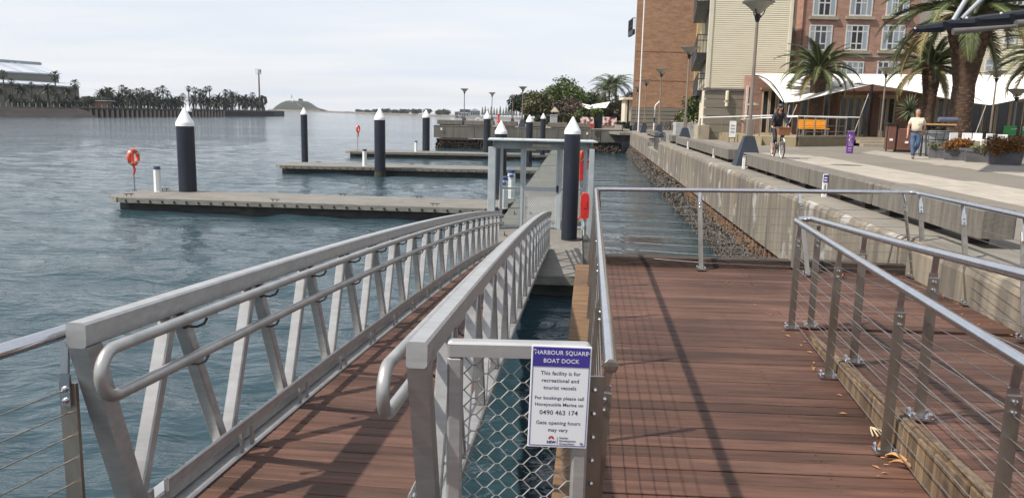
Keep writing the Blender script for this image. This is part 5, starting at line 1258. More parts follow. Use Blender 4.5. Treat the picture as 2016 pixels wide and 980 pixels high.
for (dr, li) in ((.65, .42), (.95, .55), (1.2, .55), (1.35, .45)):
    lf, rc = frond_mb(1.0, dr, li, 84, .165, rngp); o = len(lf.v)
    me_l = lf.mesh('frond', M['frond']); lf.v += rc.v; nf = len(lf.f); lf.f += [tuple(i + o for i in f) for f in rc.f]; me = bpy.data.meshes.new('frond'); me.from_pydata(lf.v, [], lf.f); me.materials.append(M['frond']); me.materials.append(M['rachis']); me.polygons.foreach_set('material_index', [0] * nf + [1] * len(rc.f)); me.update(); FR.append(me)
    m2 = me.copy(); m2.materials[0] = M['frond_dry']; FR.append(m2)
def date_palm(base, trunk_h, r0, r1, bulge, L_, nfr, label, seed, group='date palms on the promenade', zmin=.02, lean=0.0, skirt=6, nscar=240):
    rg = random.Random(seed); t = thing('date_palm', label, 'palm tree', base, rg.uniform(0, 6), group)
    pr = [(r0 * 1.15, -.3), (r0, .4)]
    n = 10
    for i in range(1, n): z = .4 + (trunk_h - .4) * i / n; k = i / n; r = r0 + (r1 - r0) * k; r += bulge * max(0, (k - .52) / .48) ** 1.1; pr.append((r * (1 + .03 * math.sin(i * 2.3)), z))
    pr += [(r1 + bulge, trunk_h), ((r1 + bulge) * .55, trunk_h + (r1 + bulge) * .7), (.05, trunk_h + (r1 + bulge))]
    tk = MB(); tk.lathe(pr, (0, 0, 0), 18); tr = tk.build('trunk', M['trunk'], t, smooth=True)
    # stubs of old leaves, spiralling up the trunk
    def rad(z):
        for (ra, za), (rb, zb_) in zip(pr, pr[1:]):
            if za <= z <= zb_: return ra + (rb - ra) * (z - za) / (zb_ - za)
        return r1
    w = .62 * r0 ; sc_ = MB(); sc_.add([(0, -.5, 0), (0, .5, 0), (.20, .42, .45), (.20, -.42, .45), (0, 0, -.42), (-.05, .4, .75), (-.05, -.4, .75)], [(0, 4, 3), (4, 1, 2), (4, 2, 3), (3, 2, 5, 6), (0, 3, 6), (1, 5, 2)]); sm = sc_.mesh('leaf_base', M['scar'])
    for i in range(nscar):
        z = .15 + (trunk_h * 1.02 - .15) * i / nscar; an = i * 2.39996; r = rad(z) - .01; big = z / trunk_h; s = (.16 + .16 * max(0, (big - .6) / .4)) * (r0 / .4) ** .5
        o = put('leaf_base', sm, tr, (math.cos(an) * r, math.sin(an) * r, z)); o.rotation_euler = (0, 0, an); o.scale = (s * (.5 + 1.1 * max(0, (big - .6) / .4)), s, s)
    for i in range(nfr):
        k = i / (nfr - 1); an = i * 2.39996 + rg.uniform(-.15, .15)
        el = 1.35 - (1.35 - zmin) * k ** .85 + rg.uniform(-.08, .08)
        dry = k > .86
        v = 0 if k < .25 else (2 if k < .55 else (4 if k < .8 else 6))
        me = FR[v + (1 if dry and rg.random() < .55 else 0)]
        s = L_ * rg.uniform(.88, 1.08) * (.8 + .2 * min(1, k * 3)); f = put('frond', me, t, (math.cos(an) * .12 * r1, math.sin(an) * .12 * r1, trunk_h + (r1 + bulge) * (.75 - .5 * k))); f.rotation_euler = Euler((rg.uniform(-.25, .25), .55 - el, an), 'XYZ'); f.scale = (s, s * 1.0, s)
    return t
b1 = ay(1603, 255, 46.5); date_palm((b1.x, 46.5, PLZ), ay(1600, 146, 46.5).z - PLZ, .38, .34, .10, 2.75, 46, 'date palm standing behind the orange bench, left of the others', 4)
b2 = ay(1822, 262, 38); date_palm((b2.x, 38, QZ), ay(1820, 140, 38).z - QZ, .27, .27, .12, 2.4, 44, 'date palm between the spiky plant and the thickest palm trunk', 9)
b3 = ay(1886, 268, 33.5); date_palm((b3.x, 33.5, QZ), ay(1915, 46, 33.5).z - QZ, .46, .40, .44, 4.0, 60, 'thickest date palm, its crown cut off by the top of the frame', 15, nscar=290, zmin=.12)
b4 = ay(2062, 262, 41); date_palm((b4.x, 41, QZ), ay(2055, 128, 41).z - QZ, .34, .34, .14, 3.4, 54, 'date palm at the right edge, only its left fronds in view', 31, nscar=120)
# spiky plant
def spiky(base, h, R, n, label):
    t = thing('spiky_plant', label, 'plant', base); MB().tube([(0, 0, -.1), (.03, 0, h)], [.12, .09], 8).build('stem', M['trunk'], t); rg = random.Random(3)
    bl = MB(); bl.add([(0, -.022, 0), (0, .022, 0), (.5, .03, .03), (1, 0, -.04), (.5, -.03, .03)], [(0, 1, 2, 4), (4, 2, 3)]); me = bl.mesh('leaf_blade', M['yucca'])
    for i in range(n):
        an = i * 2.39996; el = math.asin(max(-.75, min(1, 1 - 1.75 * i / n))); o = put('leaf_blade', me, t, (.03, 0, h)); o.rotation_euler = Euler((rg.uniform(-.3, .3), -el + rg.uniform(-.1, .1), an)); o.scale = (R * rg.uniform(.85, 1.1),) * 3
    return t
b = ay(1787, 240, 43.4); spiky((b.x, 43.4, QZ), ay(1787, 216, 43.4).z - QZ, .98, 150, 'spiky leaved plant on a stem behind the walking man')
# ---------------------------------------------------------------- broad leaved trees
def crown_mb(lobes, n, size, rng, flat=.6):
    mb = MB(); vs = mb.v; fs = mb.f; wts = [l[3] ** 2 for l in lobes]
    for i in range(n):
        cx_, cy_, cz_, r, rz_2 = rng.choices(lobes, wts)[0]
        d = Vector((rng.gauss(0, 1), rng.gauss(0, 1), rng.gauss(0, 1))).normalized(); q = r * rng.uniform(.55, 1.06)
        if rng.random() < .12: q = r * rng.uniform(1.0, 1.22)
        c = Vector((cx_ + d.x * q, cy_ + d.y * q, cz_ + d.z * q * rz_2)); s = size * rng.uniform(.6, 1.3)
        a = Vector((rng.gauss(0, 1), rng.gauss(0, 1), rng.gauss(0, .7))).normalized(); b = a.cross(Vector((rng.gauss(0, 1), rng.gauss(0, 1), rng.gauss(0, 1)))).normalized()
        o = len(vs); vs += [tuple(c - a * s), tuple(c + b * s * .45), tuple(c + a * s), tuple(c - b * s * .45)]; fs.append((o, o + 1, o + 2, o + 3))
    return mb
def tree(name, label, base, lobes, n, size, leaf, trunk_r, trunk_h, seed, group=None, cat='tree', branch=None):
    rg = random.Random(seed); t = thing(name, label, cat, base, 0, group)
    tk = MB(); tk.tube([(0, 0, -.2), (.05, 0, trunk_h * .5), (.0, .1, trunk_h)], [trunk_r * 1.2, trunk_r, trunk_r * .8], 8)
    for l in lobes[:7]: tk.tube([(0, .05, trunk_h * .85), (l[0] * .5, l[1] * .5, trunk_h + (l[2] - trunk_h) * .45), (l[0] * .95, l[1] * .95, l[2])], [trunk_r * .55, trunk_r * .35, trunk_r * .1], 6)
    tk.build('trunk', M[branch or 'bark'], t)
    tag(crown_mb(lobes, n, size, rg).build('crown', M[leaf], t), kind='stuff'); return t
def lobes_for(w, h, d, z0, n, seed, r=(.25, .42)):
    rg = random.Random(seed); out = []
    for i in range(n):
        a = i * 2.4; k = math.sqrt((i + .5) / n) * .72; zz = z0 + h * (.3 + .62 * rg.random() * (1 - k * .8)); rr = rg.uniform(*r) * min(w, h) * 1.0
        out.append((math.cos(a) * k * w / 2, math.sin(a) * k * d / 2, zz, rr, .8))
    return out
def tree_px(name, label, xl, xr, ytop, Y, leaf, seed, n=2600, size=.34, z0=.9, nl=12, **k):
    a = ay(xl, ytop, Y); b = ay(xr, ytop, Y); w = b.x - a.x; h = a.z - QZ
    return tree(name, label, ((a.x + b.x) / 2, Y, QZ), lobes_for(w, h - z0, min(w, 9), z0, nl, seed), n, size, leaf, .28, max(1.2, h * .35), seed, group='trees on the foreshore', **k)
tree_px('broadleaf_tree', 'olive brown leaved tree nearest the wharf edge, left of the tall green tree', 1030, 1092, 178, 104, 'leaf_olive', 1, 9000, .19, .8, 18)
tree_px('broadleaf_tree', 'tall bright green tree in the middle of the foreshore trees', 1058, 1156, 162, 118, 'leaf', 2, 11000, .22, 1.4, 20)
tree_px('broadleaf_tree', 'dark green tree at the left rear of the foreshore trees', 1008, 1064, 174, 122, 'leaf_dark', 3, 4600, .24, 1.2, 10)
tree_px('twiggy_tree', 'grey brown twiggy tree before the tall green tree', 1086, 1146, 191, 101, 'leaf_bare', 4, 7000, .16, .8, 14)
tree_px('broadleaf_tree', 'dark tree behind the white shade sail', 1128, 1206, 180, 122, 'leaf_dark', 5, 4500, .22, .8, 10)
tree_px('broadleaf_tree', 'olive shrubby tree under the queen palms', 1168, 1230, 188, 112, 'leaf_olive', 6, 4500, .2, .2, 12)
tree_px('broadleaf_tree', 'dark tree between the queen palms and the brick building', 1216, 1262, 166, 128, 'leaf_dark', 8, 3600, .22, .2, 10)
tree_px('broadleaf_tree', 'dark tree with drooping crown beside the brick building edge', 1216, 1250, 200, 115, 'leaf_dark', 18, 3200, .2, .2, 10)
def bush_px(label, xl, xr, ytop, ybot, Y, leaf, seed, n=1500, size=.2, group='bushes on the foreshore'):
    a = ay(xl, ytop, Y); b = ay(xr, ybot, Y); w = b.x - a.x; h = max(.4, a.z - b.z); rg = random.Random(seed); z0 = min(b.z, QZ) if ybot > 240 else b.z
    t = thing('bush', label, 'bush', ((a.x + b.x) / 2, Y, z0), 0, group); lob = [(rg.uniform(-.42, .42) * w, rg.uniform(-.3, .3) * min(w, 3), h * rg.uniform(.25, .7), min(w, h) * rg.uniform(.25, .36), .9) for _ in range(12)]
    MB().tube([(0, 0, -.1), (0, 0, h * .6)], .06, 5).build('stem', M['bark'], t); tag(crown_mb(lob, n, size, rg).build('foliage', M[leaf], t), kind='stuff'); return t
bush_px('dark bush on the wharf behind the big white pile cap', 1108, 1150, 220, 247, 93, 'leaf_olive', 21, 2200)
bush_px('mixed green bush under the white shade sail', 1130, 1186, 212, 240, 96, 'leaf', 22, 2600)
bush_px('clipped dark hedge right of the picture boards', 1212, 1246, 234, 250, 90, 'leaf_dark', 23, 1600)
bush_px('dark shaded bushes behind the grey blue bin', 1048, 1110, 222, 247, 97, 'leaf_dark', 24, 2600)
bush_px('brown grassy bushes beneath the shade sail mast', 1180, 1226, 212, 236, 100, 'leaf_bare', 25, 1800)
# queen palms
def far_palm_mesh(nfr, seed, droop=1.5, nl=16, wl=.2, L_=1.0, leaf='frond', zlo=-.5):
    rg = random.Random(seed); out = MB()
    for i in range(nfr):
        lf, rc = frond_mb(L_ * rg.uniform(.85, 1.1), droop * rg.uniform(.8, 1.15), .3, nl, wl, rg); an = i * 2.4 + rg.uniform(-.2, .2); el = 1.2 - (1.2 - zlo) * i / nfr
        m = Matrix.Rotation(an, 3, 'Z') @ Matrix.Rotation(-(el - .3), 3, 'Y'); lf.v = [tuple(m @ Vector(v)) for v in lf.v]; out.add(lf.v, lf.f)
    return out
qp = far_palm_mesh(24, 5, 1.35, 30, .26, zlo=.0).mesh('crown', M['frond'])
qd = far_palm_mesh(22, 6, 1.35, 28, .26, zlo=.0).mesh('crown', M['frond'])
for px, ptop, Y, s, lab, me in ((1199, 172, 108, 3.4, 'tallest queen palm rising left of the brick building', qp), (1212, 168, 112, 3.3, 'queen palm just right of the tallest one', qd), (1190, 182, 106, 2.6, 'lower queen palm at the left of the palm clump', qd)):
    p = ay(px, ptop, Y); t = thing('queen_palm', lab, 'palm tree', (p.x, Y, QZ), 0, 'queen palms left of the brick building'); MB().tube([(0, 0, 0), (.1, 0, p.z - QZ)], [.17, .11], 8).build('trunk', M['bark'], t); o = put('crown', me, t, (.1, 0, p.z - QZ)); o.scale = (s,) * 3; tag(o, kind='stuff')
# shade sails and pavilion
sl = thing('shade_sail', 'white shade sail on dark steel arms among the foreshore bushes', 'shade sail')
Y = 99; P = [ay(1141, 203, Y + 3), ay(1165, 206.5, Y + 3), ay(1201, 200.5, Y + 3), ay(1193, 212.5, Y - 3), ay(1158, 215, Y - 3)]
def sailquad(name, a, b, c, d, par, sag=.35):
    mb = MB(); n = 8; vs = []
    for i in range(n + 1):
        for j in range(n + 1): u, v = i / n, j / n; p = a.lerp(b, u).lerp(d.lerp(c, u), v); p.z -= sag * math.sin(PI * u) * math.sin(PI * v); vs.append(p)
    mb.add(vs, [(i*(n+1) + j, (i+1)*(n+1) + j, (i+1)*(n+1) + j + 1, i*(n+1) + j + 1) for i in range(n) for j in range(n)]); return mb.build(name, M['canvas'], par, smooth='all')
sailquad('sail', P[1], P[2], P[3], P[4], sl); sailquad('sail', P[0], P[1] + Vector((0, 0, -.1)), P[4], ay(1146, 209, Y - 2), sl)
q = ay(1165.5, 214, Y); MB().tube([(q.x, Y, QZ), (q.x, Y, q.z + .3)], .12, 6).build('mast', M['black'], sl)
for e in (P[0], P[2], ay(1150, 206, Y), ay(1196, 209, Y)): MB().tube([(q.x, Y - 3.4, q.z - .1), e + Vector((0, -.2, -.12))], .045, 5).build('arm', M['black'], sl)
sl = thing('umbrella', 'pale peach umbrella roof between the olive tree and the bushes', 'umbrella'); q = ay(1088, 214, 98); e0, e1 = ay(1081, 221, 98), ay(1103, 221, 98); r = (e1.x - e0.x) / 2
MB().lathe([(r, e0.z), (r * .98, e0.z + .1), (.05, q.z + .2)], ((e0.x + e1.x) / 2, 98, 0), 4, Matrix.Rotation(PI/4, 3, 'Z')).build('roof', M['stone'], sl); MB().tube([((e0.x + e1.x) / 2, 98, QZ), ((e0.x + e1.x) / 2, 98, e0.z)], .06, 6).build('pole', M['black'], sl)
pv = thing('pavilion', 'small cream pavilion left of the brick building', 'pavilion'); a = ay(1229, 244, 92); b = ay(1247, 197, 92)
MB().b2((a.x, 92, QZ), (a.x + (b.x - a.x) * .3, 95, b.z)).build('wall', M['creamtrim'], pv); MB().b2((a.x + (b.x - a.x) * .5, 92.1, QZ), (b.x, 95, b.z)).build('wall', M['creamtrim'], pv); MB().b2((a.x + (b.x - a.x) * .3, 93.5, QZ), (a.x + (b.x - a.x) * .5, 95, b.z)).build('back_wall', M['black'], pv); MB().b2((a.x - .3, 91.6, b.z + .004), (b.x + .6, 95.5, b.z + .28)).build('roof', M['creamtrim'], pv)

# ---------------------------------------------------------------- planters, bins, furniture
def planter(px, py, w, label, fol, seed, h=.46, dy=0, shape='flat'):
    b = at(px, py, QZ); t = thing('planter', label, 'planter', (b.x, b.y + .45, QZ), WRZ - .35, 'slate planters in front of the restaurant')
    mb = MB(); x, y = w / 2, .42; k = .93
    mb.add([(-x*k, -y*k, 0), (x*k, -y*k, 0), (x*k, y*k, 0), (-x*k, y*k, 0), (-x, -y, h), (x, -y, h), (x, y, h), (-x, y, h), (-x + .05, -y + .05, h), (x - .05, -y + .05, h), (x - .05, y - .05, h), (-x + .05, y - .05, h), (-x + .05, -y + .05, h - .08), (x - .05, -y + .05, h - .08), (x - .05, y - .05, h - .08), (-x + .05, y - .05, h - .08)],
        [(3, 2, 1, 0), (0, 1, 5, 4), (1, 2, 6, 5), (2, 3, 7, 6), (3, 0, 4, 7), (4, 5, 9, 8), (5, 6, 10, 9), (6, 7, 11, 10), (7, 4, 8, 11), (8, 9, 13, 12), (9, 10, 14, 13), (10, 11, 15, 14), (11, 8, 12, 15), (12, 13, 14, 15)]); mb.build('trough', M['planter'], t)
    rm = MB(); rm.b2((-x - .015, -y - .015, h - .09), (x + .015, -y - .002, h + .012)); rm.build('rim', M['planter'], t)
    rg = random.Random(seed)
    if fol:
        leaf, hh, n = fol; lob = [(rg.uniform(-.4, .4) * w, rg.uniform(-.4, .15), h - .05 + hh * rg.uniform(.1, .6), hh * rg.uniform(.3, .5) + .06, .8) for _ in range(11)]
        tag(crown_mb(lob, n, .05, rg).build('foliage', M[leaf], t), kind='stuff')
    return t
planter(1862, 313, .80, 'slate planter with low green groundcover, left end of the row', ('shrub_green', .14, 1500), 1)
planter(1896, 317, .84, 'slate planter spilling bronze orange shrub, second in the row', ('shrub', .40, 3600), 2)
planter(1941, 321, .88, 'slate planter with flat green groundcover before the white chairs', ('shrub_green', .15, 1500), 3)
planter(1992, 326, .98, 'slate planter with the biggest bronze orange shrub at the right edge', ('shrub', .55, 4600), 4)
planter(1822, 306.5, .7, 'short slate planter behind the walking man, beside the big pot', ('shrub_green', .05, 200), 5)
bush_px('round brown shrub behind the first planter of the row', 1855, 1882, 270, 296, 32.0, 'leaf_bare', 51, 900, .08, 'shrubs behind the planters')
bush_px('bronze shrub behind the chairs below the green banner', 1972, 2008, 259, 280, 31.0, 'shrub', 52, 1400, .08, 'shrubs behind the planters')
# bin enclosure
b = at(1776, 300, QZ); t = thing('bin', 'brown panelled bin enclosure with black frame left of the walking man', 'bin', (b.x, b.y + .4, QZ), -.25)
MB().cbox((-.38, 0, .66), (.34, .7, 1.12), .02).build('door', M['brown'], t); MB().cbox((.26, 0, .58), (.78, .66, .95), .02).build('panel', M['brown'], t)
for x in (-.56, -.17, .68): MB().box((x, -.28, .62), (.05, .06, 1.25)).build('post', M['black'], t)
MB().cbox((-.38, 0, 1.26), (.46, .8, .07), .02).build('lid', M['black'], t); MB().box((.26, 0, .06), (.8, .62, .1)).build('plinth', M['black'], t)
for (x, z) in ((-.40, .55), (.25, .45)): MB().box((x, -.355, z), (.14, .012, .1)).build('label', M['white'], t)
# great pot in black frame
b = at(1842, 309, QZ); t = thing('pot', 'large pale grey pot held in a black steel frame with timber ring seat top', 'plant pot', (b.x, b.y + .55, QZ), 0)
MB().lathe([(.50, 0), (.54, .08), (.68, .92), (.72, .94), (.72, 1.04), (.62, 1.04), (.58, .94)], (0, 0, 0), 20).build('pot_body', M['potgrey'], t, smooth=True)
f = MB()
for k in range(14):
    a = 2 * PI * k / 14; d = Vector((math.cos(a), math.sin(a), 0)); MB().tube([d * .57, d * .76 + Vector((0, 0, .98))], .012, 5).build('frame_bar', M['black'], t)
for r, z in ((.69, .68), (.60, .1), (.77, 1.0)): MB().torus((0, 0, z), r, .016, 24, 5).build('frame_ring', M['black'], t)
MB().b2((-.66, -.66, 1.25), (.64, -.42, 1.31)).build('counter', M['timber_bright'], t); MB().b2((-.62, -.6, 1.18), (.60, -.46, 1.246)).build('counter_beam', M['black'], t)
for x in (-.6, .25): MB().box((x, -.53, .59), (.05, .05, 1.18)).build('leg', M['black'], t)
MB().lathe([(.10, -.36), (.10, .36)], (.42, -.35, 1.47), 12, Matrix.Rotation(PI/2, 3, 'Y')).build('roller', M['capgrey'], t)
tag(crown_mb([(-.2, 0, 1.12, .25, .6), (.3, 0, 1.1, .2, .6), (-.5, -.1, 1.02, .16, .7)], 500, .09, random.Random(4)).build('foliage', M['leaf_bare'], t), kind='stuff')
# orange bench
b = ay(1607, 262, 43.2); t = thing('bench', 'orange slatted bench on the terrace beside the railing', 'bench', (b.x, 43.6, PLZ))
for k in range(4): MB().cbox((0, -.2 + .14 * k, .44), (1.55, .125, .04), .008).build('slat', M['yellow'], t)
for k in range(4): MB().cbox((0, .27 + .02 * k, .54 + .11 * k), (1.55, .035, .10), .008).build('slat', M['yellow'], t)
for s in (-.7, .7): MB().tube([(s, -.2, 0), (s, -.2, .42), (s, .26, .42), (s, .34, .92)], .025, 6).build('leg', M['steel_dull'], t); MB().tube([(s, .25, 0), (s, .25, .42)], .025, 6).build('leg', M['steel_dull'], t)
# purple sign pillar
b = at(1672, 302, QZ); h = ay(1672, 259, b.y).z - QZ; t = thing('sign_pillar', 'purple information pillar with small white lines of writing', 'sign', b, -.1)
MB().cbox((0, 0, h / 2), (.27, .09, h), .008).build('panel', M['purple'], t); MB().cbox((0, 0, h + .012), (.28, .10, .022), .004).build('top', M['potgrey'], t)
for k, (z, w) in enumerate(((.82, .05), (.78, .16), (.72, .12), (.66, .10), (.62, .05), (.56, .15), (.5, .12), (.42, .18), (.36, .17), (.25, .16), (.2, .14), (.12, .15))): MB().box((-.09 + w / 2, -.047, h * z), (w, .004, .012 if k not in (0, 4) else .04)).build('text_line', M['white'], t)
# white notice board
b = ay(1442, 258, 45.5); t = thing('notice_board', 'white notice board leaning on the ramp railing', 'notice board', (b.x, 45.5, b.z)); MB().cbox((0, 0, .1), (.42, .05, 1.0), .02).build('frame', M['roofgrey'], t); MB().box((0, -.03, .1), (.38, .01, .92)).build('sheet', M['white'], t)
for k in range(3): MB().box((0, -.037, .3 - .18 * k), (.24, .004, .09)).build('print', M['potgrey'], t)
for s in (-.16, .16): MB().tube([(s, 0, -.4), (s, 0, -1.2)], .02, 5).build('leg', M['black'], t)
# patio heaters and folded umbrellas as slim poles on the terrace
for px, pt, pb, lab in ((1483, 203, 264, 'silver patio heater left of the tan doors'),):
    p = ay(px, pt, 47); t = thing('patio_heater', lab, 'patio heater', (p.x, 47, PLZ)); h = p.z - PLZ; MB().tube([(0, 0, 0), (0, 0, h - .1)], .05, 8).build('pole', M['alu_tube'], t); MB().lathe([(.42, h - .12), (.40, h - .08), (.1, h + .02)], (0, 0, 0), 16).build('hood', M['alu_tube'], t); MB().lathe([(.22, 0), (.22, .3), (.12, .36)], (0, 0, 0), 12).build('base', M['steel_dull'], t)
for px, pt, slant, lab in ((1554, 207, .0, 'leaning white pole behind the cyclist, left of the pair'), (1569, 206, -.45, 'leaning white pole behind the cyclist, right of the pair'), (1710, 185, -.5, 'thin pale leaning rod before the tan doors right of the canopy mast'), (1944, 200, -.3, 'thin pale leaning rod left of the slim funnel lamp by the thick palm')):
    p = ay(px, pt, 44.9); t = MB().tube([(slant, .4, 0), (0, 0, p.z - PLZ)], .017, 6).build('pole', M['tape'], None, (p.x, 44.9, PLZ)); tag(t, lab, 'pole')
# white chairs and tables
ch = thing('chair', 'white cafe chair behind the bronze planter, leftmost of the row', 'chair', (0, 0, 0), 0, 'white chairs behind the planters')
MB().cbox((0, 0, .45), (.36, .42, .04), .01).build('seat', M['white'], ch); MB().cbox((0, .21, .82), (.36, .035, .30), .01).build('backrest', M['white'], ch)
for x in (-.16, .16):
    MB().tube([(x, -.2, 0), (x, -.2, .44)], .02, 6).build('leg', M['white'], ch); MB().tube([(x, .2, 0), (x, .215, .70)], .02, 6).build('leg', M['white'], ch)
cl = [(1884, 281, 30.5, .2, None), (1907, 281, 31, -.1, 'white cafe chair behind the bronze planter, second from the left'), (1928, 280, 31.5, 2.2, 'white cafe chair behind the green planter, at the far side of the table'), (1956, 282, 30.6, .1, 'white cafe chair left of the biggest bronze shrub, far row'), (1940, 284, 29.0, 3.3, 'white cafe chair nearest to the flat green planter'), (1966, 285, 28.8, 3.0, 'white cafe chair partly behind the biggest bronze shrub')]
for i, (px, py, Y, rz, lab) in enumerate(cl):
    p = ay(px, py, Y); o = ch if i == 0 else copy_tree(ch, label=lab); o.location = (p.x, Y, QZ); o.rotation_euler = (0, 0, rz)
p = ay(1950, 281, 29.9); t = thing('table', 'white slatted cafe table between the white chairs', 'table', (p.x, 29.9, QZ))
for k in range(6): MB().cbox((0, -.35 + .14 * k, .74), (1.0, .125, .03), .005).build('slat', M['white'], t)
for x in (-.42, .42):
    for y in (-.35, .35): MB().tube([(x, y, 0), (x, y, .72)], .025, 6).build('leg', M['white'], t)
# green banner
for (xa, xb, y0, y1, lab) in ((1973, 2003, 248, 266, 'green fabric banner before the dark glazing, left piece'), (2010, 2030, 247, 266, 'green fabric banner at the right edge with a white loop mark')):
    a = ay(xa, y1, 35); b = ay(xb, y0, 35); t = thing('banner', lab, 'banner', ((a.x + b.x) / 2, 35, QZ)); MB().box((0, 0, (a.z + b.z) / 2 - QZ), (b.x - a.x, .02, b.z - a.z)).build('cloth', M['green'], t)
    mk = MB(); zc = (a.z + b.z) / 2 - QZ
    if xa < 2000: mk.tube([(.05, -.02, zc + .05), (.3, -.02, zc + .08)], .012, 5)
    else: mk.torus((-.1, -.02, zc + .08), .07, .015, 14, 5, Matrix.Rotation(PI/2, 3, 'X')); mk.tube([(-.15, -.02, zc + .02), (.05, -.02, zc - .15)], .015, 5)
    mk.build('emblem', M['white'], t)
    for s in (-1, 1): MB().tube([(s * (b.x - a.x) / 2, 0, 0), (s * (b.x - a.x) / 2, 0, b.z - QZ + .05)], .025, 6).build('post', M['black'], t)
# planter tub by the weatherboard corner
p = ay(1362, 262, 58); t = thing('planter', 'white and grey planter box with leafy bush beside the weatherboard corner', 'planter', (p.x, 58, QZ)); MB().cbox((-.35, 0, .5), (1.9, .9, 1.0), .03).build('trough', M['potgrey'], t); MB().cbox((.85, -.03, .5), (.45, .95, 1.02), .03).build('end_box', M['planter'], t)
tag(crown_mb([(-.6, 0, 1.4, .6, .8), (.2, 0, 1.7, .75, .9), (.7, 0, 1.9, .8, .9), (-.1, 0, 2.3, .7, .9), (.6, 0, 2.6, .6, .9)], 1700, .13, random.Random(8)).build('foliage', M['leaf'], t), kind='stuff')
# fallen leaves
def dead_leaf(px, py, L_, w, rz, label, z=DZ):
    b = at(px, py, z + .004); mb = MB(); n = 8; vs = []
    for i in range(n + 1):
        t = i / n; ww = w * math.sin(PI * min(.97, max(.05, t))) ** .8; x = (t - .5) * L_; zz = .006 + .02 * math.sin(PI * t) + .01 * math.sin(t * 7); vs += [(x, -ww / 2, zz + .012), (x, 0, zz), (x, ww / 2, zz + .016)]
    mb.add(vs, [(i*3 + k, (i+1)*3 + k, (i+1)*3 + k + 1, i*3 + k + 1) for i in range(n) for k in range(2)]); mb.tube([(-L_ / 2, 0, .008), (-L_ * .62, 0, .004)], .003, 4)
    return tag(mb.build('dry_leaf', M['dryleaf'], None, b, rz), label, 'leaf', 'dry leaves on the boardwalk')
M['dryleaf'] = mat('dry_leaf', (.42, .22, .085), (.27, .125, .05), rough=.7, ns=9, rnd=.25)
M['palebark'] = mat('pale_dry_stalk', (.55, .46, .30), rough=.8)
dead_leaf(1772, 912, .15, .035, -.75, 'long orange brown leaf on the boardwalk beside the retaining boards'); dead_leaf(1786, 926, .17, .03, -.6, 'long dry leaf lying next to the first one, nearer the rail')
dead_leaf(1740, 885, .09, .03, .3, 'small curled leaf by the rail foot plate'); dead_leaf(1917, 592, .20, .10, 1.2, 'big brown leaf curled against the foot of a wall side rail post'); dead_leaf(1818, 905, .08, .03, -.2, 'small tan leaf near the long leaves'); dead_leaf(1658, 546, .12, .06, .9, 'brown leaf against the dark far kerb')
t = thing('dry_twig', 'pale forked dry twig on the boardwalk by a rail post', 'twig', at(1722, 848, DZ + .006))
for k in range(5): MB().tube([(0, .05, .004), (-.03 + .018 * k, -.02, .012), (-.045 + .026 * k, -.08, .004)], .004, 5).build('twig_branch', M['palebark'], t)
lf = MB(); rg = random.Random(17)
for i in range(150):
    y = rg.uniform(2.2, 9); x = WX(y, -rg.random() ** 2 * .35) if rg.random() < .75 else row_x(min(y, 6)) + .04 - abs(rg.gauss(0, .08)); zz = (ramp_z(y) if x > row_x(y) + .1 else DZ) + .006
    if x > WX(y, -.01): continue
    s = rg.uniform(.008, .028); a = rg.uniform(0, 6.3); c, d = math.cos(a), math.sin(a); lf.add([(x - c * s, y - d * s, zz), (x + d * s * .4, y - c * s * .4, zz + .006), (x + c * s, y + d * s, zz + .002), (x - d * s * .4, y + c * s * .4, zz + .005)], [(0, 1, 2, 3)])
tag(lf.build('leaf_litter', M['dryleaf']), 'scattered crumbs of dry leaf along the wall and rails', 'leaf litter', None, 'stuff')
# ---------------------------------------------------------------- far left: wharf, warehouse and palms
M['farwharf'] = mat('far_wharf_face', (.034, .032, .034), (.02, .02, .022), rough=.9, ns=.3, world=True, st=(1, 1, 3))
M['rockbank'] = mat('brown_rock_bank', (.028, .0215, .019), (.012, .0105, .0095), rough=.95, ns=.25, st=(1, 1, 4), world=True, det=8)
M['farroof'] = mat('pale_metal_roof', (.40, .43, .48), (.36, .39, .44), rough=.5, ns=.1)
M['farwallg'] = mat('olive_grey_cladding', (.17, .17, .14), (.15, .15, .122), rough=.8, ns=.2)
M['farwallt'] = mat('tan_cladding', (.19, .17, .14), (.15, .135, .112), rough=.8, ns=.2)
M['sand'] = mat('far_sandstone_breakwater', (.15, .13, .105), (.085, .075, .062), rough=.95, ns=.06, st=(1, 1, 4), world=True)
M['headgreen'] = mat('headland_grass', (.013, .024, .008), (.008, .014, .006), rough=.95, ns=.02, world=True, det=8, layers=(((.035, .034, .02), .03, (1, 1, 1), .58, .70, .6),))
A0 = at(-40, 231.5, 0); A1 = at(158, 231, 0); A2 = at(538, 229.3, 0)
zt_l = ay(0, 213, A0.y).z
g = MB(); back = 160
WT = 2.6
g.prism([(A0.x - 30, A0.y - 60), (A1.x, A1.y + 3), (A2.x, A2.y), (A2.x - 2, A2.y + 26), (A1.x - 40, A1.y + 330), (A0.x - 400, A0.y + 200), (A0.x - 400, A0.y - 80)], -.5, WT); struct('far_quay', g, M['farwharf'])
# sloping rock bank at the left
rk = MB(); n = 150; vs = []; rg = random.Random(2)
for i in range(n + 1):
    t = i / n; p = (A0 + Vector((-30, -60, 0))).lerp(A1 + Vector((0, 3, 0)), t)
    for j in range(6): k = j / 5; vs.append((p.x + 5 - 5.2 * k + rg.uniform(-.4, .4), p.y - 3 + rg.uniform(-.4, .4) + 2 * k, -.3 + (WT + .15) * k + rg.uniform(-.14, .14)))
rk.add(vs, [(i*6 + j, (i+1)*6 + j, (i+1)*6 + j + 1, i*6 + j + 1) for i in range(n) for j in range(5)]); struct('rock_bank', rk, M['rockbank'], 'all')
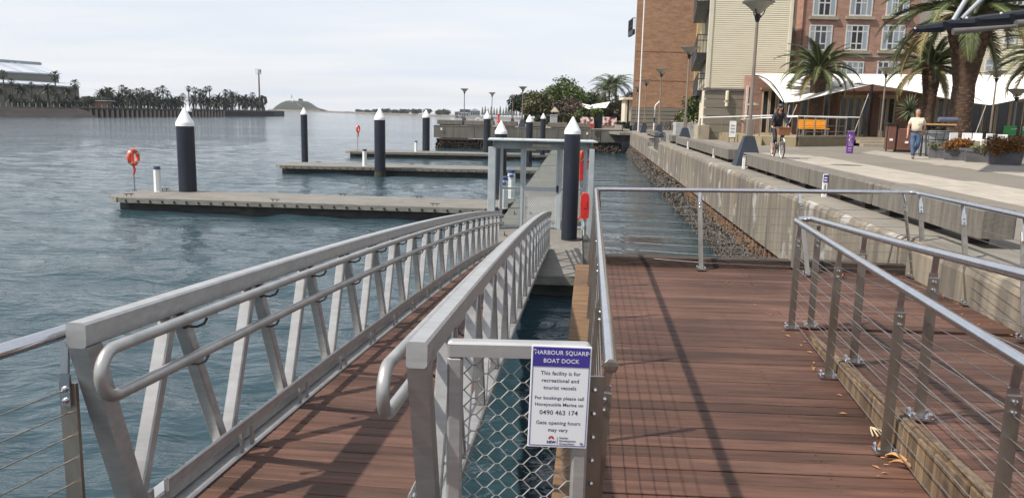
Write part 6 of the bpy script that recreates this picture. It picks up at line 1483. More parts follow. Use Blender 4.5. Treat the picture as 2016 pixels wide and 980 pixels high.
# timber wharf front with fender piles
tw = thing('timber_wharf', 'long dark timber wharf with fender piles on the far shore at left', 'wharf')
Q0 = Vector((A1.x, A1.y + 3, 0)); QL = lambda t: Q0.lerp(A2, t)
MB().bar(QL(0) + Vector((-.4, 0, WT - .12)), QL(.62) + Vector((-.4, 0, WT - .12)), 2.8, .5).build('deck_edge', M['farwharf'], tw)
pl = MB().tube([(0, 0, -.6), (0, 0, WT - .38)], .45, 6).mesh('fender_pile', M['lamp_steel'])
for k in range(34): p = QL(.62 * (k + .5) / 34); put('fender_pile', pl, tw, (p.x + .55, p.y - .2, 0))
MB().bar(QL(.635) + Vector((.25, -.2, WT * .66)), QL(.998) + Vector((.25, -.2, WT * .66)), .6, .8).build('concrete_beam', M['rockbank'], tw)
# white fence posts along the edge
fn = thing('fence', 'row of small white posts along the far quay edge', 'fence'); pm = MB().box((0, 0, .55), (.11, .11, 1.0)).mesh('post', M['potgrey'])
for k in range(46):
    t = k / 45; p = at(4 + 530 * t, 230.9 - 1.4 * t, 0); put('post', pm, fn, (p.x - 1.2, p.y + 1.5, WT))
# warehouse
wh = thing('warehouse', 'large grey warehouse with stepped pale metal roofs at the left edge', 'warehouse')
YW = 245.0
w = lambda px, py, Y=YW: ay(px, py, Y)
def slab4(name, pts, m, th=.4): mb = MB(); q = [Vector(p) for p in pts]; mb.add(q + [p - Vector((0, 0, th)) for p in q], [(0, 1, 2, 3), (7, 6, 5, 4)] + [(i, i + 4, (i+1) % 4 + 4, (i+1) % 4) for i in range(4)]); return mb.build(name, m, wh)
# lower hall: long wall from left (near) to right (far)
e0, e1 = w(-60, 160, 222), w(155, 172, 262)
MB().prism([(e0.x, e0.y), (e1.x, e1.y), (e1.x - 30, e1.y + 45), (e0.x - 70, e0.y + 50)], WT, [e0.z, e1.z, e1.z, e0.z]).build('lower_wall', M['farwallt'], wh)
u0, u1 = w(-60, 137, 232), w(115, 147, 268)
MB().prism([(u0.x, u0.y), (u1.x, u1.y), (u1.x - 40, u1.y + 45), (u0.x - 70, u0.y + 40)], WT, [u0.z, u1.z, u1.z, u0.z]).build('upper_wall', M['farwallg'], wh)
lr0, lr1 = w(-60, 152, 232) , w(122, 163, 268); slab4('lower_roof', [e0 + Vector((1, -1, .15)), e1 + Vector((1, -1, .15)), Vector((u1.x + 1, u1.y + 6, lr1.z)), Vector((u0.x, u0.y - .5, lr0.z))], M['farroof'])
r0, r1 = w(-60, 118, 252), w(80, 128, 290); slab4('upper_roof', [u0 + Vector((.5, -.5, .1)), u1 + Vector((.5, -.5, .1)), r1, r0], M['farroof'])
slab4('ridge', [r0 + Vector((0, 0, .9)), r1 + Vector((0, 0, .9)), r1 + Vector((-2, 4, .9)), r0 + Vector((-2, 4, .9))], M['greyblue'], .9)
for t in (.30, .52, .62): q0 = u0.lerp(u1, t + .25); q1 = r0.lerp(r1, t); MB().bar(q0 + Vector((0, 0, .3)), q1 + Vector((0, 0, .3)), .25, .1).build('seam', M['greyblue'], wh)
# palms and trees on the far quay
M['leaf_far2'] = leafmat('far_olive_leaf', (.060, .066, .036), (.034, .040, .024), (.09, .09, .05), .15)
def blade_crown(n, seed, droop, w, zlo, fan=False):
    r2 = random.Random(seed); mb = MB()
    for i in range(n):
        an = i * 2.4 + r2.uniform(-.2, .2); el = 1.35 - (1.35 - zlo) * (i / n) ** .9; L_ = r2.uniform(.82, 1.1); d = Vector((math.cos(an), math.sin(an), 0)); s = Vector((-d.y, d.x, 0)); p = Vector((0, 0, 0)); a = el; q = []
        for k in range(6): q.append(p.copy()); p = p + (d * math.cos(a) + Vector((0, 0, math.sin(a)))) * L_ / 5; a -= droop / 5
        ws = [.25, .9, 1.0, .85, .55, .05] if not fan else [.1, .12, .15, 1.0, .9, .1]
        vs = []
        for k in range(6): lift = Vector((0, 0, w * ws[k] * .45)); vs += [q[k] - s * w * ws[k] + lift, q[k], q[k] + s * w * ws[k] + lift]
        mb.add(vs, [(k*3 + j, (k+1)*3 + j, (k+1)*3 + j + 1, k*3 + j + 1) for k in range(5) for j in range(2)])
    return mb.mesh('crown', M[('leaf_far', 'leaf_dark', 'leaf_far2')[seed % 3]])
fpm = [blade_crown(40, 40 + k, 1.25, .085, -.55) for k in range(3)]
ffm = [blade_crown(34, 50 + k, .6, .17, -1.1, True) for k in range(3)]
tkm = MB().tube([(0, 0, 0), (0, 0, 1)], [1.0, .8], 6).mesh('trunk', M['bark'])
def far_palm(px, ptop, Y, s, label, fan=False, tr=.35, k=0, group='palms on the far quay'):
    p = ay(px, ptop, Y); h = p.z - WT - s * (.55 if not fan else .5); t = thing('fan_palm' if fan else 'date_palm', label, 'palm tree', (p.x, Y, WT), random.Random(px).uniform(0, 6), group)
    o = put('trunk', tkm, t); o.scale = (tr, tr, h); c = put('crown', (ffm if fan else fpm)[k % 3], t, (0, 0, h)); c.scale = (s,) * 3; return t
far_big = [(40, 166, 222), (93, 166, 226), (131, 170, 231), (-5, 168, 216), (70, 185, 219), (112, 184, 226), (20, 186, 214), (150, 188, 234)]
for i, (px, pt, Y) in enumerate(far_big): far_palm(px, pt, Y, 2.8 if pt < 180 else 2.1, ['broad date palm before the warehouse wall, big crown', 'lower date palm before the warehouse'][pt >= 180] + ' at ' + ['the left', 'the middle', 'the right', 'the far left edge', 'the middle left', 'the right of centre', 'the left near the bank', 'the right corner'][i], k=i)
ord_ = ['first', 'second', 'third', 'fourth', 'fifth', 'sixth', 'seventh', 'eighth', 'ninth', 'tenth', 'eleventh', 'twelfth', 'thirteenth', 'fourteenth', 'fifteenth', 'sixteenth', 'seventeenth', 'eighteenth', 'nineteenth', 'twentieth', 'twenty first', 'twenty second', 'twenty third', 'twenty fourth', 'twenty fifth', 'twenty sixth', 'twenty seventh', 'twenty eighth']
for i, (px, pt, Y, s) in enumerate([(5, 141, 214, 2.0), (22, 157, 214, 1.5), (61, 164, 222, 1.6), (107, 143, 226, 2.4), (147, 160, 240, 2.3), (105, 170, 230, 1.6)]):
    far_palm(px, pt, Y, s * .72, ord_[i] + ' slender fan palm from the left before the warehouse', True, .22, i)
def yq(px): return 232 + (px - 158) * (392 - 232) / 380 + 4
rg = random.Random(44)
fans = [(240, 170), (248, 174), (257, 178), (270, 177), (281, 175), (310, 175), (320, 171), (330, 180), (293, 180), (216, 175), (371, 171), (384, 174), (394, 178), (405, 173), (412, 171), (444, 178), (360, 186), (497, 184), (455, 183), (400, 180)]
for i, (px, pt) in enumerate(sorted(fans)): far_palm(px, pt, yq(px) + rg.uniform(0, 6), rg.uniform(1.5, 2.0), ord_[i] + ' fan palm from the left standing above the date palms right of the warehouse', True, .26, i)
dates = [(200, 176), (212, 174), (234, 182), (246, 186), (258, 180), (276, 184), (290, 184), (300, 182), (312, 186), (340, 190), (352, 190), (380, 186), (395, 188), (408, 190), (430, 186), (440, 190), (457, 180), (470, 188), (482, 187), (494, 191), (222, 190), (325, 192), (420, 192), (448, 192), (266, 192), (505, 190)]
for i, (px, pt) in enumerate(sorted(dates)): far_palm(px, pt, yq(px) + rg.uniform(-2, 9), rg.uniform(3.6, 4.8) * (.85 + .4 * (px - 190) / 300), ord_[i] + ' date palm from the left in the row right of the warehouse', False, .5, i)
def far_tree(px0, px1, ptop, pbot, Y, leaf, label, seed, n=500, size=.8, zb=WT, group='trees on the far shore'):
    a = ay(px0, ptop, Y); b = ay(px1, ptop, Y); w_ = b.x - a.x; h = max(1.0, a.z - zb); r2 = random.Random(seed)
    lob = [(r2.uniform(-.36, .36) * w_, r2.uniform(-1, 1), h * r2.uniform(.4, .72), min(w_ * .35, h * .36), .8) for _ in range(9)]
    t = thing('tree', label, 'tree', ((a.x + b.x) / 2, Y, zb), 0, group); MB().tube([(0, 0, 0), (0, 0, h * .6)], .03 * h + .1, 6).build('trunk', M['bark'], t); tag(crown_mb(lob, n, size, r2).build('crown', M[leaf], t), kind='stuff')
for i, (a, b, pt, pb) in enumerate([(150, 178, 189, 212), (170, 204, 190, 212), (198, 236, 190, 212), (226, 266, 191, 212), (256, 296, 191, 212), (286, 322, 191, 212), (312, 350, 195, 213), (60, 100, 194, 213), (20, 60, 196, 213), (100, 150, 196, 213)]):
    Y = yq((a + b) / 2) + 9 if a >= 150 else 221 + i
    far_tree(a, b, pt, pb, Y, 'leaf_far', ord_[i] + ' dark rounded tree low between the far quay palms', 60 + i, 1300, .7, group='rounded trees on the far quay')
# small orange shed and mast
a = ay(172, 212, 250); b = ay(184, 206, 250); t = thing('shed', 'small orange walled shed behind the far quay', 'shed', ((a.x + b.x) / 2, 252, WT)); MB().box((0, 0, 1.1), (b.x - a.x + 5, 4, 2.2)).build('wall', M['brickorange'], t); MB().box((1, 0, 2.3), (b.x - a.x + 7, 5, .2)).build('roof', M['farroof'], t)
p = ay(509, 135, 385); t = thing('mast', 'tall grey navigation mast with antennas at the end of the far quay', 'mast', (p.x, 385, WT)); h = p.z - WT
MB().tube([(0, 0, 0), (0, 0, h * .93)], [.5, .36], 8).build('pole', M['lamp_steel'], t); MB().cbox((.3, 0, h * .88), (1.6, 1.0, .4), .05).build('platform', M['greyblue'], t); MB().cbox((.3, 0, h * .94), (1.2, .8, 1.6), .1).build('cabinet', M['potgrey'], t)
for x in (-1.3, -.4, 1.1): MB().tube([(x, 0, h * .86), (x, 0, h * (1.0 if x != 1.1 else .98))], .14, 5).build('antenna', M['potgrey'], t)
p = ay(518, 190, 386); t = thing('statue', 'dark curved sculpture standing at the end of the far quay', 'sculpture', (p.x, 386, WT)); h = p.z - WT; MB().tube([(0, 0, 0), (-.6, 0, h * .4), (-.9, 0, h * .75), (-.4, 0, h), (.9, 0, h * .9), (1.3, 0, h * .6), (.6, 0, h * .45)], [.9, 1.0, .9, .8, .9, .8, .4], 8).build('body', M['black'], t)
# ---------------------------------------------------------------- headland, breakwater, far shore
YN = 1650.0
n_ = lambda px, py, Y=YN: ay(px, py, Y)
prof = [(545, 216.5), (551, 213), (556, 206), (562, 200.5), (568, 198.8), (575, 198.5), (584, 198.8), (592, 199), (602, 199.5), (607, 201.5), (612, 206), (617, 210.5), (624, 213.5), (636, 216)]
hd = MB(); rows = 9; vs = []; rg = random.Random(8)
for px, py in prof:
    top = n_(px, py); b = n_(px, 219.5)
    for j in range(rows):
        k = j / (rows - 1); vs.append((top.x * (1 + (k - .5) * .0), YN - 60 + 120 * k, max(-.5, (top.z) * math.sin(PI * k) ** .4 + rg.uniform(-.8, .8) * (0 < j < rows - 1))))
hd.add(vs, [(i*rows + j, (i+1)*rows + j, (i+1)*rows + j + 1, i*rows + j + 1) for i in range(len(prof) - 1) for j in range(rows - 1)]); struct('headland', hd, M['headgreen'], True)
t = thing('lighthouse', 'tiny white lighthouse with signal mast on the green headland', 'lighthouse', n_(574.5, 199.5, YN - 20)); t.location.z -= 1
MB().tube([(0, 0, 0), (0, 0, 14)], .9, 6).build('mast', M['potgrey'], t); MB().tube([(-2.4, 0, 9), (2.4, 0, 9)], .7, 5).build('yard', M['potgrey'], t); MB().lathe([(2.6, -2), (2.2, 4), (2.6, 4.2), (1.2, 6)], (2, 0, 0), 8).build('tower', M['white'], t); MB().box((7, 2, -1), (7, 4, 4)).build('house', M['white'], t)
far_tree(588, 595, 194.5, 199, YN - 10, 'leaf_dark', 'small dark tree on top of the green headland', 90, 200, 2.0, zb=n_(590, 199.5).z, group='trees on the headland')
pt = MB(); q = [n_(581, 199.5, YN - 64), n_(585, 205, YN - 64), n_(590, 209, YN - 66), n_(596, 213, YN - 68)]; pt.tube(q, 1.6, 4); struct('path', pt, M['sand'])
br = MB(); P = [(530, 215.2, 1500), (585, 217.5, 1400), (640, 219.0, 1250), (700, 221.2, 1100), (760, 222.8, 1000), (840, 224.2, 900)]; vs = []; rg = random.Random(9)
def strip(name, pts, hpx, m, jit=.3, back=25, sub=8):
    mb = MB(); vs = []; r2 = random.Random(len(name) + len(pts)); q = []
    for (a, b) in zip(pts, pts[1:]):
        for k in range(sub): t = k / sub; q.append(tuple(a[i] + (b[i] - a[i]) * t for i in range(3)))
    q.append(pts[-1])
    for px, py, Y in q:
        b = ay(px, py, Y); s = Y / FPX; h = hpx * s * r2.uniform(1 - jit, 1 + jit); vs += [(b.x, Y - 3, -.5), (b.x, Y, max(.6, h)), (b.x, Y + back, max(.6, h * .95)), (b.x, Y + back + 3, -.5)]
    mb.add(vs, [(i*4 + k, (i+1)*4 + k, (i+1)*4 + k + 1, i*4 + k + 1) for i in range(len(q) - 1) for k in range(3)]); return struct(name, mb, m)
strip('breakwater', [(528, 216, 1560), (570, 218, 1500), (600, 218, 1450), (660, 221, 1250), (720, 223.0, 1000), (790, 225.2, 850)], 3.2, M['sand'], .25)
strip('far_shore', [(700, 222.5, 980), (780, 224, 830), (860, 226, 740), (940, 228, 660), (1010, 229, 620), (1090, 230, 600)], 3.4, M['sand'], .2, 90)
for i, (a, b, pt, Y) in enumerate([(733, 752, 216, 1000), (752, 770, 215, 990), (770, 786, 217, 980), (786, 808, 215.5, 960), (808, 830, 214.5, 940), (832, 848, 215.5, 900), (857, 872, 217, 830), (870, 886, 217, 820), (700, 716, 217, 1050), (716, 733, 217.5, 1040)]):
    far_tree(a, b, pt, 224, Y, 'leaf_far', ord_[i] + ' dark tree from the left on the distant shore', 100 + i, 320, 2.4, zb=1.6, group='trees on the distant shore')
# norfolk pines
def pine_mesh(seed):
    rg = random.Random(seed); mb = MB(); nt = 11
    for i in range(nt):
        z = .16 + .80 * i / nt; r = .23 * (1 - (z - .1) * .98) * rg.uniform(.85, 1.15)
        for k in range(6):
            a = k * PI / 3 + i * .4; d = Vector((math.cos(a), math.sin(a), 0)); s = Vector((-d.y, d.x, 0)) * r * .32; c = Vector((0, 0, z)); mb.add([c, c + d * r * .6 + s + Vector((0, 0, .02)), c + d * r + Vector((0, 0, .045)), c + d * r * .6 - s + Vector((0, 0, .02)), c + d * r * .6 + Vector((0, 0, -.03))], [(0, 1, 2, 3), (0, 4, 2)])
    mb.tube([(0, 0, .9), (0, 0, 1.0)], [.015, .004], 4); return mb.mesh('crown', M['leaf_far'])
pms = [pine_mesh(k) for k in range(3)]
for i, (px, pt, Y) in enumerate([(950, 210, 640), (955.5, 208.5, 645), (961, 212, 640), (967, 209, 650), (973, 211.5, 640), (978.5, 212, 640), (985, 208.5, 645), (991, 213, 640), (996.5, 209, 640), (1002, 205.5, 635), (1007.5, 208, 640), (1012, 212, 640), (1017, 214, 640), (1024, 212, 640)]):
    p = ay(px, pt, Y); t = thing('pine_tree', ord_[i] + ' Norfolk pine from the left on the distant point', 'pine tree', (p.x, Y, 1.8), i, 'Norfolk pines on the distant point'); h = p.z - 1.8; o = put('crown', pms[i % 3], t); o.scale = (h * .95, h * .95, h); o = put('trunk', tkm, t); o.scale = (h * .025, h * .025, h * .95)
# buildings on the distant shore
for i, (a, b, pt, pb, Y, wm, rm, lab, peak) in enumerate([(906, 926, 216, 224, 690, 'capgrey', 'farroof', 'long dark low building on the distant shore', .0), (926, 945, 219, 225, 680, 'greyblue', 'farroof', 'blue grey gabled shed on the distant shore', 1.0), (896, 913, 221, 226, 700, 'yellowf', 'winwhite', 'pale low buildings at the left of the dark one', .3), (903, 924, 223, 226, 655, 'winwhite', 'winwhite', 'low white boat shed by the water', .2)]):
    if wm == 'yellowf': wm = 'stone'
    p0, p1 = ay(a, pb, Y), ay(b, pt, Y); w_ = p1.x - p0.x; h = p1.z - 1.0; t = thing('shore_building', lab, 'building', ((p0.x + p1.x) / 2, Y, 1.0)); MB().box((0, 0, h / 2), (w_, 10, h)).build('wall', M[wm], t)
    k = peak * w_ * .22 + .3; MB().add([(-w_/2 - .5, -6, h), (w_/2 + .5, -6, h), (w_/2 + .5, 6, h), (-w_/2 - .5, 6, h), (0, -6, h + k), (0, 6, h + k)], [(0, 1, 4), (2, 3, 5), (0, 4, 5, 3), (1, 2, 5, 4), (3, 2, 1, 0)]).build('roof', M[rm], t)
    for j in range(4): MB().box((-w_ * .36 + j * w_ * .24, -5.02, h * .5), (w_ * .1, .06, h * .4)).build('window', M['glassdark'], t)
# red channel beacon
p = ay(981.5, 233, 360); t = thing('channel_beacon', 'red channel marker standing in the water before the distant pines', 'beacon', (p.x, 360, 0)); z1 = ay(981.5, 225, 360).z
MB().lathe([(.9, -.3), (.9, .5), (.45, .8), (.38, z1 - .8), (.6, z1 - .75), (.6, z1), (.1, z1 + .2)], (0, 0, 0), 10).build('body', M['red'], t)
p = ay(941, 240, 96); t = thing('hoop_rail', 'small silver hoop at the end of the wharf between two lamps', 'handrail', (p.x, 96, QZ)); MB().tube(rail_bends([(-.3, 0, 0), (-.3, 0, .75), (.3, 0, .75), (.3, 0, 0)], .25), .06, 6).build('hoop', M['tape'], t)
# sea air: far things fade a little
hz_ = MB().b2((-800, -60, -1.6), (900, 1820, 62)); hm = bpy.data.materials.new('sea_haze'); hm.use_nodes = True; hn = hm.node_tree; hn.nodes.clear()
ho_ = hn.nodes.new('ShaderNodeOutputMaterial'); hv = hn.nodes.new('ShaderNodeVolumePrincipled'); hv.inputs['Color'].default_value = (.86, .92, 1, 1); hv.inputs['Density'].default_value = .00011; hn.links.new(hv.outputs[0], ho_.inputs['Volume'])
tag(hz_.build('haze', hm), kind='stuff')
# ---------------------------------------------------------------- people and bicycles
M['skin'] = mat('skin', (.50, .27, .19), (.44, .22, .155), rough=.55, ns=9)
M['shirt'] = mat('cream_shirt', (.66, .58, .47), (.58, .50, .40), rough=.85, ns=7, bump=.4, bns=12)
M['jeans'] = mat('blue_jeans', (.075, .13, .24), (.045, .08, .155), rough=.85, ns=6, bump=.3, bns=25)
M['cloth_navy'] = mat('navy_cloth', (.018, .020, .032), (.012, .013, .022), rough=.8, ns=6, bump=.3, bns=18)
M['hair_grey'] = mat('grey_hair', (.16, .14, .125), (.10, .09, .08), rough=.8, ns=20)
M['hair_brown'] = mat('brown_hair', (.085, .045, .026), (.05, .027, .016), rough=.6, ns=14, st=(4, 4, .6))
M['eye'] = mat('dark_eye', (.02, .015, .012), rough=.3)
M['lip'] = mat('lip', (.38, .14, .11), rough=.5)
M['shoe_brown'] = mat('tan_shoe', (.30, .14, .07), rough=.6)
M['wicker'] = mat('wicker_basket', (.34, .155, .07), (.20, .085, .04), rough=.8, ns=9, st=(1, 1, 5), bump=.6, bns=40)
M['tyre'] = mat('black_tyre', (.02, .02, .021), rough=.8)
def skin(name, nodes, edges, root, m, parent, sub=1):
    names = list(nodes); me = bpy.data.meshes.new(name); me.from_pydata([nodes[k][0] for k in names], [(names.index(a), names.index(b)) for a, b in edges], [])
    o = bpy.data.objects.new(name, me); COL.objects.link(o); md = o.modifiers.new('s', 'SKIN'); md.use_smooth_shade = True
    if not me.skin_vertices: bpy.context.view_layer.objects.active = o
    for i, k in enumerate(names):
        r = nodes[k][1]; sv = me.skin_vertices[0].data[i]; sv.radius = (r, r) if not isinstance(r, tuple) else r; sv.use_root = (k == root)
    ss = o.modifiers.new('u', 'SUBSURF'); ss.levels = sub; ss.render_levels = sub
    dg = bpy.context.evaluated_depsgraph_get(); ev = o.evaluated_get(dg); nm = bpy.data.meshes.new_from_object(ev); nm.name = name
    bpy.data.objects.remove(o); nm.materials.clear(); nm.materials.append(m); nm.polygons.foreach_set('use_smooth', [True] * len(nm.polygons))
    return put(name, nm, parent)
def grow(n, g): return (n[0], tuple(x + g for x in n[1]) if isinstance(n[1], tuple) else n[1] + g)
def add_hand(N_, E_, w, wname, d, side, curl=.5, up=(0, -1, 0)):
    # palm and five fingers from wrist w along d; side = direction of the thumb
    d = Vector(d).normalized(); sd = Vector(side); sd = (sd - d * sd.dot(d)).normalized(); nn = d.cross(sd); w = Vector(w)
    pk = wname + '_palm'; N_[pk] = (tuple(w + d * .06), (.036, .018)); E_.append((wname, pk))
    for i, (o, L_) in enumerate(((.027, .07), (.009, .078), (-.010, .072), (-.028, .056))):
        a, b = f'{wname}_f{i}a', f'{wname}_f{i}b'; p = w + d * .105 + sd * o; N_[a] = (tuple(p), .010); N_[b] = (tuple(p + d * L_ * (1 - curl * .5) + nn * L_ * curl * .6), .0075); E_ += [(pk, a), (a, b)]
    a, b = wname + '_ta', wname + '_tb'; N_[a] = (tuple(w + d * .055 + sd * .04), .011); N_[b] = (tuple(w + d * .09 + sd * .058 + nn * .01), .008); E_ += [(pk, a), (a, b)]
def head_bits(parent, c, yaw, hair):
    c = Vector(c); r = Matrix.Rotation(yaw, 3, 'Z')
    def P(x, y, z): return c + r @ Vector((x, y, z))
    e = MB()
    for s in (-1, 1): e.sphere(P(s * .033, -.088, .012), (.011, .009, .008), 8, 5)
    e.build('eyes', M['eye'], parent); n = MB(); n.add([P(0, -.094, .02), P(-.017, -.086, -.025), P(.017, -.086, -.025), P(0, -.122, -.022)], [(0, 1, 3), (0, 3, 2), (1, 2, 3)]); n.build('nose', M['skin'], parent, smooth=False)
    m_ = MB(); m_.sphere(P(0, -.086, -.053), (.026, .010, .008), 10, 5); m_.build('mouth', M['lip'], parent); er = MB()
    for s in (-1, 1): er.sphere(P(s * .079, .005, -.002), (.012, .022, .033), 8, 5)
    er.build('ears', M['skin'], parent); b = MB()
    for s in (-1, 1): b.bar(P(s * .018, -.092, .034), P(s * .050, -.083, .036), .010, .007)
    b.build('eyebrows', M[hair], parent)
# walking man
b = at(1798, 314, QZ); man = thing('person', 'man in cream short sleeved shirt and blue jeans walking towards the camera', 'person', b, -.42)
k = 1.0
N_ = {'pelvis': ((0, 0, .96), (.155, .115)), 'waist': ((0, -.02, 1.10), (.16, .13)), 'chest': ((0, -.005, 1.33), (.178, .125)), 'neckb': ((0, .01, 1.49), (.075, .07)), 'neck': ((0, -.005, 1.56), .056), 'jaw': ((.0, -.03, 1.62), (.074, .082)), 'skull': ((0, -.012, 1.71), (.088, .102)), 'crown': ((0, .0, 1.785), (.066, .08)),
    'shl': ((-.185, .005, 1.435), .062), 'ell': ((-.265, .03, 1.16), .045), 'wrl': ((-.275, -.06, .915), .030), 'shr': ((.185, .005, 1.435), .062), 'elr': ((.27, .06, 1.17), .045), 'wrr': ((.215, .05, .95), .030),
    'hil': ((-.09, 0, .90), .098), 'knl': ((-.075, -.10, .50), .062), 'anl': ((-.03, -.12, .09), .040), 'tol': ((-.02, -.285, .035), .036), 'hir': ((.09, 0, .90), .098), 'knr': ((.10, -.02, .50), .062), 'anr': ((.0, .34, .24), .040), 'tor': ((.0, .26, .07), .034)}
E_ = [('pelvis', 'waist'), ('waist', 'chest'), ('chest', 'neckb'), ('neckb', 'neck'), ('neck', 'jaw'), ('jaw', 'skull'), ('skull', 'crown'), ('chest', 'shl'), ('shl', 'ell'), ('ell', 'wrl'), ('chest', 'shr'), ('shr', 'elr'), ('elr', 'wrr'), ('pelvis', 'hil'), ('hil', 'knl'), ('knl', 'anl'), ('anl', 'tol'), ('pelvis', 'hir'), ('hir', 'knr'), ('knr', 'anr'), ('anr', 'tor')]
base_man = dict(N_); base_E = list(E_)
add_hand(N_, E_, N_['wrl'][0], 'wrl', (-.02, -.12, -1), (.3, -1, 0)); add_hand(N_, E_, N_['wrr'][0], 'wrr', (-.25, -.1, -1), (-.3, -1, 0))
NB = dict(N_)
for q_ in ('pelvis', 'waist', 'chest', 'hil', 'hir', 'knl', 'knr'): NB[q_] = grow(NB[q_], -.028)
skin('body', NB, E_, 'pelvis', M['skin'], man)
def clothes(name, src, keys, edges, root, g, m, parent, over={}):
    nn = {q: grow(src[q], g) for q in keys}; nn.update(over); return skin(name, nn, edges, root, m, parent)
mid = lambda a, b, t: tuple(Vector(a).lerp(Vector(b), t))
B_ = base_man
sh_ = {q: grow(B_[q], .018) for q in ('waist', 'chest', 'shl', 'shr')}; sh_['hem'] = ((0, -.01, .965), (.186, .152)); sh_['waist'] = ((0, -.025, 1.12), (.188, .16)); sh_['collar'] = ((0, .01, 1.495), (.092, .088)); sh_['sl'] = (mid(B_['shl'][0], B_['ell'][0], .78), .078); sh_['sr'] = (mid(B_['shr'][0], B_['elr'][0], .78), .078)
skin('shirt', sh_, [('hem', 'waist'), ('waist', 'chest'), ('chest', 'collar'), ('chest', 'shl'), ('shl', 'sl'), ('chest', 'shr'), ('shr', 'sr')], 'chest', M['shirt'], man)
tr = {q: grow(B_[q], .016) for q in ('pelvis', 'hil', 'knl', 'hir', 'knr')}; tr['top'] = ((0, -.01, 1.04), (.165, .13)); tr['cl'] = (mid(B_['knl'][0], B_['anl'][0], .93), .07); tr['cr'] = (mid(B_['knr'][0], B_['anr'][0], .93), .066)
skin('jeans', tr, [('top', 'pelvis'), ('pelvis', 'hil'), ('hil', 'knl'), ('knl', 'cl'), ('pelvis', 'hir'), ('hir', 'knr'), ('knr', 'cr')], 'pelvis', M['jeans'], man)
for q, (a, t_) in (('l', ('anl', 'tol')), ('r', ('anr', 'tor'))): skin('shoe', {'a': (mid(B_[a][0], B_[t_][0], .05), .05), 't': (B_[t_][0], .043), 'h': (tuple(Vector(B_[a][0]) + Vector((0, .04, -.03))), .045)}, [('h', 'a'), ('a', 't')], 'a', M['black'], man)
bl_ = MB(); bl_.torus((0, -.015, 1.005), .158, .018, 20, 6); bl_.v = [(x, (y + .015) * .80 - .015, z) for x, y, z in bl_.v]; bl_.build('belt', M['black'], man)
hh = MB(); hh.sphere((0, .026, 1.742), (.088, .096, .08), 12, 7); hh.build('hair', M['hair_grey'], man, smooth='all'); head_bits(man, (0, -.012, 1.69), .35, 'hair_grey')
MB().b2((.03, -.158, 1.27), (.11, -.148, 1.36)).build('pocket', M['shirt'], man)

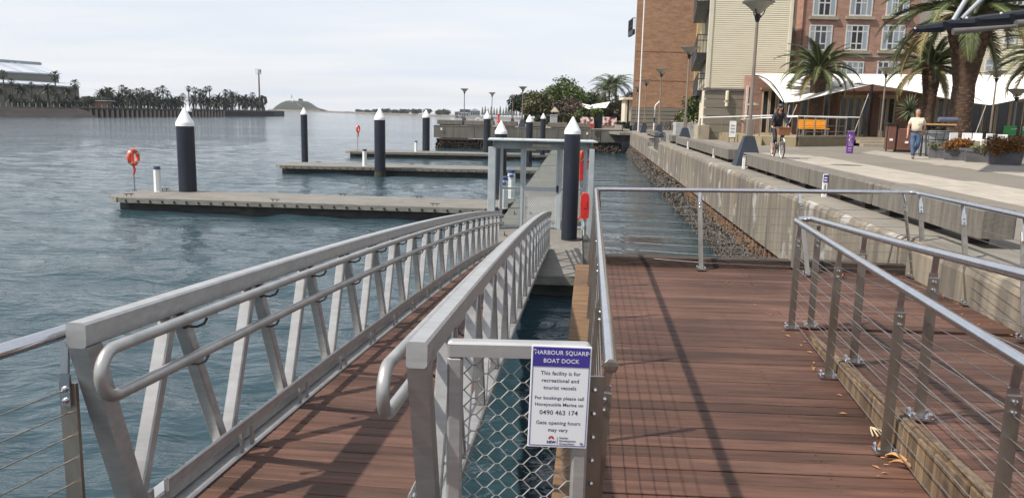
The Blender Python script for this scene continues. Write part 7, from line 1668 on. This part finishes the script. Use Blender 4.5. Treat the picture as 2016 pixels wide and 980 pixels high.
# bicycle
def bicycle(label, loc, rz, group=None, basket=True, rim='white'):
    t = thing('bicycle', label, 'bicycle', loc, rz, group); R = .335
    for y in (-.55, .55):
        w = MB(); w.torus((0, y, R), R - .022, .022, 28, 8, Matrix.Rotation(PI/2, 3, 'Y')); wo = w.build('wheel', M['tyre'], t, smooth='all'); r = MB(); r.torus((0, y, R), R - .05, .014, 28, 6, Matrix.Rotation(PI/2, 3, 'Y')); r.build('rim', M[rim], wo, smooth='all'); s = MB()
        for k in range(16): a = 2*PI*k/16; s.tube([(0, y, R), (0, y + math.cos(a) * (R - .05), R + math.sin(a) * (R - .05))], .0022, 4)
        s.tube([(-.06, y, R), (.06, y, R)], .025, 8); tag(s.build('spokes', M['alu_tube'], wo), kind='stuff')
        g = MB(); g.torus((0, y, R), R + .025, .02, 20, 6, Matrix.Rotation(PI/2, 3, 'Y') , PI * .55 if y > 0 else PI * .6, PI * 1.35 if y > 0 else PI * 1.25); g.build('mudguard', M[rim], t)
    f = MB(); bb_ = Vector((0, .12, .30)); hd_ = Vector((0, -.36, .78)); st_ = Vector((0, .30, .86)); rw = Vector((0, .55, R))
    f.tube([hd_, (0, -.22, .52), bb_], .019, 8); f.tube([hd_ + Vector((0, .02, -.1)), (0, .0, .42), (0, .19, .47)], .016, 8); f.tube([bb_, st_], .018, 8)
    for s in (-.05, .05): f.tube([bb_, rw + Vector((s, 0, 0))], .011, 6); f.tube([Vector((0, .24, .62)), rw + Vector((s, 0, 0))], .009, 6)
    f.build('frame', M['black'], t); fk = MB()
    for s in (-.05, .05): fk.tube([hd_ + Vector((s * .5, 0, 0)), (s, -.47, .55), (s, -.55, R)], .012, 6)
    fk.tube([hd_, (0, -.33, 1.0)], .016, 6); fk.build('fork', M['black'], t)
    MB().tube(rail_bends([(-.28, -.16, 1.03), (-.27, -.26, 1.04), (0, -.33, 1.0), (.27, -.26, 1.04), (.28, -.16, 1.03)], .1), .012, 8).build('handlebar', M['alu_tube'], t)
    sd = MB(); sd.prism([(-.03, .14), (.03, .14), (.10, .36), (.08, .43), (-.08, .43), (-.10, .36)], .89, .94); sd.build('saddle', M['black'], t)
    c = MB(); c.tube([(-.09, .12, .30), (.09, .12, .30)], .012, 6); c.tube([(-.09, .12, .30), (-.09, .10, .14)], .010, 6); c.tube([(.09, .12, .30), (.09, .14, .46)], .010, 6); c.lathe([(.09, -.006), (.09, .006)], (.06, .12, .30), 14, Matrix.Rotation(PI/2, 3, 'Y')); cr = c.build('crank', M['alu_tube'], t)
    p = MB(); p.box((-.14, .10, .14), (.09, .08, .02)); p.build('pedal', M['black'], cr); p = MB(); p.box((.14, .14, .46), (.09, .08, .02)); p.build('pedal', M['black'], cr)
    if basket:
        b = MB(); b.add([(-.17, -.70, .80), (.17, -.70, .80), (.17, -.45, .80), (-.17, -.45, .80), (-.21, -.75, 1.06), (.21, -.75, 1.06), (.21, -.42, 1.06), (-.21, -.42, 1.06), (-.19, -.73, 1.06), (.19, -.73, 1.06), (.19, -.44, 1.06), (-.19, -.44, 1.06), (-.155, -.68, .82), (.155, -.68, .82), (.155, -.47, .82), (-.155, -.47, .82)],
            [(3, 2, 1, 0), (0, 1, 5, 4), (1, 2, 6, 5), (2, 3, 7, 6), (3, 0, 4, 7), (4, 5, 9, 8), (5, 6, 10, 9), (6, 7, 11, 10), (7, 4, 8, 11), (8, 9, 13, 12), (9, 10, 14, 13), (10, 11, 15, 14), (11, 8, 12, 15), (12, 13, 14, 15)]); bk = b.build('basket', M['wicker'], t)
        rim_ = MB(); rim_.tube([(-.21, -.75, 1.06), (.21, -.75, 1.06), (.21, -.42, 1.06), (-.21, -.42, 1.06), (-.21, -.75, 1.06)], .012, 6); rim_.build('basket_rim', M['wicker'], bk)
    return t
fc = at(1541, 313.5, QZ); bl0 = Vector((fc.x - .02, fc.y + .55, QZ)); bz_rz = -.06
bicycle('black bicycle with white rims and wicker front basket ridden along the promenade', bl0, bz_rz)
wm = thing('person', 'woman in dark helmet and navy jacket with long brown hair riding the bicycle', 'person', bl0, bz_rz)
N_ = {'pelvis': ((0, .27, 1.02), (.15, .12)), 'waist': ((0, .20, 1.18), (.12, .10)), 'chest': ((0, .10, 1.40), (.14, .105)), 'neckb': ((0, .05, 1.54), (.06, .06)), 'neck': ((.0, .03, 1.60), .046), 'jaw': ((.008, .0, 1.66), (.054, .062)), 'skull': ((.004, .01, 1.74), (.068, .082)), 'crown': ((0, .02, 1.80), (.05, .06)),
    'shl': ((-.16, .10, 1.48), .052), 'ell': ((-.26, -.02, 1.24), .040), 'wrl': ((-.275, -.13, 1.075), .028), 'shr': ((.16, .10, 1.48), .052), 'elr': ((.26, -.02, 1.25), .040), 'wrr': ((.275, -.13, 1.075), .028),
    'hil': ((-.09, .24, 1.0), .10), 'knl': ((-.13, -.06, .66), .062), 'anl': ((-.14, .10, .24), .038), 'tol': ((-.14, -.02, .165), .032), 'hir': ((.09, .24, 1.0), .10), 'knr': ((.11, -.16, .86), .062), 'anr': ((.14, .06, .54), .038), 'tor': ((.14, -.04, .485), .032)}
E_ = [e for e in base_E]; W_ = dict(N_)
add_hand(N_, E_, N_['wrl'][0], 'wrl', (0, -.8, -.35), (1, 0, .1), .9); add_hand(N_, E_, N_['wrr'][0], 'wrr', (0, -.8, -.35), (-1, 0, .1), .9)
NB = dict(N_)
for q_ in ('pelvis', 'waist', 'chest', 'hil', 'hir', 'knl', 'knr', 'shl', 'shr'): NB[q_] = grow(NB[q_], -.028)
skin('body', NB, E_, 'pelvis', M['skin'], wm)
jk = {q: grow(W_[q], .02) for q in ('pelvis', 'waist', 'chest', 'shl', 'ell', 'shr', 'elr')}; jk['cl'] = (mid(W_['ell'][0], W_['wrl'][0], .92), .042); jk['cr'] = (mid(W_['elr'][0], W_['wrr'][0], .92), .042); jk['collar'] = ((0, .065, 1.535), (.075, .075))
skin('jacket', jk, [('pelvis', 'waist'), ('waist', 'chest'), ('chest', 'collar'), ('chest', 'shl'), ('shl', 'ell'), ('ell', 'cl'), ('chest', 'shr'), ('shr', 'elr'), ('elr', 'cr')], 'chest', M['cloth_navy'], wm)
lg = {q: grow(W_[q], .01) for q in ('pelvis', 'hil', 'knl', 'hir', 'knr')}; lg['cl'] = (mid(W_['knl'][0], W_['anl'][0], .35), .058); lg['cr'] = (mid(W_['knr'][0], W_['anr'][0], .4), .056)
skin('leggings', lg, [('pelvis', 'hil'), ('hil', 'knl'), ('knl', 'cl'), ('pelvis', 'hir'), ('hir', 'knr'), ('knr', 'cr')], 'pelvis', M['cloth_navy'], wm)
for a, t_ in (('anl', 'tol'), ('anr', 'tor')): skin('shoe', {'a': (mid(W_[a][0], W_[t_][0], .1), .045), 't': (W_[t_][0], .038), 'h': (tuple(Vector(W_[a][0]) + Vector((0, .03, -.03))), .04)}, [('h', 'a'), ('a', 't')], 'a', M['shoe_brown'], wm)
hp_ = MB(); hp_.sphere((.004, .02, 1.775), (.098, .118, .085), 16, 8); hp_.build('helmet', M['navy'], wm, smooth='all'); 
for s in (-1, 1): MB().tube([(s * .085, .0, 1.745), (s * .055, -.03, 1.645), (0, -.045, 1.615)], .006, 4).build('helmet_strap', M['black'], wm)
hr = MB(); 
for i in range(11): a = -1.0 + i * .2; hr.tube([(math.sin(a) * .07, .085, 1.75), (-.03 + math.sin(a) * .085, .10, 1.60), (-.09 + math.sin(a) * .07, .10 - .04 * abs(a), 1.42), (-.14 + math.sin(a) * .06, .06 - .05 * abs(a), 1.26 + .04 * (i % 3))], [.03, .036, .032, .008], 6)
hr.build('hair', M['hair_brown'], wm, smooth='all'); head_bits(wm, (.004, .012, 1.72), .35, 'hair_brown')
MB().torus((0, .02, 1.555), .062, .012, 14, 5).build('scarf', M['lip'], wm)
# two people standing by the bicycles, far off
for px, lab, rz in ((1331, 'person in black standing by the far bicycle rack, left of two', .4), (1344, 'person in black standing by the far bicycle rack, right of two', -.5)):
    p = ay(px, 256, 84); t = thing('person', lab, 'person', (p.x, 84, QZ), rz, 'people by the bicycle rack')
    N_ = dict(base_man); N_['anr'] = ((.09, .05, .09), .04); N_['knr'] = ((.095, -.01, .5), .06); N_['tor'] = ((.1, -.12, .035), .035); N_['anl'] = ((-.09, .02, .09), .04); N_['knl'] = ((-.09, -.03, .5), .06); N_['tol'] = ((-.1, -.14, .035), .035)
    E_ = list(base_E); add_hand(N_, E_, N_['wrl'][0], 'wrl', (0, -.1, -1), (.3, -1, 0)); add_hand(N_, E_, N_['wrr'][0], 'wrr', (0, -.1, -1), (-.3, -1, 0)); skin('body', N_, E_, 'pelvis', M['skin'], t); Q_ = dict(N_)
    s_ = {q: grow(Q_[q], .02) for q in ('pelvis', 'waist', 'chest', 'shl', 'ell', 'shr', 'elr')}; s_['cl'] = (mid(Q_['ell'][0], Q_['wrl'][0], .9), .045); s_['cr'] = (mid(Q_['elr'][0], Q_['wrr'][0], .9), .045); s_['collar'] = ((0, .01, 1.5), (.09, .085))
    skin('coat', s_, [('pelvis', 'waist'), ('waist', 'chest'), ('chest', 'collar'), ('chest', 'shl'), ('shl', 'ell'), ('ell', 'cl'), ('chest', 'shr'), ('shr', 'elr'), ('elr', 'cr')], 'chest', M['black'], t)
    s_ = {q: grow(Q_[q], .015) for q in ('pelvis', 'hil', 'knl', 'hir', 'knr')}; s_['cl'] = (mid(Q_['knl'][0], Q_['anl'][0], .95), .06); s_['cr'] = (mid(Q_['knr'][0], Q_['anr'][0], .95), .06); skin('trousers', s_, [('pelvis', 'hil'), ('hil', 'knl'), ('knl', 'cl'), ('pelvis', 'hir'), ('hir', 'knr'), ('knr', 'cr')], 'pelvis', M['cloth_navy'], t)
    MB().sphere((0, .02, 1.735), (.084, .095, .08), 12, 7).build('hair', M['hair_brown'], t, smooth='all'); head_bits(t, (0, -.012, 1.69), 0, 'hair_brown')
p = ay(1303, 256, 86); pb = bicycle('parked bicycle at the far rack, leftmost', (p.x, 86, QZ), .1, 'bicycles parked at the far rack', False, 'tyre')
for i, px in enumerate((1314, 1320, 1330, 1337)): p = ay(px, 256, 86); copy_tree(pb, (p.x, 86 + .2 * (i % 2), QZ), [.1, 3.0, -.15, 3.3][i], ['second parked bicycle from the left at the far rack', 'third parked bicycle from the left at the far rack', 'parked bicycle at the far rack partly behind the person in black', 'rightmost parked bicycle at the far rack'][i])
p = ay(1289, 256, 86); t = thing('bicycle_rack', 'low steel rack holding the far parked bicycles', 'bicycle rack', (p.x, 86.6, QZ))
for k in range(7): MB().tube(rail_bends([(k * .5, -.4, 0), (k * .5, -.4, .75), (k * .5, .4, .75), (k * .5, .4, 0)], .2), .025, 6).build('hoop', M['alu_tube'], t)
